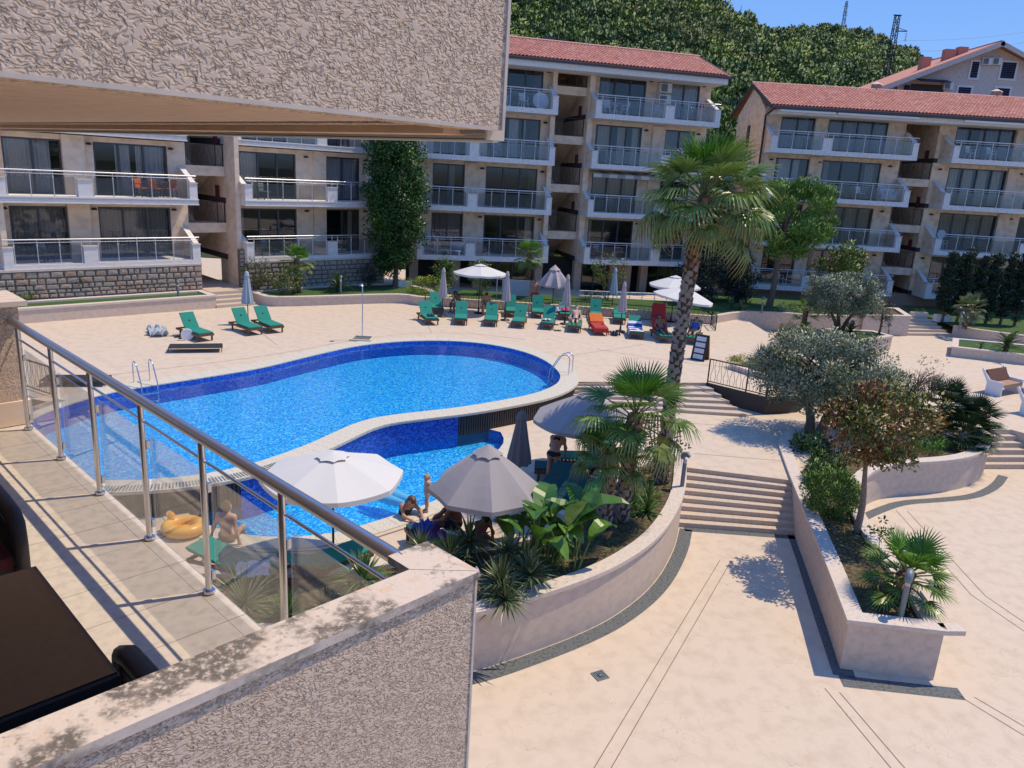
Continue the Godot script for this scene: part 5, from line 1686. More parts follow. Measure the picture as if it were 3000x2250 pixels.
const LEAN := [-0.15, 0.0, 0.0, 0.05, 0.18, 0.16, 0.33, 0.26, 0.41, 0.34, 0.16, 0.28, 0.19, 0.24, 0.12, 0.4, 0.15, 0.06, 0.6, 0.09, -0.17, 0, 0.12, -0.28, 0.3, 0.1, -0.33, -0.1, 0.1, -0.36, -0.25]

# ---------------------------------------------------------------- pool furniture
func lounger(label: String, at: Vector3, turn: float, o := {}) -> Node3D:
	# the foot end stands at the origin, the head lies towards -z
	var t := thing("sun_lounger", label, "sun lounger", at, turn, o.get("group", "green sun loungers"))
	var up: float = deg_to_rad(o.get("back", 48.0))
	var wood: StandardMaterial3D = M[o.get("frame", "wood")]
	var fr := MB.new()
	for x in [-0.32, 0.32]:
		fr.box(Vector3(x, 0.27, -0.95), Vector3(0.045, 0.085, 1.9))
	fr.box(Vector3(0, 0.27, -0.02), Vector3(0.6, 0.085, 0.04)); fr.box(Vector3(0, 0.27, -1.88), Vector3(0.6, 0.07, 0.04))
	mpart(t, "frame", fr, wood)
	for x in [-0.3, 0.3]:
		for z in [-0.12, -1.6]:
			bx(t, "leg", wood, Vector3(x, 0.115, z), Vector3(0.05, 0.228, 0.07))
	for k in 11:
		bx(t, "slat", wood, Vector3(0, 0.318, -0.09 - k * 0.105), Vector3(0.594, 0.016, 0.075))
	var hinge := Vector3(0, 0.33, -1.2)
	var d := Vector3(0, sin(up), -cos(up))
	var b := Basis(Vector3.RIGHT, up)
	var back := MB.new()
	for x in [-0.25, 0.25]:
		back.box(hinge + d * 0.36 + b.x * x, Vector3(0.04, 0.03, 0.74), b)
	for k in 6:
		back.box(hinge + d * (0.06 + 0.128 * k) + b.y * 0.02, Vector3(0.56, 0.014, 0.08), b)
	back.bar(hinge + d * 0.5 - b.y * 0.02, Vector3(0, 0.26, -1.55), 0.4, 0.03)
	mpart(t, "back_frame", back, wood)
	if o.get("cushion", true):
		var c := MB.new()
		var m: StandardMaterial3D = M[o.get("cloth", "teal")]
		for k in 4:
			c.box(Vector3(0, 0.355, -0.15 - k * 0.295), Vector3(0.60, 0.05 + 0.006 * (k % 2), 0.292))
		mpart(t, "seat_cushion", c, m)
		var e := MB.new()
		for k in 2:
			e.box(hinge + d * (0.19 + k * 0.38) + b.y * 0.055, Vector3(0.60, 0.05, 0.377), b)
		mpart(t, "back_cushion", e, M[o.get("back_cloth", o.get("cloth", "teal"))])
	if o.get("wheel", false):
		for x in [-0.38, 0.38]:
			var w := MB.new()
			var p := []
			w.tube([Vector3(x - 0.02, 0.14, -1.75), Vector3(x + 0.02, 0.14, -1.75)], [0.14], 16)
			mpart(t, "wheel", w, M.white_plastic)
	return t

func towel(called: String, label: String, m: Material, at: Vector3, turn: float, size: Vector2, hump: float, s: int, cat := "towel") -> Node3D:
	# a cloth lying in folds
	rng.seed = s
	var q := MB.new()
	var ph := rng.randf() * 6.0
	var pts := []
	for z in 13:
		for x in 9:
			var u := x / 8.0 - 0.5; var v := z / 12.0 - 0.5
			pts.append(Vector3(u * size.x * (1 + 0.08 * sin(v * 9 + ph)), 0.01 + hump * absf(sin(u * 7 + ph + sin(v * 5) * 1.5)) * absf(cos(v * 6 + ph * 2)) , v * size.y * (1 + 0.06 * sin(u * 8 + ph))))
	for z in 12:
		for x in 8:
			var a := z * 9 + x
			q.quad(pts[a + 9], pts[a + 10], pts[a + 1], pts[a])
	return tag(mpart(self, called, q, m, at, Basis(Vector3.UP, turn)), label, cat)

func draped(called: String, label: String, m: Material, at: Vector3, turn: float, back := 48.0, from := 0.0, to := 1.9) -> Node3D:
	# a towel over a lounger, following seat and backrest and hanging at its sides
	var q := MB.new()
	var rows := []
	var up := deg_to_rad(back)
	for k in 21:
		var s := lerpf(from, to, k / 20.0)
		var p := Vector3(0, 0.392, -s) if s < 1.2 else Vector3(0, 0.40 + (s - 1.2) * sin(up) + 0.045 * cos(up), -1.2 - (s - 1.2) * cos(up) + 0.06 * sin(up))
		if s < 0.0:
			p = Vector3(0, 0.392 + s * 1.0, 0.02)
		var j := 0.012 * sin(k * 1.3)
		rows.append([p + Vector3(-0.38, -0.16 + j, j), p + Vector3(-0.33, 0.004, 0), p + Vector3(-0.1, 0.012 + j, 0), p + Vector3(0.1, 0.012 - j, 0), p + Vector3(0.33, 0.004, 0), p + Vector3(0.38, -0.14 - j, j)])
	for k in 20:
		for e in 5:
			q.tint(Color(0.75, 0.75, 0.78) if (k / 3) % 2 == 0 else Color(0.03, 0.06, 0.30))
			if called != "striped_towel":
				q.tint(Color.WHITE)
			q.quad(rows[k][e], rows[k][e + 1], rows[k + 1][e + 1], rows[k + 1][e])
	return tag(mpart(self, called, q, m, at, Basis(Vector3.UP, turn)), label, "towel")

func parasol_closed(label: String, at: Vector3, h: float, cloth: String, o := {}) -> Node3D:
	var t := thing("parasol", label, "parasol", at, 0.0, o.get("group", "parasols by the pool"))
	var p := MB.new()
	p.tube([Vector3(0, 0, 0), Vector3(0, h, 0)], [0.022], 8)
	mpart(t, "pole", p, M.dark_metal)
	var w: float = o.get("wide", 0.2)
	var c := MB.new()
	c.lathe([Vector2(w * 1.05, h * 0.40), Vector2(w, h * 0.48), Vector2(w * 0.72, h * 0.66), Vector2(w * 0.46, h * 0.85), Vector2(w * 0.34, h * 0.925)], 48, Vector3.ZERO, 0.13, 8)
	mpart(t, "canopy", c, M[cloth])
	var v := MB.new()
	v.lathe([Vector2(w * 0.5, h * 0.905), Vector2(w * 0.36, h * 0.97), Vector2(0.03, h * 0.995), Vector2(0.0, h * 1.0)], 24, Vector3.ZERO, 0.06, 8)
	mpart(t, "vent_cap", v, M[cloth])
	if o.get("strap", true):
		var s := MB.new()
		s.lathe([Vector2(w * 0.86, h * 0.565), Vector2(w * 0.84, h * 0.59)], 24, Vector3.ZERO, 0.08, 8)
		mpart(t, "strap", s, M[cloth])
	base_plate(t)
	return t

func base_plate(t: Node3D) -> void:
	var b := MB.new()
	b.lathe([Vector2(0.0, 0.002), Vector2(0.25, 0.002), Vector2(0.24, 0.05), Vector2(0.06, 0.07), Vector2(0.04, 0.32), Vector2(0.0, 0.32)], 20)
	mpart(t, "base", b, M.dark_metal)

func parasol_open(label: String, at: Vector3, h: float, r: float, drop: float, cloth: String, o := {}) -> Node3D:
	# eight cloth panels that sag between their ribs, a vent cap, ribs and a pole
	var t := thing("parasol", label, "parasol", at, o.get("turn", 0.2), o.get("group", "parasols by the pool"))
	var head := Node3D.new()
	head.name = "canopy_frame"
	var n := 8
	var p := MB.new()
	p.tube([Vector3.ZERO, Vector3(0, h, 0)], [0.024], 8)
	mpart(t, "pole", p, M.dark_metal)
	var tilt := Basis(o.get("axis", Vector3.RIGHT), o.get("tilt", 0.0))
	var top := Vector3(0, h, 0)
	var crease: float = o.get("crease", 0.0)
	var c := MB.new()
	for k in n:
		var prev := []
		for e in 7:
			var f := e / 6.0
			var a := TAU * (k + f) / n
			var sag := sin(PI * f)
			var row := []
			for q in 6:
				var g := lerpf(0.14, 1.0, q / 5.0)
				var rr := r * g * (1.0 - 0.06 * sag * g - crease * sag * g)
				row.append(top + tilt * Vector3(cos(a) * rr, -drop * pow(g, 1.15) - 0.05 * sag * g * (1 - 0.4 * g) - 0.03 * sag * crease, sin(a) * rr))
			if prev.size():
				for q in 5:
					c.quad(prev[q + 1], prev[q], row[q], row[q + 1])
				c.quad(prev[5] + Vector3(0, -0.10, 0), prev[5], row[5], row[5] + Vector3(0, -0.10, 0))
			prev = row
	mpart(t, "canopy", c, M[cloth])
	var v := MB.new()
	for k in n * 3:
		var a := TAU * k / (n * 3); var b := TAU * (k + 1) / (n * 3)
		var wa := 0.30 + (0.05 if k % 3 == 0 else 0.0); var wb := 0.30 + (0.05 if (k + 1) % 3 == 0 else 0.0)
		v.tri(top + tilt * Vector3(0, 0.05, 0), top + tilt * Vector3(cos(b) * wb, -drop * wb / r * 0.8 + 0.035, sin(b) * wb), top + tilt * Vector3(cos(a) * wa, -drop * wa / r * 0.8 + 0.035, sin(a) * wa))
	mpart(t, "vent_cap", v, M[cloth])
	for k in n:
		var a := TAU * k / n
		var rb := MB.new()
		rb.bar(top + tilt * Vector3(0, -0.06, 0), top + tilt * Vector3(cos(a) * r * 0.98, -drop - 0.025, sin(a) * r * 0.98), 0.016, 0.016)
		rb.bar(Vector3(0, h - drop - 0.35, 0), top + tilt * Vector3(cos(a) * r * 0.5, -drop * 0.45 - 0.03, sin(a) * r * 0.5), 0.012, 0.012)
		mpart(t, "rib", rb, M.dark_metal)
	base_plate(t)
	head.free()
	return t

func bollard(label: String, at: Vector3, h: float, turn: float, o := {}) -> Node3D:
	var t := thing("bollard_lamp", label, "lamp", at, turn, "bollard lamps in the planters")
	var p := MB.new()
	p.tube([Vector3.ZERO, Vector3(0, h * 0.72, 0)], [0.055], 10)
	mpart(t, "post", p, M.grey_metal)
	var g := MB.new()
	g.tube([Vector3(0, h * 0.72, 0), Vector3(0, h * 0.83, 0)], [0.052], 10)
	mpart(t, "lens", g, M.wall_cap)
	var c := MB.new()
	c.tube([Vector3(0, h * 0.83, -0.07), Vector3(0, h * 0.91, -0.075), Vector3(0, h * 0.97, -0.03), Vector3(0, h, 0.05), Vector3(0, h * 0.93, 0.12)], [0.06, 0.075, 0.08, 0.075, 0.05], 10)
	mpart(t, "hood", c, M.grey_metal)
	return t

func ladder(label: String, at: Vector3, turn: float) -> Node3D:
	# two bent rails that arch over the coping, +z is towards the water
	var t := thing("pool_ladder", label, "ladder", at, turn, "pool ladders")
	for x in [-0.25, 0.25]:
		var p := MB.new()
		p.tube([Vector3(x, 0, -0.45), Vector3(x, 0.62, -0.45), Vector3(x, 0.74, -0.38), Vector3(x, 0.76, -0.25), Vector3(x, 0.68, -0.05), Vector3(x, 0.1, 0.30), Vector3(x, -0.8, 0.36)], [0.021], 8)
		mpart(t, "rail", p, M.steel)
	for y in [-0.2, -0.45, -0.7]:
		bx(t, "tread", M.steel, Vector3(0, y, 0.36), Vector3(0.5, 0.03, 0.08))
	return t

func things() -> void:
	# loungers of the back row
	var n := 0
	for q in [[-4.35, -39.63, 0.37, "green sun lounger at the left end of the front row with a dark hat", {}], [-2.92, -40.07, 0.05, "second green sun lounger of the front row, empty, from the left", {}], [-1.33, -40.15, 0.0, "green sun lounger of the front row below the seated man, half in shade", {}], [0.11, -40.18, -0.09, "fourth green sun lounger of the front row, empty and sunlit", {}], [1.67, -40.25, -0.1, "green sun lounger of the front row with a white cloth on its seat", {}],
			[3.10, -39.88, -0.1, "green sun lounger under the sunbathing man", {}], [4.50, -39.53, 0.1, "sun lounger wholly covered by red and orange towels", {"back": 30.0}], [6.28, -39.11, -0.05, "sun lounger covered by a blue and white striped towel", {"back": 40.0}], [7.75, -38.55, 0.1, "sun lounger of the front row behind the tall palm trunk", {"back": 45.0}], [8.95, -38.58, -0.35, "green sun lounger at the right end of the row under the woman in blue", {}],
			[-4.43, -42.84, 0.2, "green sun lounger behind the left end of the row below the first closed parasol", {}], [-0.30, -43.2, 0.05, "green sun lounger of the back row right of the second closed parasol", {"back": 55.0}], [1.23, -43.4, 0.0, "green sun lounger of the back row with its backrest in shade", {"back": 60.0}], [2.83, -43.3, 0.0, "green sun lounger of the back row right of the half open parasol with towels", {"back": 20.0}], [4.58, -43.4, -0.05, "green sun lounger of the back row with half shaded upright backrest", {"back": 58.0}], [5.86, -43.0, -0.1, "green sun lounger of the back row behind the mauve closed parasol", {"back": 15.0}], [8.1, -42.9, -0.12, "sun lounger of the back row with a red towel over its backrest", {"back": 50.0}]]:
		lounger(q[3], Vector3(q[0] * 0.925, 0, q[1] * 0.925), q[2], q[4])
		n += 1
	# loungers left of the pool
	lounger("green sun lounger left of the other two with the white wheel beside it", Vector3(-12.58, 0.00, -30.62), 0.87, {"back": 52.0})
	lounger("green sun lounger left of the pale blue closed parasol", Vector3(-11.10, 0.00, -32.28), 0.8, {"back": 50.0})
	lounger("green sun lounger right of the pale blue closed parasol", Vector3(-10.41, 0.00, -32.93), 0.75, {"back": 50.0})
	# loungers on the terrace below
	lounger("bright green lounger behind the woman in the black bikini", Vector3(1.2, MID, -20.6), -1.45, {"back": 35.0})
	lounger("blue green shaded lounger in front of the woman in the black bikini", Vector3(0.75, MID, -19.75), -1.6, {"cloth": "dark_teal", "back": 22.0, "back_cloth": "teal", "wheel": false})  # darker seat cloth puts its shade into the colour, backrest keeps the lit teal
	lounger("dark green lounger with raised back beside the large parasol", Vector3(0.35, MID, -17.4), -0.75, {"cloth": "dark_teal", "back": 40.0})
	lounger("dark green lounger half hidden by the banana leaves", Vector3(0.75, MID, -16.7), -0.7, {"cloth": "dark_teal", "back": 38.0})
	lounger("dark green lounger with bright towels at the pool end of the planter", Vector3(-1.9, MID, -15.75), 3.6, {"cloth": "dark_teal", "back": 10.0})
	lounger("green lounger in the shade of the near parasol, one of those behind the glass", Vector3(-5.35, MID, -12.6), 2.5, {"back": 30.0})
	lounger("lounger with a pale towel behind the glass of the balcony", Vector3(-4.35, MID, -13.3), 1.2, {"back": 10.0})
	lounger("green lounger seen just above the lower end of the handrail", Vector3(-2.9, MID, -14.6), 2.4, {"back": 25.0})
	lounger("lounger under the large parasol on which the man sits", Vector3(-0.95, MID, -15.2), 2.9, {"cloth": "dark_teal", "back": 8.0})
	# things lying on and beside the loungers
	draped("red_towel", "red and orange towel spread over a whole lounger", M.red_cloth, Vector3(4.16, 0.01, -36.57), 0.1, 30.0, -0.25, 1.7)
	draped("orange_towel", "orange towel over the head of the red covered lounger", M.orange_cloth, Vector3(4.16, 0.02, -36.57) + Vector3(0, 0.012, 0), 0.1, 30.0, 1.15, 1.85)
	M["stripes"] = mat("stripes", Color.WHITE, 0.9)
	M.stripes.vertex_color_use_as_albedo = true
	draped("striped_towel", "blue and white striped towel over a lounger", M.stripes, Vector3(5.81, 0.01, -36.18), -0.05, 40.0, 0.0, 1.5)
	draped("red_towel", "red towel hanging over an upright lounger back", M.red_cloth, Vector3(7.49, 0.01, -39.68), -0.12, 50.0, 0.9, 1.95)
	draped("red_towel", "red towel on the lounger behind the palm trunk", M.red_cloth, Vector3(7.17, 0.01, -35.66), 0.1, 45.0, 1.1, 1.9)
	towel("hat", "dark straw hat lying on the leftmost green lounger", M.navy_cloth, Vector3(-4.16, 0.39, -37.09), 0.2, Vector2(0.35, 0.35), 0.12, 4, "hat")
	towel("white_cloth", "white folded cloth on a green lounger of the front row", M.white_cloth, Vector3(1.54, 0.39, -37.69), 0.1, Vector2(0.4, 0.35), 0.1, 5)
	towel("white_towel", "white towel piled on the lounger behind the half open parasol", M.white_cloth, Vector3(2.04, 0.41, -40.61), 0.2, Vector2(0.5, 0.6), 0.25, 6)
	towel("pink_towel", "pink towel hanging beside the third closed parasol", M.pink_cloth, Vector3(2.64, 0.43, -40.70), 0.2, Vector2(0.6, 0.5), 0.2, 7)
	towel("dark_bag", "dark bag on the ground beside the red covered lounger", M.navy_cloth, Vector3(4.86, 0.00, -36.91), 0.4, Vector2(0.4, 0.5), 0.22, 8, "bag")
	towel("sandals", "pair of dark sandals on the deck beside the sunbathing man", M.black_cloth, Vector3(2.08, 0.00, -37.19), 0.2, Vector2(0.35, 0.25), 0.05, 9, "sandals")
	towel("beach_towel", "blue and purple towel heaped on the lounger by the planter", M.purple_cloth, Vector3(-1.6, MID + 0.38, -15.15), 0.5, Vector2(0.6, 0.7), 0.2, 10)
	towel("blue_towel", "blue towel heaped beside the purple towel", M.blue_cloth, Vector3(-1.75, MID + 0.42, -15.4), 0.9, Vector2(0.45, 0.4), 0.16, 12)
	towel("pink_towel", "pink towel under the purple towel on the lounger", M.pink_cloth, Vector3(-1.45, MID + 0.36, -15.0), 0.2, Vector2(0.5, 0.3), 0.1, 13)
	towel("lime_towel", "lime green towel at the foot of the lounger by the planter", M.lime_cloth, Vector3(-1.25, MID + 0.38, -14.75), 0.3, Vector2(0.5, 0.3), 0.06, 14)
	towel("white_towel", "white towel hanging on the lounger behind the balcony glass", M.white_cloth, Vector3(-4.75, MID + 0.42, -13.2), 0.3, Vector2(0.6, 0.6), 0.06, 15)
	towel("white_bag", "white bag among the yuccas of the long planter", M.white_cloth, Vector3(-0.55, -0.28, -13.5), 0.3, Vector2(0.3, 0.25), 0.16, 16, "bag")
	var rope := MB.new()
	for k in 3:
		rope.tube([Vector3(-14.06, 0.02, -31.08) + Vector3(0, 0, k * 0.05), Vector3(-13.51, 0.06, -31.36) + Vector3(0, 0.1, 0), Vector3(-13.78, 0.02, -30.80)], [0.05, 0.07, 0.05], 7)
	tag(mpart(self, "folded_frame", rope, M.dark_metal), "dark metal parasol arm lying beside the first lounger", "parasol arm")
	towel("fallen_canopy", "pale canopy of a parasol lying on the deck left of the loungers", M.blue_canvas, Vector3(-14.98, 0.02, -31.45), 0.6, Vector2(0.7, 1.3), 0.3, 17, "parasol canopy")
	var wh := MB.new()
	wh.tube([Vector3(-0.06, 0.23, 0), Vector3(0.06, 0.23, 0)], [0.24], 24)
	wh.tube([Vector3(-0.08, 0.23, 0), Vector3(0.08, 0.23, 0)], [0.03], 10)
	tag(mpart(self, "round_weight", wh, M.white_plastic, Vector3(-13.41, 0.00, -30.71), Basis(Vector3.UP, -1.1)), "round white parasol weight standing on its edge beside a lounger", "weight")
	for q in [[Vector3(-12.35, 0.00, -29.00), 0.32, "flat dark mesh sunbed on the deck in front of the left loungers"], [Vector3(-14.06, 0.00, -23.77), 0.2, "flat dark mesh sunbed beside the pool ladder behind the handrail"]]:
		var t := thing("flat_sunbed", q[2], "sunbed", q[0], q[1], "flat dark sunbeds")
		var f := MB.new()
		for x in [-0.95, 0.95]:
			f.tube([Vector3(x, 0.02, -0.34), Vector3(x, 0.2, -0.34), Vector3(x, 0.2, 0.34), Vector3(x, 0.02, 0.34)], [0.016], 6)
		for z in [-0.34, 0.34]:
			f.tube([Vector3(-0.95, 0.2, z), Vector3(0.95, 0.2, z)], [0.018], 6)
		mpart(t, "frame", f, M.dark_metal)
		bx(t, "mesh_sheet", M.black, Vector3(0, 0.2, 0), Vector3(1.88, 0.012, 0.66))
	# parasols
	parasol_closed("mauve closed parasol at the left end of the back loungers", Vector3(-3.8, 0, -39.1), 2.55, "mauve_canvas")
	parasol_closed("mauve closed parasol in front of the blue towels on the terrace", Vector3(-0.55, 0, -39.1), 2.55, "mauve_canvas")
	parasol_closed("mauve closed parasol right of the half open one", Vector3(2.52, 0, -39.0), 2.58, "mauve_canvas")
	parasol_closed("pinkish closed parasol left of the two white open ones", Vector3(5.25, 0, -37.9), 2.52, "mauve_canvas")
	parasol_closed("pale grey closed parasol farther back beside the garden wall", Vector3(5.5, 0, -44.0), 2.5, "blue_canvas")
	parasol_closed("pale blue closed parasol between the two left loungers", Vector3(-12.2, 0, -34.45), 2.45, "blue_canvas", {"wide": 0.24})
	parasol_closed("dark grey closed parasol beside the woman in the black bikini", Vector3(0.29, MID, -18.3), 2.35, "grey_canvas", {"wide": 0.27})
	parasol_open("half open mauve parasol behind the middle of the lounger row", Vector3(2.02, 0, -43.2), 2.5, 0.95, 1.05, "mauve_canvas", {"crease": 0.25})
	parasol_open("white open parasol over the back loungers beside the mauve closed one", Vector3(-2.02, 0, -40.7), 2.6, 1.42, 0.42, "canvas", {"turn": 0.1})
	parasol_open("white open parasol behind the tall palm, the farther of the two", Vector3(8.45, 0, -41.5), 2.5, 1.4, 0.48, "canvas", {"turn": 0.35})
	parasol_open("white open parasol behind the tall palm, the nearer and tilted one", Vector3(8.2, 0, -37.6), 2.45, 1.5, 0.5, "canvas", {"tilt": 0.14, "axis": Vector3(0, 0, -1), "turn": 0.0})
	parasol_open("large white open parasol by the paddling pool in front of the balcony", Vector3(-3.5, MID, -14.41), 2.42, 1.42, 0.44, "canvas", {"turn": 0.3})
	parasol_open("large greyish parasol with drooping canopy over the seated man", Vector3(-0.43, MID, -15.41), 2.4, 1.25, 0.95, "warm_grey_canvas", {"turn": 0.15, "crease": 0.06})
	parasol_open("grey open parasol half hidden behind the two small palms", Vector3(2.1, MID, -20.1), 2.4, 1.5, 0.75, "warm_grey_canvas", {"turn": 0.2})
	# metalwork of the pool
	ladder("steel pool ladder at the right end of the pool", Vector3(1.80, 0.02, -28.95), -1.9)
	ladder("steel pool ladder at the left end of the pool behind the handrail", Vector3(-11.93, 0.02, -24.05), 0.75)
	var sh := thing("pool_shower", "tall thin outdoor shower standing on a square pale base", "shower", Vector3(-6.38, 0.00, -32.84) + Vector3(-0.25, 0, 0.1))
	var sp := MB.new()
	sp.tube([Vector3(0, 0.05, 0), Vector3(0, 2.35, 0), Vector3(0, 2.47, 0.05), Vector3(0, 2.45, 0.22)], [0.025], 8)
	mpart(sh, "pipe", sp, M.steel)
	var hd := MB.new()
	hd.lathe([Vector2(0.11, 2.37), Vector2(0.10, 2.40), Vector2(0.02, 2.45)], 14, Vector3(0, 0, 0.22))
	mpart(sh, "shower_head", hd, M.steel)
	for e in [[0, 0.42, 0.9, 0.1], [0, -0.42, 0.9, 0.1], [0.42, 0, 0.1, 0.74], [-0.42, 0, 0.1, 0.74]]:
		bx(sh, "kerb", M.coping, Vector3(e[0], 0.04, e[1]), Vector3(e[2], 0.08, e[3]))
	bx(sh, "tray", M.mortar, Vector3(0, 0.012, 0), Vector3(0.74, 0.02, 0.74))
	# sandwich board
	var sb := thing("menu_board", "black and white menu board standing on the deck near the deck steps", "sign board", Vector3(8.09, 0.00, -32.65), -0.62)
	for s in [-1, 1]:
		var bo := MB.new()
		var tilt := Basis(Vector3.RIGHT, -0.24 * s)
		bo.box(Vector3(0, 0.55, 0.15 * s), Vector3(0.62, 1.15, 0.03), tilt)
		var p := mpart(sb, "panel", bo, M.wood if s < 0 else M.black)
		if s > 0:
			for k in 4:
				bx(p, "menu_sheet", M.white_cloth, Vector3(0, 0.18 + k * 0.25, 0.15 + 0.02 - (0.18 + k * 0.25 - 0.55) * 0.245 ), Vector3(0.44, 0.19, 0.012), tilt)
		for x in [-0.29, 0.29]:
			var lg := MB.new()
			lg.bar(Vector3(x, 0.0, 0.29 * s), Vector3(x, 1.12, 0.01 * s), 0.04, 0.045)
			mpart(sb, "leg", lg, M.pale_wood if s < 0 else M.black)
	# bench and swing seats at the far right
	for q in [[Vector3(21.28, -0.65, -32.38), 0.55, "white framed garden swing seat with brown cushions at the right edge", "wood"], [Vector3(20.91, -0.65, -29.23), 0.4, "white framed garden seat with an orange cushion at the right edge", "orange_cloth"]]:
		var t := thing("garden_seat", q[2], "garden seat", Vector3(q[0].x, MID, q[0].z), q[1], "garden seats at the right edge")
		bx(t, "seat_cushion", M["tan_cloth"] if q[3] == "wood" else M.orange_cloth, Vector3(0, 0.44, 0), Vector3(1.5, 0.12, 0.6))
		bx(t, "back_cushion", M.wood if q[3] == "wood" else M.tan_cloth, Vector3(0, 0.75, -0.4), Vector3(1.5, 0.55, 0.1), Basis(Vector3.RIGHT, -0.45))
		for x in [-0.8, 0.8]:
			var sd := MB.new()
			prism(sd, [Vector2(0.32, 0.0), Vector2(0.32, 0.62), Vector2(-0.25, 0.62), Vector2(-0.6, 1.05), Vector2(-0.66, 1.0), Vector2(-0.35, 0.5), Vector2(-0.35, 0.0)], x - 0.03, x + 0.03)
			mpart(t, "side_panel", sd, M.white_plastic)
	# inflatables
	var rg := thing("swim_ring", "yellow inflatable duck ring lying on the coping behind the balcony glass", "swim ring", Vector3(-7.0, MID + 0.03, -15.3))
	var tr := []
	for k in 25:
		tr.append(Vector3(cos(TAU * k / 24) * 0.34, 0.13, sin(TAU * k / 24) * 0.30))
	var rm := MB.new()
	rm.tube(tr, [0.135], 12, false)
	mpart(rg, "ring", rm, M.yellow_vinyl)
	var hm := MB.new()
	hm.tube([Vector3(-0.28, 0.15, -0.1), Vector3(-0.33, 0.33, -0.14), Vector3(-0.36, 0.40, -0.1)], [0.07, 0.085, 0.06], 10)
	mpart(rg, "duck_head", hm, M.yellow_vinyl)
	bx(rg, "floor", M.yellow_vinyl, Vector3(0, 0.1, 0), Vector3(0.5, 0.02, 0.45))
	var fl := MB.new()
	fl.tube([Vector3(-0.75, 0.06, 0.1), Vector3(-0.2, 0.1, 0), Vector3(0.75, 0.06, -0.05)], [0.07, 0.2, 0.08], 12)
	fl.tube([Vector3(-0.55, 0.06, 0.3), Vector3(0.1, 0.08, 0.25), Vector3(0.7, 0.06, 0.2)], [0.06, 0.13, 0.06], 12)
	tag(mpart(self, "float", fl, M.blue_vinyl, Vector3(-2.85, MID - 0.05, -17.9), Basis(Vector3.UP, -0.5)), "pale blue inflatable float on the paddling pool", "pool float")
	# terrace of the middle block: tables, towels on the line
	for b in [[Vector3(-0.1, 0.95, -44.3), 1.6, "leftmost"], [Vector3(1.0, 0.9, -44.2), 0.55, "middle"], [Vector3(2.35, 0.95, -44.1), 0.5, "rightmost"]]:
		var c := MB.new()
		for k in 8:
			var x0: float = (k / 8.0 - 0.5) * b[1]; var x1: float = ((k + 1) / 8.0 - 0.5) * b[1]
			c.quad(Vector3(x0, -0.45, 0.02 * sin(k * 1.7)), Vector3(x1, -0.45, 0.02 * sin((k + 1) * 1.7)), Vector3(x1, 0.45, 0), Vector3(x0, 0.45, 0))
		tag(mpart(self, "hanging_towel", c, M.blue_canvas, b[0]), "%s pale blue towel hanging behind the closed parasols" % b[2], "towel")
	var line := MB.new()
	line.tube([Vector3(-1.2, 1.41, -44.35), Vector3(2.9, 1.41, -44.1)], [0.012], 5)
	for x in [-1.2, 2.9]:
		line.tube([Vector3(x, 0, -44.35 + (x + 1.2) * 0.061), Vector3(x, 1.45, -44.35 + (x + 1.2) * 0.061)], [0.025], 6)
	tag(mpart(self, "clothes_line", line, M.rail_metal), "thin metal rack that carries the pale blue towels", "clothes line")
	var tb := thing("terrace_railing", "thin steel railing of the ground floor terrace in the middle block", "railing")
	for k in 10:
		var pm := MB.new()
		pm.tube([Vector3(3.6 + k * 0.75, 0, -44.6 + k * -0.1), Vector3(3.6 + k * 0.75, 1.0, -44.6 + k * -0.1)], [0.02], 6)
		mpart(tb, "post", pm, M.rail_metal)
	for y in [0.98, 0.7]:
		var hm2 := MB.new()
		hm2.tube([Vector3(3.6, y, -44.6), Vector3(10.35, y, -45.5)], [0.018], 6)
		mpart(tb, "handrail", hm2, M.rail_metal)
	# lamps
	bollard("grey bollard lamp in the near corner of the tall planter", Vector3(7.88, -0.57, -13.46), 0.95, 2.6)
	bollard("dark bollard lamp on the rim beside the top of the near steps", Vector3(4.67, -0.39, -19.06), 0.92, 0.9)
	bollard("grey bollard lamp behind the yellow hedge on the pool deck", Vector3(10.11, 0.09, -30.62), 1.0, 0.4)
	bollard("bollard lamp under the pine tree on the far pink wall", Vector3(14.14, 0.37, -44.12), 0.9, 0.2)
	bollard("dark bollard lamp on the small far planter by the path", Vector3(20.54, -0.56, -41.90), 1.1, 0.3)
	bollard("bollard lamp right of the far steps under the fan palm", Vector3(25.90, 0.00, -44.59), 1.0, 0.2)
	bollard("grey bollard lamp on the lawn by the rubble wall", Vector3(-16.56, 0.57, -37.19), 0.75, 0.8)
	bollard("white bollard lamp in front of the sago palm right of the block steps", Vector3(-9.62, 0.42, -41.62), 1.0, 0.5)
	for q in [["flower_box", "white flower box at the foot of the right block beside the steps", Vector3(25.34, -0.09, -48.29)], ["flower_box", "long white flower box right of the other at the right block", Vector3(26.55, -0.09, -47.73)], ["flower_pot", "white square plant pot beside the tall climber", Vector3(-6.85, 0.37, -45.88)]]:
		var t := thing(q[0], q[1], "planter box", q[2], 0.2)
		var m := MB.new()
		ring(m, PackedVector2Array([Vector2(-0.5, -0.22), Vector2(0.5, -0.22), Vector2(0.5, 0.22), Vector2(-0.5, 0.22)]), PackedVector2Array([Vector2(-0.45, -0.17), Vector2(0.45, -0.17), Vector2(0.45, 0.17), Vector2(-0.45, 0.17)]), 0.0, 0.42)
		mpart(t, "box", m, M.white_plaster)
		var f := MB.new()
		crown(f, clumps_in(Vector3(0, 0.5, 0), Vector3(0.4, 0.12, 0.14), 6, 0.14), 40, 0.07, 0.03, GREEN)
		mpart(t, "plants", f, M.leaf)

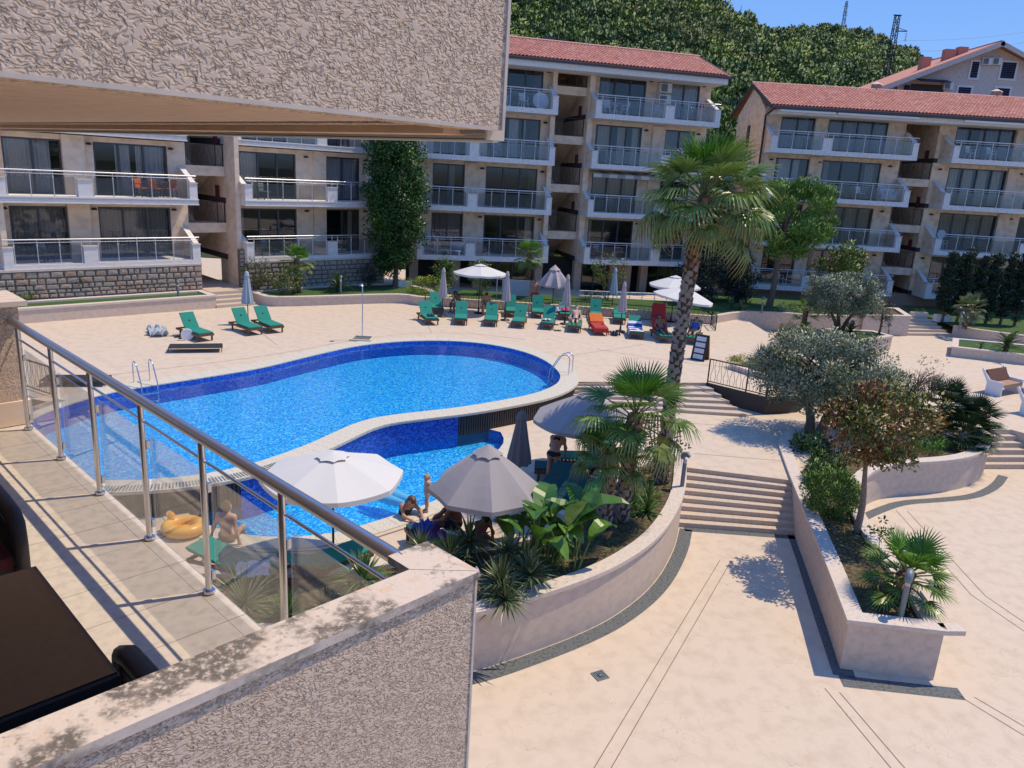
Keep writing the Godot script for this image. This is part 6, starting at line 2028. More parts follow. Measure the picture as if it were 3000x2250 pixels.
func block_point(o: Vector3, az: float, u: float, y: float, v: float) -> Vector3:
	var a := deg_to_rad(az)
	return Vector3(o.x + sin(a) * u + cos(a) * v, y - 0.6, o.z - cos(a) * u + sin(a) * v)

func balcony_furniture() -> void:
	var A := Vector3(-16.43, 0, -39.11); var B := Vector3(2.7, 0, -49.9); var C := Vector3(22.5, 0, -53.0)
	var at := deg_to_rad(44)
	var k := 0
	for q in [[-2.1, 0.5, "left"], [-1.45, 2.2, "middle"], [-0.75, -0.9, "right"]]:
		plastic_chair("balcony_chair", "orange seated metal chair, %s one on the upper balcony of the left block" % q[2], M.orange_cloth, M.dark_metal, block_point(A, 46, q[0], 5.8, -0.8), at + q[1], "balcony chairs")
	round_table("balcony_table", "small table between the orange chairs of the left block", M.dark_metal, block_point(A, 46, -1.1, 5.8, -1.2), 0.4)
	for q in [[-6.5, 2.8, "left block's lower left balcony"], [4.3, 2.8, "left block's balcony behind the little palm"], [4.2, 5.8, "left block's balcony beside the climber"]]:
		plastic_chair("balcony_chair", "dark chair on the %s" % q[2], M.grey_metal, M.dark_metal, block_point(A, 46, q[0], q[1], -0.8), at + 0.4, "balcony chairs")
	var bt := deg_to_rad(15)
	for q in [[2.15, 0.4, "by the left wing"], [2.55, 2.6, "left of the white table"], [3.75, -2.2, "right of the white table"], [5.75, -1.2, "by the pale wall"]]:
		plastic_chair("balcony_chair", "white plastic chair %s on the top balcony of the middle block" % q[2], M.white_plastic, M.white_plastic, block_point(B, 75, q[0], 11.8, -0.8), bt + q[1], "balcony chairs")
	round_table("balcony_table", "white garden table on the top balcony of the middle block", M.white_plastic, block_point(B, 75, 3.1, 11.8, -0.8), 0.42)
	for q in [[-4.2, 0.5, "beside the sheer render edge"], [-2.9, 0.2, "left of the tipped round table"]]:
		plastic_chair("balcony_chair", "white plastic chair %s on the top left balcony" % q[2], M.white_plastic, M.white_plastic, block_point(B, 75, q[0], 11.8, -0.8), bt + q[1], "balcony chairs")
	var rt := MB.new()
	rt.tube([Vector3(0, 0.5, 0), Vector3(0, 0.5, 0.04)], [0.5], 24)
	tag(mpart(self, "tipped_tabletop", rt, M.white_plastic, block_point(B, 75, -1.85, 11.8, -0.55), Basis(Vector3.UP, bt) * Basis(Vector3.RIGHT, -0.25)), "round white tabletop tipped against the end of the top left balcony", "tabletop")
	var ball := MB.new()
	ball.lathe([Vector2(0, -0.16), Vector2(0.11, -0.11), Vector2(0.16, 0), Vector2(0.11, 0.11), Vector2(0, 0.16)], 14)
	tag(mpart(self, "red_ball", ball, M.red_cloth, block_point(B, 75, 8.9, 12.75, -0.5)), "red ball on the rail of the top right balcony of the middle block", "ball")
	var tb := thing("balcony_table", "round table under a white cloth on the lowest balcony of the middle block", "table", block_point(B, 75, -6.6, 2.8, -1.0), 0.2)
	var cl := MB.new()
	cl.lathe([Vector2(0.52, 0.35), Vector2(0.46, 0.55), Vector2(0.43, 0.74), Vector2(0, 0.75)], 32, Vector3.ZERO, 0.05, 8)
	mpart(tb, "tablecloth", cl, M.white_cloth)
	for q in [[-8.0, -1.0, 0.9], [-7.4, -0.4, 1.4]]:
		lounger("pale blue sun lounger on the lowest balcony of the middle block, %s one" % ("back" if q[1] < -0.7 else "front"), block_point(B, 75, q[0] + 0.9, 2.8, q[1]), bt + 1.45, {"frame": "white_plastic", "cloth": "blue_canvas", "back": 55.0, "group": "sun loungers on balconies"})
	for q in [[2.7, 2.8, "lower right balcony of the middle block near the leafy vine"], [3.4, 5.8, "striped awning balcony"], [-4.5, 8.8, "balcony beside the render corner"], [1.2, 8.8, ""]]:
		if q[2] != "":
			plastic_chair("balcony_chair", "dark chair on the %s" % q[2], M.grey_metal, M.dark_metal, block_point(B, 75, q[0], q[1], -0.8), bt, "balcony chairs")
	var blk := MB.new()
	blk.box(Vector3(0, 0.4, 0), Vector3(0.45, 0.8, 0.35))
	blk.box(Vector3(0, 0.42, 0.176), Vector3(0.3, 0.5, 0.02))
	tag(mpart(self, "black_cabinet", blk, M.black, block_point(B, 75, 2.4, 8.8, -0.75), Basis(Vector3.UP, bt)), "small black cabinet on a balcony above the striped awning", "cabinet")
	for q in [[0.2, 7.5, 0.5, "left"], [1.6, 7.5, -0.6, "right"]]:
		plastic_chair("balcony_chair", "%s white chair on the third floor balcony of the right block" % q[3], M.white_plastic, M.grey_metal, block_point(C, 90, q[0], q[1], -0.8), q[2], "balcony chairs")
	var sf := MB.new()
	sf.box(Vector3(0, 0.3, 0), Vector3(1.0, 0.35, 0.5)); sf.box(Vector3(0, 0.62, -0.22), Vector3(1.0, 0.4, 0.16)); sf.box(Vector3(-0.45, 0.52, 0.0), Vector3(0.14, 0.25, 0.45)); sf.box(Vector3(0.45, 0.52, 0.0), Vector3(0.14, 0.25, 0.45))
	tag(mpart(self, "balcony_sofa", sf, M.white_cloth, block_point(C, 90, 2.0, 7.5, -0.7)), "pale sofa at the right end of the third floor balcony of the right block", "sofa")
	for q in [[7.0, 10.5, "top right balcony of the right block, left one"], [8.4, 10.5, "top right balcony of the right block, right one"], [6.4, 4.5, "right block's second floor balcony beside the white pier"], [2.0, 1.5, "lowest balcony of the right block"], [-4.4, 1.5, "lowest balcony of the right block behind the pine trunk"]]:
		plastic_chair("balcony_chair", "white plastic chair on the %s" % q[2], M.white_plastic, M.white_plastic, block_point(C, 90, q[0], q[1], -0.8), 0.5, "balcony chairs")
	var fan := MB.new()
	fan.tube([Vector3(0, 0, 0), Vector3(0, 0, 0.05)], [0.28], 20)
	tag(mpart(self, "round_disc", fan, M.blue_canvas, block_point(C, 90, 5.75, 5.6, -0.05)), "round pale blue disc hung on the rail end of the right block", "disc")

func people() -> void:
	person("woman in a black bikini bending over a lounger with her back turned", Vector3(1.23, MID, -19.3), 2.75, BEND, {"skin": "skin_tan", "cell": 0.016, "hair_style": "bun", "top": "band"})
	person("small fair haired child in a pale swimsuit standing at the edge of the paddling pool", Vector3(-1.88, MID + 0.02, -17.1), -1.3, STAND, {"size": 0.55, "skin": "skin_fair", "cell": 0.014, "hair": "hair_blond", "cloth": "blue_canvas"})
	person("dark haired woman in the paddling pool leaning on its edge beside the child", Vector3(-2.45, MID, -17.0), 0.75, LEAN, {"cell": 0.016, "hair_style": "long", "hair": "hair_brown", "top": "suit"})
	person("woman sitting on the paddling pool edge with her back turned, behind the glass", Vector3(-5.95, MID + 0.03, -15.05), 3.0, EDGE, {"skin": "skin_fair", "cell": 0.016, "hair_style": "bun", "hair": "hair_brown", "cloth": "tan_cloth", "top": "band"})
	person("man sitting bent forward on a lounger under the greyish parasol", Vector3(-1.05, MID - 0.02, -15.75), -1.5, PERCH, {"skin": "skin_brown", "cell": 0.018, "stout": 1.18, "cloth": "navy_cloth", "shorts": true})
	person("dark haired child in a pink swimsuit sitting in the shade of the greyish parasol", Vector3(-0.5, MID + 0.02, -15.3), 0.5, PERCH, {"size": 0.8, "skin": "skin_brown", "cell": 0.018, "hair_style": "long", "cloth": "pink_cloth", "top": "suit"})
	person("sunbathing man lying on a green lounger of the front row", Vector3(2.87, 0.00, -36.89) + Vector3(0, -0.03, 0), -0.1, LIE, {"skin": "skin_fair", "cell": 0.022, "cloth": "navy_cloth", "shorts": true})
	person("dark haired woman in a blue swimsuit lying on the lounger right of the palm trunk", Vector3(8.28, 0.00, -35.69) + Vector3(0, -0.03, 0), -0.35, LIE, {"cell": 0.022, "hair_style": "long", "cloth": "blue_cloth", "top": "suit"})
	person("tanned person lying on the lounger hidden behind the tall palm trunk", Vector3(7.17, 0.00, -35.66) + Vector3(0, -0.03, 0), 0.1, LIE, {"skin": "skin_brown", "cell": 0.022, "cloth": "navy_cloth", "shorts": true})
	person("tanned man sitting under the white open parasol of the back row", Vector3(-1.65, 0, -40.9), 0.1, PERCH, {"skin": "skin_tan", "cell": 0.022, "stout": 1.1, "cloth": "red_cloth", "shorts": true})
	person("tanned dark haired woman sitting bent down beside the yellow hedge", Vector3(-3.05, 0, -40.6), -0.9, PERCH, {"skin": "skin_brown", "cell": 0.022, "hair": "hair_dark", "hair_style": "long", "cloth": "black_cloth", "top": "band"})
	person("tanned person standing behind the half open parasol by the pale towels", Vector3(0.95, 0, -43.1), 0.3, STAND, {"skin": "skin_tan", "cell": 0.024, "cloth": "red_cloth", "shorts": true})
	for q in [[Vector3(-1.65, 0.16, -41.1), "wooden stool under the man between the parasols"], [Vector3(-3.0, 0.16, -40.75), "wooden stool under the woman beside the yellow hedge"]]:
		var t := thing("stool", q[1], "stool", Vector3(q[0].x, 0, q[0].z))
		bx(t, "seat", M.wood, Vector3(0, 0.32, 0), Vector3(0.5, 0.04, 0.4))
		for x in [-0.2, 0.2]:
			for z in [-0.15, 0.15]:
				bx(t, "leg", M.wood, Vector3(x, 0.15, z), Vector3(0.04, 0.3, 0.04))

# ---------------------------------------------------------------- the balconies near the camera
func near_balconies() -> void:
	# x runs along the rail towards the corner (x = 0), z runs into the building
	var o := Vector3(-0.09, 0, -2.99)
	var turn := deg_to_rad(-43.7)
	var y := 4.6
	var b := thing("near_building", "nearest building with its tiled balcony, stained parapet and grooved upper balcony wall", "apartment building", o, turn)
	var slab := bx(b, "balcony_slab", M.grout, Vector3(-5.2, y - 0.135, 2.1), Vector3(10.0, 0.25, 4.02))
	rng.seed = 5
	for k in 21:
		var w := 0.45
		var x := -0.42 - k * w
		bx(slab, "edge_tile", M.floor_tile, Vector3(x + 5.2, 0.131, -1.945 + 0.005), Vector3(w - 0.006, 0.012, 0.115))
	for r in 5:
		for k in 22:
			var w := 0.45
			var x := -0.42 - k * w
			bx(slab, "floor_tile", M.floor_tile, Vector3(x + 5.2, 0.130 + rng.randf_range(0, 0.001), -2.1 + 0.22 + 0.375 + r * 0.755), Vector3(w - 0.005, 0.012, 0.75))
	# the parapet at the end of the balcony: grooved render under a stained stone cap
	var cap := MB.new()
	var lp := PackedVector2Array([Vector2(-0.36, 0.0), Vector2(0.0, 0.0), Vector2(0.0, 5.0), Vector2(-0.205, 5.0), Vector2(-0.205, 0.225), Vector2(-0.36, 0.225)])
	# two slabs that meet in a mitre
	for q in [PackedVector2Array([Vector2(-0.36, 0.0), Vector2(-0.003, 0.0), Vector2(-0.207, 0.223), Vector2(-0.36, 0.223)]), PackedVector2Array([Vector2(0.0, 0.002), Vector2(0.0, 5.0), Vector2(-0.205, 5.0), Vector2(-0.205, 0.226)])]:
		var m := MB.new()
		m.slab(q, 5.693, 5.73)
		# rounded drip edge
		mpart(b, "parapet_cap", m, M.weathered_cap)
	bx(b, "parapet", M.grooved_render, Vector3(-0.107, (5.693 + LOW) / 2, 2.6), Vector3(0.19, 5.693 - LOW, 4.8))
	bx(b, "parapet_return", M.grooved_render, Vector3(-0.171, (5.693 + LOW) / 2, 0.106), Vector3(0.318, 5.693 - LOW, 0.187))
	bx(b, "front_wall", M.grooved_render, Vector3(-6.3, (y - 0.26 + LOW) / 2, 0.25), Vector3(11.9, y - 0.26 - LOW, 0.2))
	var bead := MB.new()
	bead.box(Vector3(-0.013, (5.69 + LOW) / 2, 0.013), Vector3(0.012, 5.69 - LOW, 0.012))
	mpart(b, "corner_bead", bead, M.wall_cap)
	# upper balcony: soffit, grooved side wall, front wall
	var yb := 7.545
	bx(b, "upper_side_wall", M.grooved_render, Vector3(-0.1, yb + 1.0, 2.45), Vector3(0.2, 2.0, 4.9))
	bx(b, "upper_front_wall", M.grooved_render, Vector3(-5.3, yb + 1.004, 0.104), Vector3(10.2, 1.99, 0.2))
	bx(b, "soffit", M.soffit, Vector3(-5.25, yb + 0.11, 2.3), Vector3(10.0, 0.2, 4.0))
	bx(b, "drip_edge", M.soffit, Vector3(-5.3, yb + 0.005, 0.06), Vector3(10.2, 0.05, 0.11))
	var ub := MB.new()
	ub.box(Vector3(-0.001, yb + 1.0, 0.001), Vector3(0.014, 2.0, 0.014)); ub.box(Vector3(-0.001, yb + 0.002, 2.5), Vector3(0.012, 0.012, 4.9))
	mpart(b, "corner_bead", ub, M.wall_cap)
	bx(b, "back_wall", M.plaster, Vector3(-5.2, 6.0, 4.1), Vector3(10.3, 9.0, 0.2))
	# pier at the far end of the rail
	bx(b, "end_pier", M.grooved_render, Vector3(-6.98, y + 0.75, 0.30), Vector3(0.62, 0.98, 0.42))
	bx(b, "pier_plinth", M.plaster, Vector3(-6.97, y + 0.135, 0.30), Vector3(0.66, 0.25, 0.46))
	bx(b, "pier_cap", M.wall_cap, Vector3(-6.97, y + 1.265, 0.29), Vector3(0.74, 0.05, 0.54))
	bx(b, "end_wall", M.plaster, Vector3(-7.1, y + 0.6, 2.3), Vector3(0.3, 1.2, 3.5))
	# awning cassette under the upper balcony
	var aw := thing("awning_cassette", "long grey awning cassette fixed under the edge of the upper balcony", "awning", o, turn)
	var c := MB.new()
	c.box(Vector3(-4.06, 7.565, -0.005), Vector3(8.0, 0.07, 0.07))
	c.tube([Vector3(-8.06, 7.535, -0.03), Vector3(-0.06, 7.535, -0.03)], [0.024], 10)
	mpart(aw, "cassette", c, mat("awning_box", lin(0.30, 0.28, 0.26), 0.6))
	bx(aw, "front_bar", M.aircon, Vector3(-4.06, 7.508, -0.03), Vector3(7.99, 0.008, 0.03))
	bx(aw, "end_cap", M.wall_cap, Vector3(-0.055, 7.55, -0.015), Vector3(0.012, 0.08, 0.09))
	# steel railing with glass
	var r := thing("balcony_railing", "steel handrail with posts and clear glass panes on the near balcony", "railing", o, turn)
	var h := MB.new()
	h.tube([Vector3(-6.66, y + 1.095, 0.166), Vector3(-0.33, y + 1.095, 0.166)], [0.036], 16)
	mpart(r, "handrail", h, M.brushed_steel)
	var mid := MB.new()
	mid.tube([Vector3(-6.66, y + 0.93, 0.146), Vector3(-0.33, y + 0.93, 0.146)], [0.010], 8)
	mpart(r, "mid_rail", mid, M.steel)
	var xs := [-6.46, -5.42, -4.41, -3.36, -2.373, -1.39]
	for k in xs.size():
		var p := MB.new()
		p.tube([Vector3(0, 0.012, 0), Vector3(0, 1.06, 0)], [0.021], 12)
		p.tube([Vector3(0, 0.012, 0), Vector3(0, 0.03, 0)], [0.04], 12)
		for q in [0.13, 0.75]:
			p.box(Vector3(0, q, -0.032), Vector3(0.032, 0.06, 0.026))
		p.tube([Vector3(0, 0.93, 0), Vector3(0, 0.93, -0.02)], [0.014], 8)
		mpart(r, "post", p, M.steel, Vector3(xs[k], y, 0.166))
		var x1: float = xs[k + 1] - 0.03 if k + 1 < xs.size() else -0.38
		bx(r, "glass_pane", M.pane, Vector3((xs[k] + 0.03 + x1) / 2, y + 0.44, 0.13), Vector3(x1 - xs[k] - 0.03, 0.80, 0.008))
	# wicker table and chairs
	var t := thing("wicker_table", "dark wicker table with a brown glass top on the near balcony", "table", o + Basis(Vector3.UP, turn) * Vector3(-1.40, y + 0.006, 1.64), turn)
	bx(t, "glass_top", M.table_glass, Vector3(0, 0.735, 0), Vector3(1.12, 0.012, 0.84))
	bx(t, "apron", M.wicker, Vector3(0, 0.645, 0), Vector3(1.08, 0.166, 0.80))
	var rim := MB.new()
	for e in [[0, 0.412, 1.16, 0.03], [0, -0.412, 1.16, 0.03], [0.568, 0, 0.03, 0.794], [-0.568, 0, 0.03, 0.794]]:
		rim.box(Vector3(e[0], 0.71, e[1]), Vector3(e[2], 0.045, e[3]))
	mpart(t, "rim", rim, M.wicker)
	for x in [-0.5, 0.5]:
		for z in [-0.36, 0.36]:
			bx(t, "leg", M.wicker, Vector3(x, 0.28, z), Vector3(0.07, 0.56, 0.07))
	for q in [[-0.79, 1.42, -PI / 2, "dark wicker armchair with a maroon cushion between the table and the parapet"], [-3.02, 1.42, PI / 2, "dark wicker armchair with a maroon cushion at the left edge"]]:
		var ch := thing("wicker_chair", q[3], "chair", o + Basis(Vector3.UP, turn) * Vector3(q[0], y + 0.006, q[1]), turn + q[2], "wicker armchairs on the near balcony")
		bx(ch, "seat", M.wicker, Vector3(0, 0.33, 0), Vector3(0.54, 0.1, 0.56))
		bx(ch, "cushion", M.maroon, Vector3(0, 0.415, 0.02), Vector3(0.52, 0.07, 0.54))
		bx(ch, "backrest", M.wicker, Vector3(0, 0.62, -0.30), Vector3(0.56, 0.56, 0.05), Basis(Vector3.RIGHT, -0.15))
		for x in [-0.3, 0.3]:
			var a := MB.new()
			a.tube([Vector3(x, 0.0, 0.30), Vector3(x, 0.54, 0.32), Vector3(x, 0.65, 0.29), Vector3(x, 0.69, 0.2), Vector3(x, 0.70, 0.0), Vector3(x, 0.70, -0.3)], [0.036, 0.04, 0.044, 0.048, 0.048, 0.046], 10)
			mpart(ch, "armrest", a, M.wicker)
			bx(ch, "side", M.wicker, Vector3(x, 0.36, 0.0), Vector3(0.03, 0.46, 0.54))
			bx(ch, "leg", M.wicker, Vector3(x, 0.15, -0.28), Vector3(0.05, 0.3, 0.05))

# ---------------------------------------------------------------- hill, mast and pylon
func hill_height(x: float, z: float) -> float:
	# a steep wooded slope: its skyline falls to the right in two steps
	var crest := 58.0
	if x > 20:
		crest = lerpf(58, 43.5, smoothstep(20, 50, x)) if x < 50 else lerpf(43.5, 30, smoothstep(50, 125, x)) + 2.2 * sin((x - 50) * 0.09) * exp(-(x - 50) / 60.0)
	var t := clampf((-z - 62.0) / 122.0, 0, 1.35)
	var h := crest * (pow(t, 0.95) if t < 1 else 1.0 - (t - 1) * 0.4)
	h -= 3.2 * t
	return h + sin(x * 0.11 + z * 0.07) * 1.3 * t + sin(x * 0.043 - z * 0.05) * 1.6 * t

func hill() -> void:
	var m := MB.new()
	var nx := 60; var nz := 24
	for j in nz + 1:
		for i in nx + 1:
			var x := -130.0 + 300.0 * i / nx; var z := -62.0 - 165.0 * j / nz
			var e := 1.5
			var q := Vector3(hill_height(x - e, z) - hill_height(x + e, z), 2 * e, hill_height(x, z - e) - hill_height(x, z + e)).normalized()
			m.put(Vector3(x, hill_height(x, z) - 0.6, z), q)
	for j in nz:
		for i in nx:
			var a := j * (nx + 1) + i
			m.i.append_array([a, a + nx + 1, a + nx + 2, a, a + nx + 2, a + 1])
	struct("hill", m, M.hill_ground)
	# the wood on it: a few crowns, each placed many times
	rng.seed = 99
	var kinds := []
	for k in 5:
		var c := MB.new()
		var cols: Array = [[Color(0.13, 0.21, 0.04), Color(0.155, 0.24, 0.05), Color(0.10, 0.17, 0.034)], [Color(0.065, 0.12, 0.03), Color(0.085, 0.145, 0.036)], [Color(0.19, 0.27, 0.05), Color(0.155, 0.23, 0.042)], [Color(0.115, 0.175, 0.055), Color(0.135, 0.20, 0.065)], [Color(0.17, 0.20, 0.06), Color(0.11, 0.155, 0.04)]][k]
		crown(c, clumps_in(Vector3(0, 0.55, 0), Vector3(0.85, 0.62, 0.85), 16, 0.40, 0.45), 46, 0.19, 0.13, cols, 0.4)
		kinds.append(c.mesh())
	var put := [[], [], [], [], []]
	var f := FastNoiseLite.new()
	f.seed = 4
	f.frequency = 0.03
	for k in 15000:
		var x := rng.randf_range(-75, 150); var z := -64.0 - 140.0 * rng.randf()
		if x < -0.45 * -z + 40 and x < -20 and z > -90:
			continue
		var w := f.get_noise_2d(x, z) + rng.randf_range(-0.4, 0.4)
		var kind := clampi(int((w + 0.6) * 4.2), 0, 4)
		var s := rng.randf_range(1.1, 2.5) * (1.15 if kind == 1 else 1.0)
		put[kind].append(Transform3D(Basis(Vector3.UP, rng.randf() * TAU).scaled(Vector3(s, s * rng.randf_range(0.85, 1.25), s)), Vector3(x, hill_height(x, z) - 0.9, z)))
	for k in 5:
		var mm := MultiMesh.new()
		mm.transform_format = MultiMesh.TRANSFORM_3D
		mm.mesh = kinds[k]
		mm.instance_count = put[k].size()
		for j in put[k].size():
			mm.set_instance_transform(j, put[k][j])
		var o := MultiMeshInstance3D.new()
		o.name = numbered("hill_wood")
		o.multimesh = mm
		o.material_override = M.far_leaf
		o.set_meta("kind", "stuff")
		add_child(o)
		tag(o, ["mid green bushes of the wood on the hill", "darkest trees of the wood on the hill", "bright green trees of the wood on the hill", "grey green trees of the wood on the hill", "olive brown trees of the wood on the hill"][k], "wood")

func lattice(m: MB, base: Vector3, h: float, w0: float, w1: float, n: int, t: float) -> void:
	for k in n:
		var y0 := h * k / n; var y1 := h * (k + 1) / n
		var a := lerpf(w0, w1, float(k) / n) / 2; var b := lerpf(w0, w1, float(k + 1) / n) / 2
		for c in 4:
			var d := [Vector3(1, 0, 1), Vector3(-1, 0, 1), Vector3(-1, 0, -1), Vector3(1, 0, -1)]
			var p: Vector3 = base + d[c] * a + Vector3(0, y0, 0); var q: Vector3 = base + d[c] * b + Vector3(0, y1, 0)
			var p2: Vector3 = base + d[(c + 1) % 4] * a + Vector3(0, y0, 0); var q2: Vector3 = base + d[(c + 1) % 4] * b + Vector3(0, y1, 0)
			m.bar(p, q, t * 1.5, t * 1.5)
			m.bar(p, q2, t, t) if k % 2 == 0 else m.bar(p2, q, t, t)
			m.bar(q, q2, t, t)

func masts() -> void:
	var p := thing("power_pylon", "dark steel lattice pylon with insulators standing on the slope behind the right block", "pylon", Vector3(47.3, 18.5, -110))
	var m := MB.new()
	lattice(m, Vector3.ZERO, 11.3, 1.0, 0.5, 14, 0.05)
	mpart(p, "tower", m, M.dark_metal)
	for q in [[9.45, 1.6], [7.9, -1.9], [6.5, 1.6]]:
		var a := MB.new()
		a.bar(Vector3(0, q[0], 0), Vector3(q[1], q[0] + 0.05, 0), 0.09, 0.12); a.bar(Vector3(0, q[0] + 0.5, 0), Vector3(q[1] * 0.95, q[0] + 0.1, 0), 0.05, 0.05)
		mpart(p, "cross_arm", a, M.dark_metal)
		var s := MB.new()
		for k in 6:
			s.lathe([Vector2(0.02, -0.08), Vector2(0.13, -0.06), Vector2(0.02, 0.0)], 10, Vector3(q[1] * 0.97, q[0] - 0.15 - k * 0.18, 0))
		mpart(p, "insulator", s, M.grey_metal)
	var cap := MB.new()
	cap.box(Vector3(0, 11.35, 0), Vector3(1.0, 0.08, 0.3))
	mpart(p, "top_bar", cap, M.dark_metal)
	var t := thing("radio_mast", "thin lattice mast on the ridge of the hill against the sky", "mast", Vector3(69.9, 38.0, -190))
	var n := MB.new()
	lattice(n, Vector3.ZERO, 10.4, 0.9, 0.35, 14, 0.05)
	for y in [7.6, 8.2, 9.3]:
		n.bar(Vector3(-0.7, y, 0), Vector3(0.7, y, 0), 0.05, 0.05)
	mpart(t, "tower", n, M.grey_metal)
	var t2 := thing("radio_mast", "short thin mast on the left shoulder of the hill", "mast", Vector3(46.6, 41.5, -190))
	var n2 := MB.new()
	n2.tube([Vector3.ZERO, Vector3(-0.1, 4.8, 0)], [0.09, 0.05], 6)
	n2.bar(Vector3(-0.4, 3.9, 0), Vector3(0.3, 3.9, 0), 0.05, 0.05)
	mpart(t2, "pole", n2, M.grey_metal)
	for q in [[Vector3(45.4, 25.2, -110), Vector3(8, 24.0, -116), 3.0, "uppermost"], [Vector3(48.9, 27.0, -110), Vector3(8, 22.6, -116), 3.6, "middle"], [Vector3(48.9, 24.0, -110), Vector3(8, 21.2, -116), 2.4, "lowest"], [Vector3(48.9, 26.9, -110), Vector3(75, 31.5, -112), 0.8, "upper right"], [Vector3(48.9, 25.6, -110), Vector3(75, 30.2, -112), 0.8, "lower right"]]:
		var w := MB.new()
		var pts := []
		for k in 17:
			var f := k / 16.0
			pts.append((q[0] as Vector3).lerp(q[1], f) - Vector3(0, 4 * q[2] * f * (1 - f), 0))
		w.tube(pts, [0.014], 4, false)
		tag(mpart(self, "power_line", w, M.grey_metal), "%s power line strung from the lattice pylon" % q[3], "power line")
	var hut := thing("hillside_house", "small white building among the trees on the hill", "house", Vector3(29.0, 33.0, -150))
	bx(hut, "wall", M.white_plaster, Vector3(0, 1.2, 0), Vector3(2.2, 2.6, 2.0))
	bx(hut, "window", M.frame, Vector3(-0.3, 1.6, 1.02), Vector3(1.2, 1.2, 0.06))
	bx(hut, "roof", M.aircon, Vector3(0, 2.6, 0), Vector3(2.6, 0.2, 2.4))

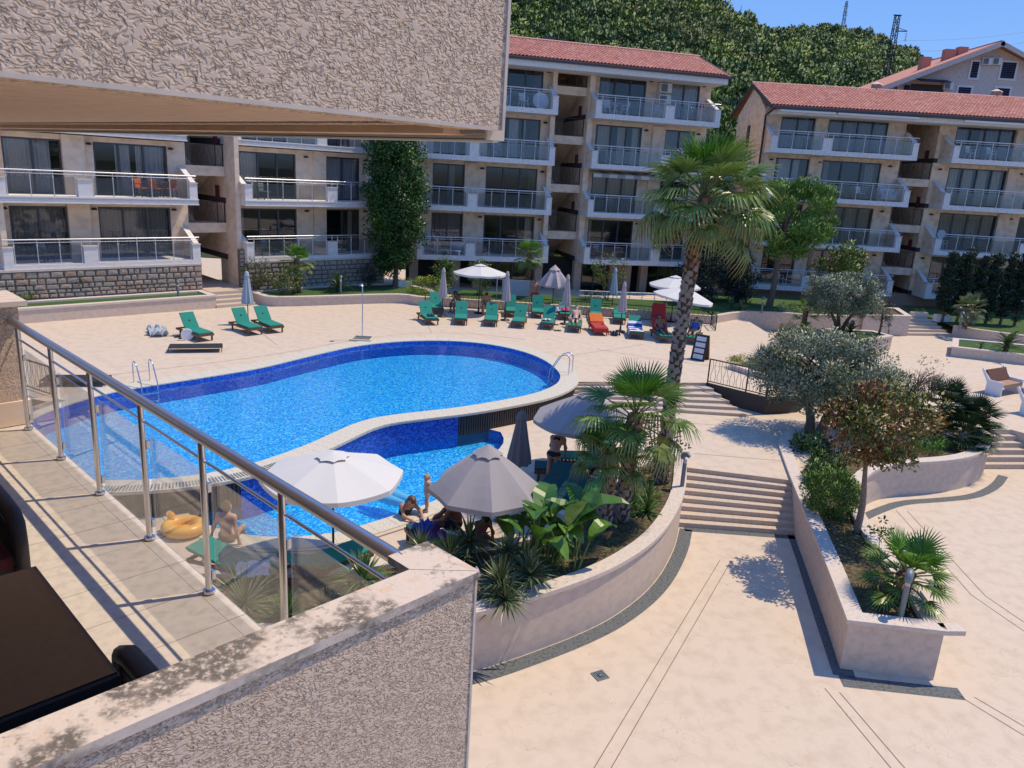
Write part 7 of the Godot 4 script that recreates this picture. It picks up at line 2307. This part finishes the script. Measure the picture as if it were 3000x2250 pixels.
# ---------------------------------------------------------------- gardens
func gardens() -> void:
	rng.seed = 301
	# palms of the long planter
	fan_palm("palm_tree", "tallest fan palm with a shaggy brown trunk rising from the long planter", Vector3(4.19, -0.43, -19.43), 7.55, 0.165, Vector2(0.25, 0.0), 40, 1.1, {"rows": 36, "around": 8, "bs": 0.135, "mats": [M.palm_boot_grey, M.palm_boot_grey, M.palm_boot_grey, M.palm_boot], "bow": -0.1, "lo": -38.0, "hi": 82.0})
	fan_palm("palm_tree", "small fan palm in front of its twin in the long planter", Vector3(2.31, -0.43, -16.51), 1.75, 0.17, Vector2(0.06, 0.0), 22, 0.66, {"rows": 10, "around": 8, "bs": 0.15, "mats": [M.palm_boot_grey, M.palm_boot], "lo": -22.0, "hi": 80.0})
	fan_palm("palm_tree", "second small fan palm behind its twin with higher leaves", Vector3(2.76, -0.43, -16.84), 2.65, 0.16, Vector2(0.12, -0.05), 22, 0.95, {"rows": 14, "around": 8, "bs": 0.15, "mats": [M.palm_boot_grey, M.palm_boot], "lo": -32.0, "hi": 78.0})
	# banana-like clump
	rng.seed = 11
	var ban := thing("banana_plant", "clump of broad bright green banana leaves beside the greyish parasol", "banana plant", Vector3(0.93, -0.46, -14.71))
	var kinds := []
	for k in 5:
		kinds.append(paddle_leaf([0.75, 0.95, 0.6, 1.05, 0.5][k], [0.95, 1.0, 0.85, 0.9, 0.75][k], [0.42, 0.46, 0.36, 0.4, 0.34][k], [0.55, 0.8, 1.1, 0.35, 1.2][k], [Color(0.075, 0.19, 0.025), Color(0.055, 0.15, 0.022), Color(0.10, 0.22, 0.03), Color(0.065, 0.17, 0.025), Color(0.13, 0.22, 0.035)][k], 20 + k).mesh())
	rng.seed = 12
	for k in 34:
		var a := rng.randf() * TAU
		var d := Vector3(rng.randf_range(-0.75, 0.75), 0, rng.randf_range(-0.5, 0.5))
		var s := rng.randf_range(0.75, 1.2)
		part(ban, "leaf", kinds[rng.randi() % 5], M.blade, d, (Basis(Vector3.UP, a) * Basis(Vector3.BACK, rng.randf_range(-0.35, 0.05))).scaled(Vector3.ONE * s))
	var spike := [Color(0.08, 0.125, 0.055), Color(0.11, 0.15, 0.07), Color(0.06, 0.10, 0.045), Color(0.15, 0.18, 0.10)]
	yucca("yucca", "large grey green yucca left of the banana leaves", "yucca", Vector3(-0.69, -0.46, -14.43), [Vector3(0, 0.45, 0), Vector3(-0.35, 0.25, 0.3)], 0.66, 0.05, spike, 80)
	yucca("yucca", "yucca nearest the corner of the stained parapet", "yucca", Vector3(0.00, -0.46, -13.09), [Vector3(0, 0.32, 0), Vector3(0.12, 0.15, 0.3)], 0.62, 0.05, spike, 80)
	yucca("yucca", "yucca right of the one at the parapet corner", "yucca", Vector3(0.57, -0.46, -13.41), [Vector3(0, 0.35, 0)], 0.6, 0.05, spike, 75)
	yucca("yucca", "slender yucca between the large one and the banana leaves", "yucca", Vector3(0.09, -0.46, -13.97), [Vector3(0, 0.5, 0), Vector3(0.4, 0.3, -0.1)], 0.5, 0.04, spike, 55)
	yucca("yucca", "yucca in front of the lounger with the bright towels", "yucca", Vector3(-1.62, -0.46, -14.06), [Vector3(0, 0.4, 0), Vector3(0.3, 0.25, 0.4)], 0.55, 0.045, spike, 70)
	yucca("yucca", "bright yucca just behind the lower end of the handrail", "yucca", Vector3(-2.6, -0.46, -13.0), [Vector3(0, 0.25, 0)], 0.72, 0.045, [Color(0.09, 0.18, 0.05), Color(0.12, 0.22, 0.07), Color(0.07, 0.14, 0.04)], 95)
	yucca("yucca", "pale grassy plant behind the balcony glass", "grass clump", Vector3(-4.6, -0.46, -12.3), [Vector3(0, 0.05, 0)], 1.0, 0.03, [Color(0.13, 0.19, 0.07), Color(0.18, 0.22, 0.1)], 70)
	yucca("yucca", "dark yucca at the foot of the last glass pane", "yucca", Vector3(-3.75, -0.46, -11.95), [Vector3(0, 0.1, 0)], 0.6, 0.05, GREEN, 60)
	yucca("yucca", "dry dark yucca beside the bright one behind the handrail", "yucca", Vector3(-3.1, -0.46, -12.3), [Vector3(0, 0.1, 0)], 0.5, 0.04, DARK, 45)
	yucca("agapanthus", "strap leaved plants between the small palms and the tall palm", "perennial", Vector3(3.19, -0.46, -17.76), [Vector3(0, 0.05, 0), Vector3(0.3, 0.05, 0.4), Vector3(-0.25, 0.05, 0.5), Vector3(0.45, 0.05, -0.4)], 0.6, 0.05, GREEN, 45)
	bush("climbing_shrub", "thin dark leaved shrub around the foot of the tall palm", Vector3(4.25, -0.46, -20.26), Vector3(0.95, 0.7, 0.5), {"clumps": 20, "cs": 0.2, "leaves": 22, "long": 0.1, "wide": 0.05, "cols": DARK, "stem": 1.2, "sit": 0.4})
	# grass tufts on the bare bed of the long planter
	var tuft := MB.new()
	rng.seed = 41
	for k in 900:
		var p := Vector2(rng.randf_range(0.28, 5.00), rng.randf_range(-21.28, -13.51))
		var c := Vector2(p.x, p.y)
		if c.distance_to(Vector2(-4.62, -20.17)) < 8.33 and false:
			continue
		var along := (p.y + 13.51) / -7.77
		var x0 := lerpf(0.83, 4.90, pow(along, 0.8)); 
		if absf(p.x - x0 + 0.4) > 0.75:
			continue
		rosette(tuft, Vector3(p.x, -0.455, p.y), 7, 0.13, 0.014, [Color(0.09, 0.14, 0.02), Color(0.14, 0.17, 0.04), Color(0.18, 0.16, 0.06)], 20, 80)
	var tg := mpart(self, "grass", tuft, M.blade)
	tag(tg, "thin patchy grass in the bed of the long planter", "grass")
	tg.set_meta("kind", "stuff")
	# tall planter on the plaza
	rng.seed = 42
	tree("crepe_myrtle", "small tree with rust red and green leaves in the tall planter", "tree", Vector3(8.66, -0.63, -17.44), {"th": 2.0, "tr": 0.085, "ch": 2.75, "r": Vector3(1.35, 0.95, 1.15), "clumps": 80, "cs": 0.32, "leaves": 85, "long": 0.115, "wide": 0.065, "cols": RUST, "limbs": 12, "bark": "pale_bark", "at": Vector3(0.2, 2.75, 0), "shell": 0.35})
	bush("round_shrub", "round dark green shrub beside the red leaved tree", Vector3(8.37, -0.63, -18.45), Vector3(0.66, 0.60, 0.66), {"clumps": 90, "cs": 0.19, "leaves": 110, "long": 0.085, "wide": 0.026, "cols": [Color(0.07, 0.15, 0.022), Color(0.10, 0.20, 0.03), Color(0.13, 0.23, 0.035)], "up": 0.7, "shell": 0.75})
	tree("sapling", "thin leafy sapling between the red leaved tree and the low palm", "sapling", Vector3(8.56, -0.63, -16.05), {"th": 0.6, "tr": 0.012, "ch": 0.7, "r": Vector3(0.25, 0.28, 0.25), "clumps": 9, "cs": 0.1, "leaves": 12, "long": 0.09, "wide": 0.055, "cols": GREEN, "limbs": 4})
	fan_palm("palm_tree", "low bushy fan palm near the corner of the tall planter", Vector3(8.19, -0.63, -14.25), 0.62, 0.16, Vector2(0.1, 0), 26, 0.72, {"rows": 4, "around": 6, "bs": 0.14, "mats": [M.palm_boot], "lo": -20.0, "hi": 70.0, "sets": [fan_leaf(0.5, 0.55, 20, 1.6, 0.1, BRIGHT, 0.0, 51).mesh(), fan_leaf(0.55, 0.55, 20, 1.7, 0.3, PALM, 0.05, 52).mesh()]})
	rng.seed = 43
	tree("olive_tree", "large grey green olive tree at the back of the tall planter", "olive tree", Vector3(10.45, -0.63, -25.16), {"th": 1.5, "tr": 0.16, "ch": 2.2, "r": Vector3(2.35, 1.35, 1.9), "clumps": 130, "cs": 0.48, "leaves": 230, "long": 0.12, "wide": 0.046, "cols": OLIVE, "limbs": 9, "stems": 2, "spread": 0.5, "shell": 0.4})
	tree("olive_tree", "smaller olive crown reaching out right of the large olive tree", "olive tree", Vector3(12.58, -0.63, -25.53), {"th": 1.2, "tr": 0.08, "ch": 1.45, "r": Vector3(1.2, 0.9, 1.0), "clumps": 40, "cs": 0.38, "leaves": 190, "long": 0.11, "wide": 0.045, "cols": OLIVE, "limbs": 6, "shell": 0.4})
	tree("thin_shrub", "sparse shrub with bare twigs right of the olive trees", "shrub", Vector3(13.88, -0.63, -25.34), {"th": 1.6, "tr": 0.03, "ch": 2.1, "r": Vector3(0.95, 0.75, 0.8), "clumps": 26, "cs": 0.22, "leaves": 14, "long": 0.1, "wide": 0.03, "cols": [Color(0.15, 0.18, 0.07), Color(0.2, 0.2, 0.1)], "limbs": 18, "stems": 3, "spread": 0.4})
	for q in [["dark green clump of fan palms with white stems, the higher one", Vector3(14.89, -0.63, -25.53), 1.15], ["dark green fan palm clump at the round end of the tall planter", Vector3(16.00, -0.63, -25.62), 0.7], ["dark fan palm leaves low over the rim of the tall planter", Vector3(15.36, -0.63, -24.88), 0.45]]:
		fan_palm("palm_tree", q[0], q[1], q[2], 0.12, Vector2(0, 0), 30, 0.8, {"rows": 4, "around": 5, "bs": 0.12, "mats": [M.palm_boot_grey], "lo": -25.0, "hi": 72.0, "sets": [fan_leaf(0.6, 0.6, 20, 1.6, 0.1, DARK, 0.0, 61).mesh(), fan_leaf(0.65, 0.6, 20, 1.7, 0.3, [Color(0.03, 0.075, 0.022), Color(0.04, 0.09, 0.025)], 0.0, 62).mesh()]})
	bush("low_shrub", "low feathery bright green shrub below the dark fan palms", Vector3(13.69, -0.63, -23.96), Vector3(0.6, 0.3, 0.42), {"clumps": 24, "cs": 0.2, "leaves": 70, "long": 0.1, "wide": 0.02, "cols": BRIGHT, "up": 0.8})
	bush("ground_cover", "dark leafy ground cover under the large olive tree", Vector3(9.62, -0.63, -22.48), Vector3(0.6, 0.3, 1.5), {"clumps": 36, "cs": 0.22, "leaves": 55, "long": 0.13, "wide": 0.06, "cols": DARK + GREEN, "up": 0.6, "cat": "ground cover"})
	bush("ground_cover", "low leafy plants behind the round dark shrub", Vector3(8.97, -0.63, -20.26), Vector3(0.45, 0.28, 1.0), {"clumps": 24, "cs": 0.2, "leaves": 45, "long": 0.14, "wide": 0.06, "cols": GREEN, "up": 0.7, "cat": "ground cover"})
	bush("ground_cover", "sparse low plants at the foot of the red leaved tree", Vector3(8.33, -0.63, -16.46), Vector3(0.35, 0.1, 0.9), {"clumps": 16, "cs": 0.13, "leaves": 30, "long": 0.08, "wide": 0.03, "cols": [Color(0.08, 0.11, 0.03), Color(0.13, 0.12, 0.05)], "up": 0.6, "cat": "ground cover"})
	# planter on the deck
	bush("yellow_hedge", "yellow green clipped hedge behind the dark railing on the pool deck", Vector3(9.71, 0.14, -31.36), Vector3(0.75, 0.24, 0.5), {"clumps": 30, "cs": 0.2, "leaves": 100, "long": 0.05, "wide": 0.03, "cols": LIME, "cat": "hedge"})
	bush("yellow_hedge", "smaller mound of yellow hedge beside the grey bollard lamp", Vector3(10.36, 0.14, -30.34), Vector3(0.55, 0.2, 0.35), {"clumps": 20, "cs": 0.17, "leaves": 90, "long": 0.05, "wide": 0.03, "cols": LIME, "cat": "hedge"})
	yucca("agave", "dark spiky plant behind the yellow hedge", "agave", Vector3(11.01, 0.14, -32.38), [Vector3(0, 0.2, 0), Vector3(0.5, 0.15, 0.2), Vector3(-0.4, 0.15, -0.1)], 0.75, 0.07, [Color(0.04, 0.075, 0.035), Color(0.06, 0.10, 0.05)], 45)
	bush("ball_shrub", "rounded dark green bush in front of the far olive tree", Vector3(13.60, 0.02, -36.91), Vector3(0.9, 0.62, 0.9), {"clumps": 44, "cs": 0.25, "leaves": 100, "long": 0.07, "wide": 0.03, "cols": [Color(0.06, 0.09, 0.018), Color(0.085, 0.12, 0.022), Color(0.05, 0.075, 0.015)], "up": 0.6})
	rng.seed = 44
	tree("olive_tree", "far olive tree with a rounded grey green crown near the right block", "olive tree", Vector3(17.21, 0.02, -40.61), {"th": 1.4, "tr": 0.12, "ch": 2.1, "r": Vector3(2.1, 1.15, 1.5), "clumps": 100, "cs": 0.42, "leaves": 220, "long": 0.13, "wide": 0.05, "cols": OLIVE, "limbs": 8, "stems": 3, "spread": 0.7, "shell": 0.4})
	fan_palm("palm_tree", "little bright fan palm left of the far olive tree", Vector3(15.73, 0.02, -41.62), 1.0, 0.13, Vector2(0, 0), 16, 0.6, {"rows": 5, "around": 6, "bs": 0.12, "mats": [M.palm_boot], "sets": [fan_leaf(0.5, 0.5, 16, 1.6, 0.1, BRIGHT, 0.0, 71).mesh()]})
	# far right gardens
	rng.seed = 45
	tree("pine_tree", "bright green pine tree with a bare trunk behind the far garden wall", "pine tree", Vector3(15.3, 0.3, -46.6), {"th": 4.2, "tr": 0.19, "ch": 5.5, "r": Vector3(2.9, 2.35, 2.3), "clumps": 100, "cs": 0.5, "leaves": 300, "long": 0.20, "wide": 0.055, "cols": [Color(0.10, 0.22, 0.025), Color(0.075, 0.17, 0.022), Color(0.14, 0.27, 0.035)], "limbs": 10, "leafmat": "needle", "up": 1.3, "lx": 0.4, "shell": 0.45, "at": Vector3(0.6, 5.4, 0)})
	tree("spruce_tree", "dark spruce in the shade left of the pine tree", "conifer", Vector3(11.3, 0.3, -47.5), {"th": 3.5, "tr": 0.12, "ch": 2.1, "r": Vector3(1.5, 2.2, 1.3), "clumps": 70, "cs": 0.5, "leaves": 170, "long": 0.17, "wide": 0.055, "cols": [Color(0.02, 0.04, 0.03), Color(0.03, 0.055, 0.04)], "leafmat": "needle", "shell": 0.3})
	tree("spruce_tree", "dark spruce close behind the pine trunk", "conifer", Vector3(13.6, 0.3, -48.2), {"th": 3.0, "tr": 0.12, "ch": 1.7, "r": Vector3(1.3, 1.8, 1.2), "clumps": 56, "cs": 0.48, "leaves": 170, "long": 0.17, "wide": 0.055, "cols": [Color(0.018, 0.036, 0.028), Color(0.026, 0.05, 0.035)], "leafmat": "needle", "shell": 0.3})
	tree("leafy_tree", "yellow green leafy tree in front of the right block's left flats", "tree", Vector3(19.8, 0.3, -47.8), {"th": 2.4, "tr": 0.08, "ch": 3.0, "r": Vector3(1.5, 1.25, 1.1), "clumps": 52, "cs": 0.4, "leaves": 50, "long": 0.17, "wide": 0.10, "cols": [Color(0.10, 0.16, 0.02), Color(0.07, 0.12, 0.02), Color(0.14, 0.2, 0.03)], "limbs": 8, "shell": 0.35})
	for q in [[26.4, 4.7], [27.3, 5.0], [28.2, 4.6], [29.1, 4.9], [30.0, 4.7], [30.9, 5.2]]:
		var kx: float = q[0]
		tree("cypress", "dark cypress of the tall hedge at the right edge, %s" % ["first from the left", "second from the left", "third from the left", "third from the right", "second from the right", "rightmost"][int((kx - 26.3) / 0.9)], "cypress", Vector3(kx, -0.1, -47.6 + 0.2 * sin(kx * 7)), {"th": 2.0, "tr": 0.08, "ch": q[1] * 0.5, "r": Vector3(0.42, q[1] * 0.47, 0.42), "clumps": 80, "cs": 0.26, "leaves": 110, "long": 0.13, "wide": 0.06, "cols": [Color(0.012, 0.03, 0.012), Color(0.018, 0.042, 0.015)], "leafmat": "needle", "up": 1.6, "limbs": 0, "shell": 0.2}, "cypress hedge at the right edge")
	fan_palm("palm_tree", "grey green fan palm in front of the dark cypress hedge", Vector3(26.6, -0.05, -45.3), 1.35, 0.12, Vector2(0.1, 0), 24, 0.75, {"rows": 5, "around": 6, "bs": 0.12, "mats": [M.palm_boot_grey], "lo": -40.0, "sets": [fan_leaf(0.5, 0.55, 18, 1.7, 0.3, [Color(0.14, 0.19, 0.09), Color(0.1, 0.15, 0.06)], 0.0, 81).mesh(), fan_leaf(0.55, 0.55, 18, 1.7, 0.8, [Color(0.13, 0.17, 0.08)], 0.1, 82).mesh()]})
	var cyc := [feather_leaf(0.95, 22, 0.15, 0.75, [Color(0.035, 0.085, 0.018), Color(0.05, 0.11, 0.022)], 91).mesh(), feather_leaf(1.0, 22, 0.15, 1.0, [Color(0.035, 0.085, 0.018), Color(0.05, 0.11, 0.022)], 92).mesh()]
	for q in [["sago palm with arching leaves in the small planter at the right edge", Vector3(25.53, -0.17, -39.41), 1.0, 26], ["sago palm below the far olive tree", Vector3(17.57, 0.02, -39.96), 0.85, 20], ["sago palm in front of the rubble wall right of the little palm", Vector3(-9.9, 0.42, -42.4), 1.05, 26], ["small sago palm on the lawn at the right edge planter", Vector3(24.42, -0.17, -39.77), 0.4, 12], ["drooping feather palm beside the far steps", Vector3(20.91, 0.42, -45.23), 1.1, 20]]:
		var t := thing("sago_palm", q[0], "sago palm", q[1], 0.0)
		var st := MB.new()
		st.tube([Vector3.ZERO, Vector3(0, 0.35 * q[2], 0)], [0.13 * q[2], 0.11 * q[2]], 10)
		mpart(t, "trunk", st, M.palm_fibre)
		place_leaves(t, "leaf", cyc, Vector3(0, 0.42 * q[2], 0), q[3], 5.0, 72.0, q[2])
	tree("topiary_tree", "dark tiered topiary tree beside the far olive tree", "topiary", Vector3(19.70, 0.02, -41.26), {"th": 1.9, "tr": 0.06, "ch": 1.2, "r": Vector3(0.4, 1.1, 0.4), "clumps": 16, "cs": 0.3, "leaves": 110, "long": 0.08, "wide": 0.03, "cols": DARK, "limbs": 3, "shell": 0.5})
	bush("juniper", "bright green juniper spilling over the low planter at the right edge", Vector3(20.35, -0.07, -26.46), Vector3(0.8, 0.35, 0.7), {"clumps": 26, "cs": 0.25, "leaves": 90, "long": 0.12, "wide": 0.025, "cols": BRIGHT, "up": 0.8})
	bush("orange_shrub", "orange leaved shrub behind the sago palm at the right edge", Vector3(27.66, -0.28, -39.68), Vector3(0.7, 0.6, 0.6), {"clumps": 24, "cs": 0.25, "leaves": 50, "long": 0.1, "wide": 0.05, "cols": [Color(0.28, 0.12, 0.02), Color(0.16, 0.14, 0.02)]})
	bush("shrub", "green shrub behind the garden seats at the right edge", Vector3(23.31, -0.65, -31.82), Vector3(0.9, 0.6, 0.9), {"clumps": 30, "cs": 0.3, "leaves": 70, "long": 0.12, "wide": 0.05, "cols": GREEN})
	bush("shrub", "low flowering shrubs along the far garden wall", Vector3(16.6, 0.36, -44.9), Vector3(1.5, 0.25, 0.35), {"clumps": 30, "cs": 0.22, "leaves": 60, "long": 0.09, "wide": 0.05, "cols": BRIGHT + [Color(0.5, 0.45, 0.4)]})
	# gardens of the left block
	rng.seed = 46
	tree("tall_climber", "tall dark green columnar tree between the left and the middle block", "tree", Vector3(-7.3, 0.4, -45.6), {"th": 3.0, "tr": 0.15, "ch": 5.6, "r": Vector3(1.75, 5.2, 1.5), "clumps": 280, "cs": 0.55, "leaves": 130, "long": 0.16, "wide": 0.085, "cols": [Color(0.035, 0.10, 0.014), Color(0.05, 0.135, 0.018), Color(0.022, 0.065, 0.011)], "limbs": 2, "shell": 0.35})
	bush("yellow_hedge", "rounded yellow green hedge left of the back loungers", Vector3(-5.1, 0.3, -43.2), Vector3(1.25, 0.62, 0.75), {"clumps": 50, "cs": 0.26, "leaves": 110, "long": 0.06, "wide": 0.04, "cols": LIME, "cat": "hedge"})
	fan_palm("palm_tree", "little fan palm in front of the left block's low terrace", Vector3(-12.0, 0.42, -41.7), 1.75, 0.15, Vector2(0, 0), 24, 0.8, {"rows": 10, "around": 6, "bs": 0.14, "mats": [M.palm_boot], "lo": -35.0, "sets": [fan_leaf(0.5, 0.6, 20, 1.6, 0.2, BRIGHT, 0.0, 101).mesh(), fan_leaf(0.6, 0.6, 20, 1.7, 0.5, PALM, 0.1, 102).mesh()]})
	fan_palm("palm_tree", "fan palm in front of the middle block behind the closed parasols", Vector3(0.54, 0.1, -45.5), 2.75, 0.16, Vector2(0.05, 0), 26, 0.85, {"rows": 14, "around": 6, "bs": 0.14, "mats": [M.palm_boot], "lo": -45.0, "sets": [fan_leaf(0.5, 0.6, 20, 1.6, 0.2, BRIGHT, 0.0, 103).mesh(), fan_leaf(0.6, 0.62, 20, 1.7, 0.7, PALM, 0.1, 104).mesh()]})
	for q in [["loose green bush at the foot of the stairs of the left block", Vector3(-14.0, 0.42, -41.0), Vector3(0.8, 0.85, 0.6), [Color(0.10, 0.13, 0.04), Color(0.07, 0.10, 0.03), Color(0.14, 0.15, 0.05)], 0.5, 34], ["airy yellow green bush below the little palm", Vector3(-12.1, 0.42, -40.4), Vector3(0.95, 0.6, 0.6), [Color(0.12, 0.16, 0.04), Color(0.08, 0.12, 0.03)], 0.4, 34], ["small dark bush at the end of the rubble wall", Vector3(-8.7, 0.42, -44.6), Vector3(0.5, 0.5, 0.45), DARK, 0.5, 26], ["dark bush at the left edge of the picture", Vector3(-23.5, 0.6, -34.6), Vector3(0.75, 0.85, 0.6), GREEN, 0.4, 34], ["thin tawny shrub against the rubble wall", Vector3(-20.6, 0.6, -35.6), Vector3(0.4, 0.6, 0.3), [Color(0.14, 0.13, 0.04), Color(0.1, 0.11, 0.03)], 0.4, 22], ["small bright bush on the lawn by the rubble wall", Vector3(-18.4, 0.6, -37.9), Vector3(0.35, 0.3, 0.3), BRIGHT, 0.2, 18],
			["round glossy bush left of the white parasol at the middle block", Vector3(-4.4, 0.1, -45.8), Vector3(0.75, 0.9, 0.6), GREEN, 0.9, 40], ["loose bush behind the white open parasol", Vector3(-2.2, 0.1, -45.2), Vector3(0.8, 0.95, 0.6), [Color(0.08, 0.13, 0.03), Color(0.12, 0.17, 0.05)], 0.8, 40], ["yellow leaved vine in front of the middle block's right flats", Vector3(5.4, 0.1, -46.2), Vector3(1.15, 1.0, 0.5), [Color(0.14, 0.18, 0.03), Color(0.10, 0.15, 0.03)], 1.7, 40], ["low dark hedge in the terrace of the middle block", Vector3(4.5, 0.1, -45.3), Vector3(0.6, 0.4, 0.3), DARK, 0.1, 20]]:
		bush("bush", q[0], q[1], q[2], {"clumps": q[5], "cs": 0.24, "leaves": 48, "long": 0.10, "wide": 0.045, "cols": q[3], "stem": q[4], "sit": 0.8, "cat": "bush"})
	tree("olive_tree", "small round olive tree on a thin stem in front of the rubble wall", "olive tree", Vector3(-19.2, 0.6, -37.0), {"th": 0.7, "tr": 0.06, "ch": 0.95, "r": Vector3(0.5, 0.42, 0.5), "clumps": 26, "cs": 0.2, "leaves": 90, "long": 0.08, "wide": 0.025, "cols": [Color(0.06, 0.09, 0.05), Color(0.09, 0.12, 0.07)], "limbs": 5})
	bush("ball_shrub", "low clipped green ball on the lawn at the left edge", Vector3(-22.3, 0.6, -33.9), Vector3(0.7, 0.36, 0.6), {"clumps": 34, "cs": 0.2, "leaves": 110, "long": 0.05, "wide": 0.03, "cols": GREEN + BRIGHT})
	yucca("yucca", "pale spiky yucca right of the middle block", "yucca", Vector3(9.6, 0.3, -45.7), [Vector3(0, 0.7, 0)], 0.75, 0.05, spike, 60)
	yucca("yucca", "strappy pale plant in the dark bed left of the pine trunk", "yucca", Vector3(12.6, 0.4, -45.0), [Vector3(0, 0.2, 0), Vector3(0.5, 0.1, 0.2)], 0.6, 0.05, spike, 40)
	# trees that stand behind the blocks
	for q in [[11.5, -58.0, 7.5], [14.0, -60.0, 9.0], [13.0, -55.5, 5.0]]:
		tree("leafy_tree", "bright green tree in the gap between the middle and the right block, %s one" % ("lower" if q[2] < 6 else ("middle" if q[2] < 8 else "higher")), "tree", Vector3(q[0], -0.6, q[1]), {"th": q[2] * 0.6, "tr": 0.18, "ch": q[2] * 0.68, "r": Vector3(1.8, q[2] * 0.36, 1.8), "clumps": 70, "cs": 0.7, "leaves": 70, "long": 0.26, "wide": 0.14, "cols": BRIGHT + GREEN, "limbs": 5, "shell": 0.35})

func _ready() -> void:
	var cam := Camera3D.new()
	cam.name = "camera"
	add_child(cam)
	cam.fov = 53.07
	cam.near = 0.05
	cam.far = 2000.0
	cam.position = Vector3(0, 7.4, 0)
	# heading -z, 15.4 degrees down, rolled by 3.35 degrees
	var p := deg_to_rad(15.4); var r := deg_to_rad(3.35)
	var up := Vector3(0, cos(p), -sin(p)); var fw := Vector3(0, -sin(p), -cos(p))
	var x := Vector3.RIGHT * cos(r) + up * sin(r)
	cam.basis = Basis(x, (-fw).cross(x), -fw)
	cam.current = true
	var env := Environment.new()
	var sky := Sky.new()
	var ps := ProceduralSkyMaterial.new()
	ps.sky_top_color = Color(0.34, 0.54, 0.86)
	ps.sky_horizon_color = Color(0.62, 0.79, 0.97)
	ps.sky_curve = 0.12
	ps.ground_bottom_color = Color(0.35, 0.32, 0.28)
	ps.ground_horizon_color = Color(0.55, 0.60, 0.62)
	ps.sun_angle_max = 1.0
	sky.sky_material = ps
	env.sky = sky
	env.background_mode = Environment.BG_SKY
	env.background_energy_multiplier = 1.15
	env.tonemap_mode = Environment.TONE_MAPPER_LINEAR
	env.tonemap_exposure = 1.08
	env.sdfgi_enabled = true
	env.ssao_enabled = true
	env.ssil_enabled = true
	var we := WorldEnvironment.new()
	we.name = "world"
	we.environment = env
	add_child(we)
	var sun := DirectionalLight3D.new()
	sun.name = "sun"
	sun.light_energy = 1.25
	sun.light_color = Color(1.0, 0.93, 0.81)
	sun.light_angular_distance = 0.5
	sun.shadow_enabled = true
	add_child(sun)
	var to_sun := Vector3(0.432, 0.883, -0.183)
	sun.basis = Basis.looking_at(-to_sun, Vector3.FORWARD)
	rng.seed = 1
	make_materials()
	court()
	block_a()
	block_b()
	block_c()
	far_house()
	near_balconies()
	hill()
	masts()
	things()
	balcony_furniture()
	gardens()
	people()
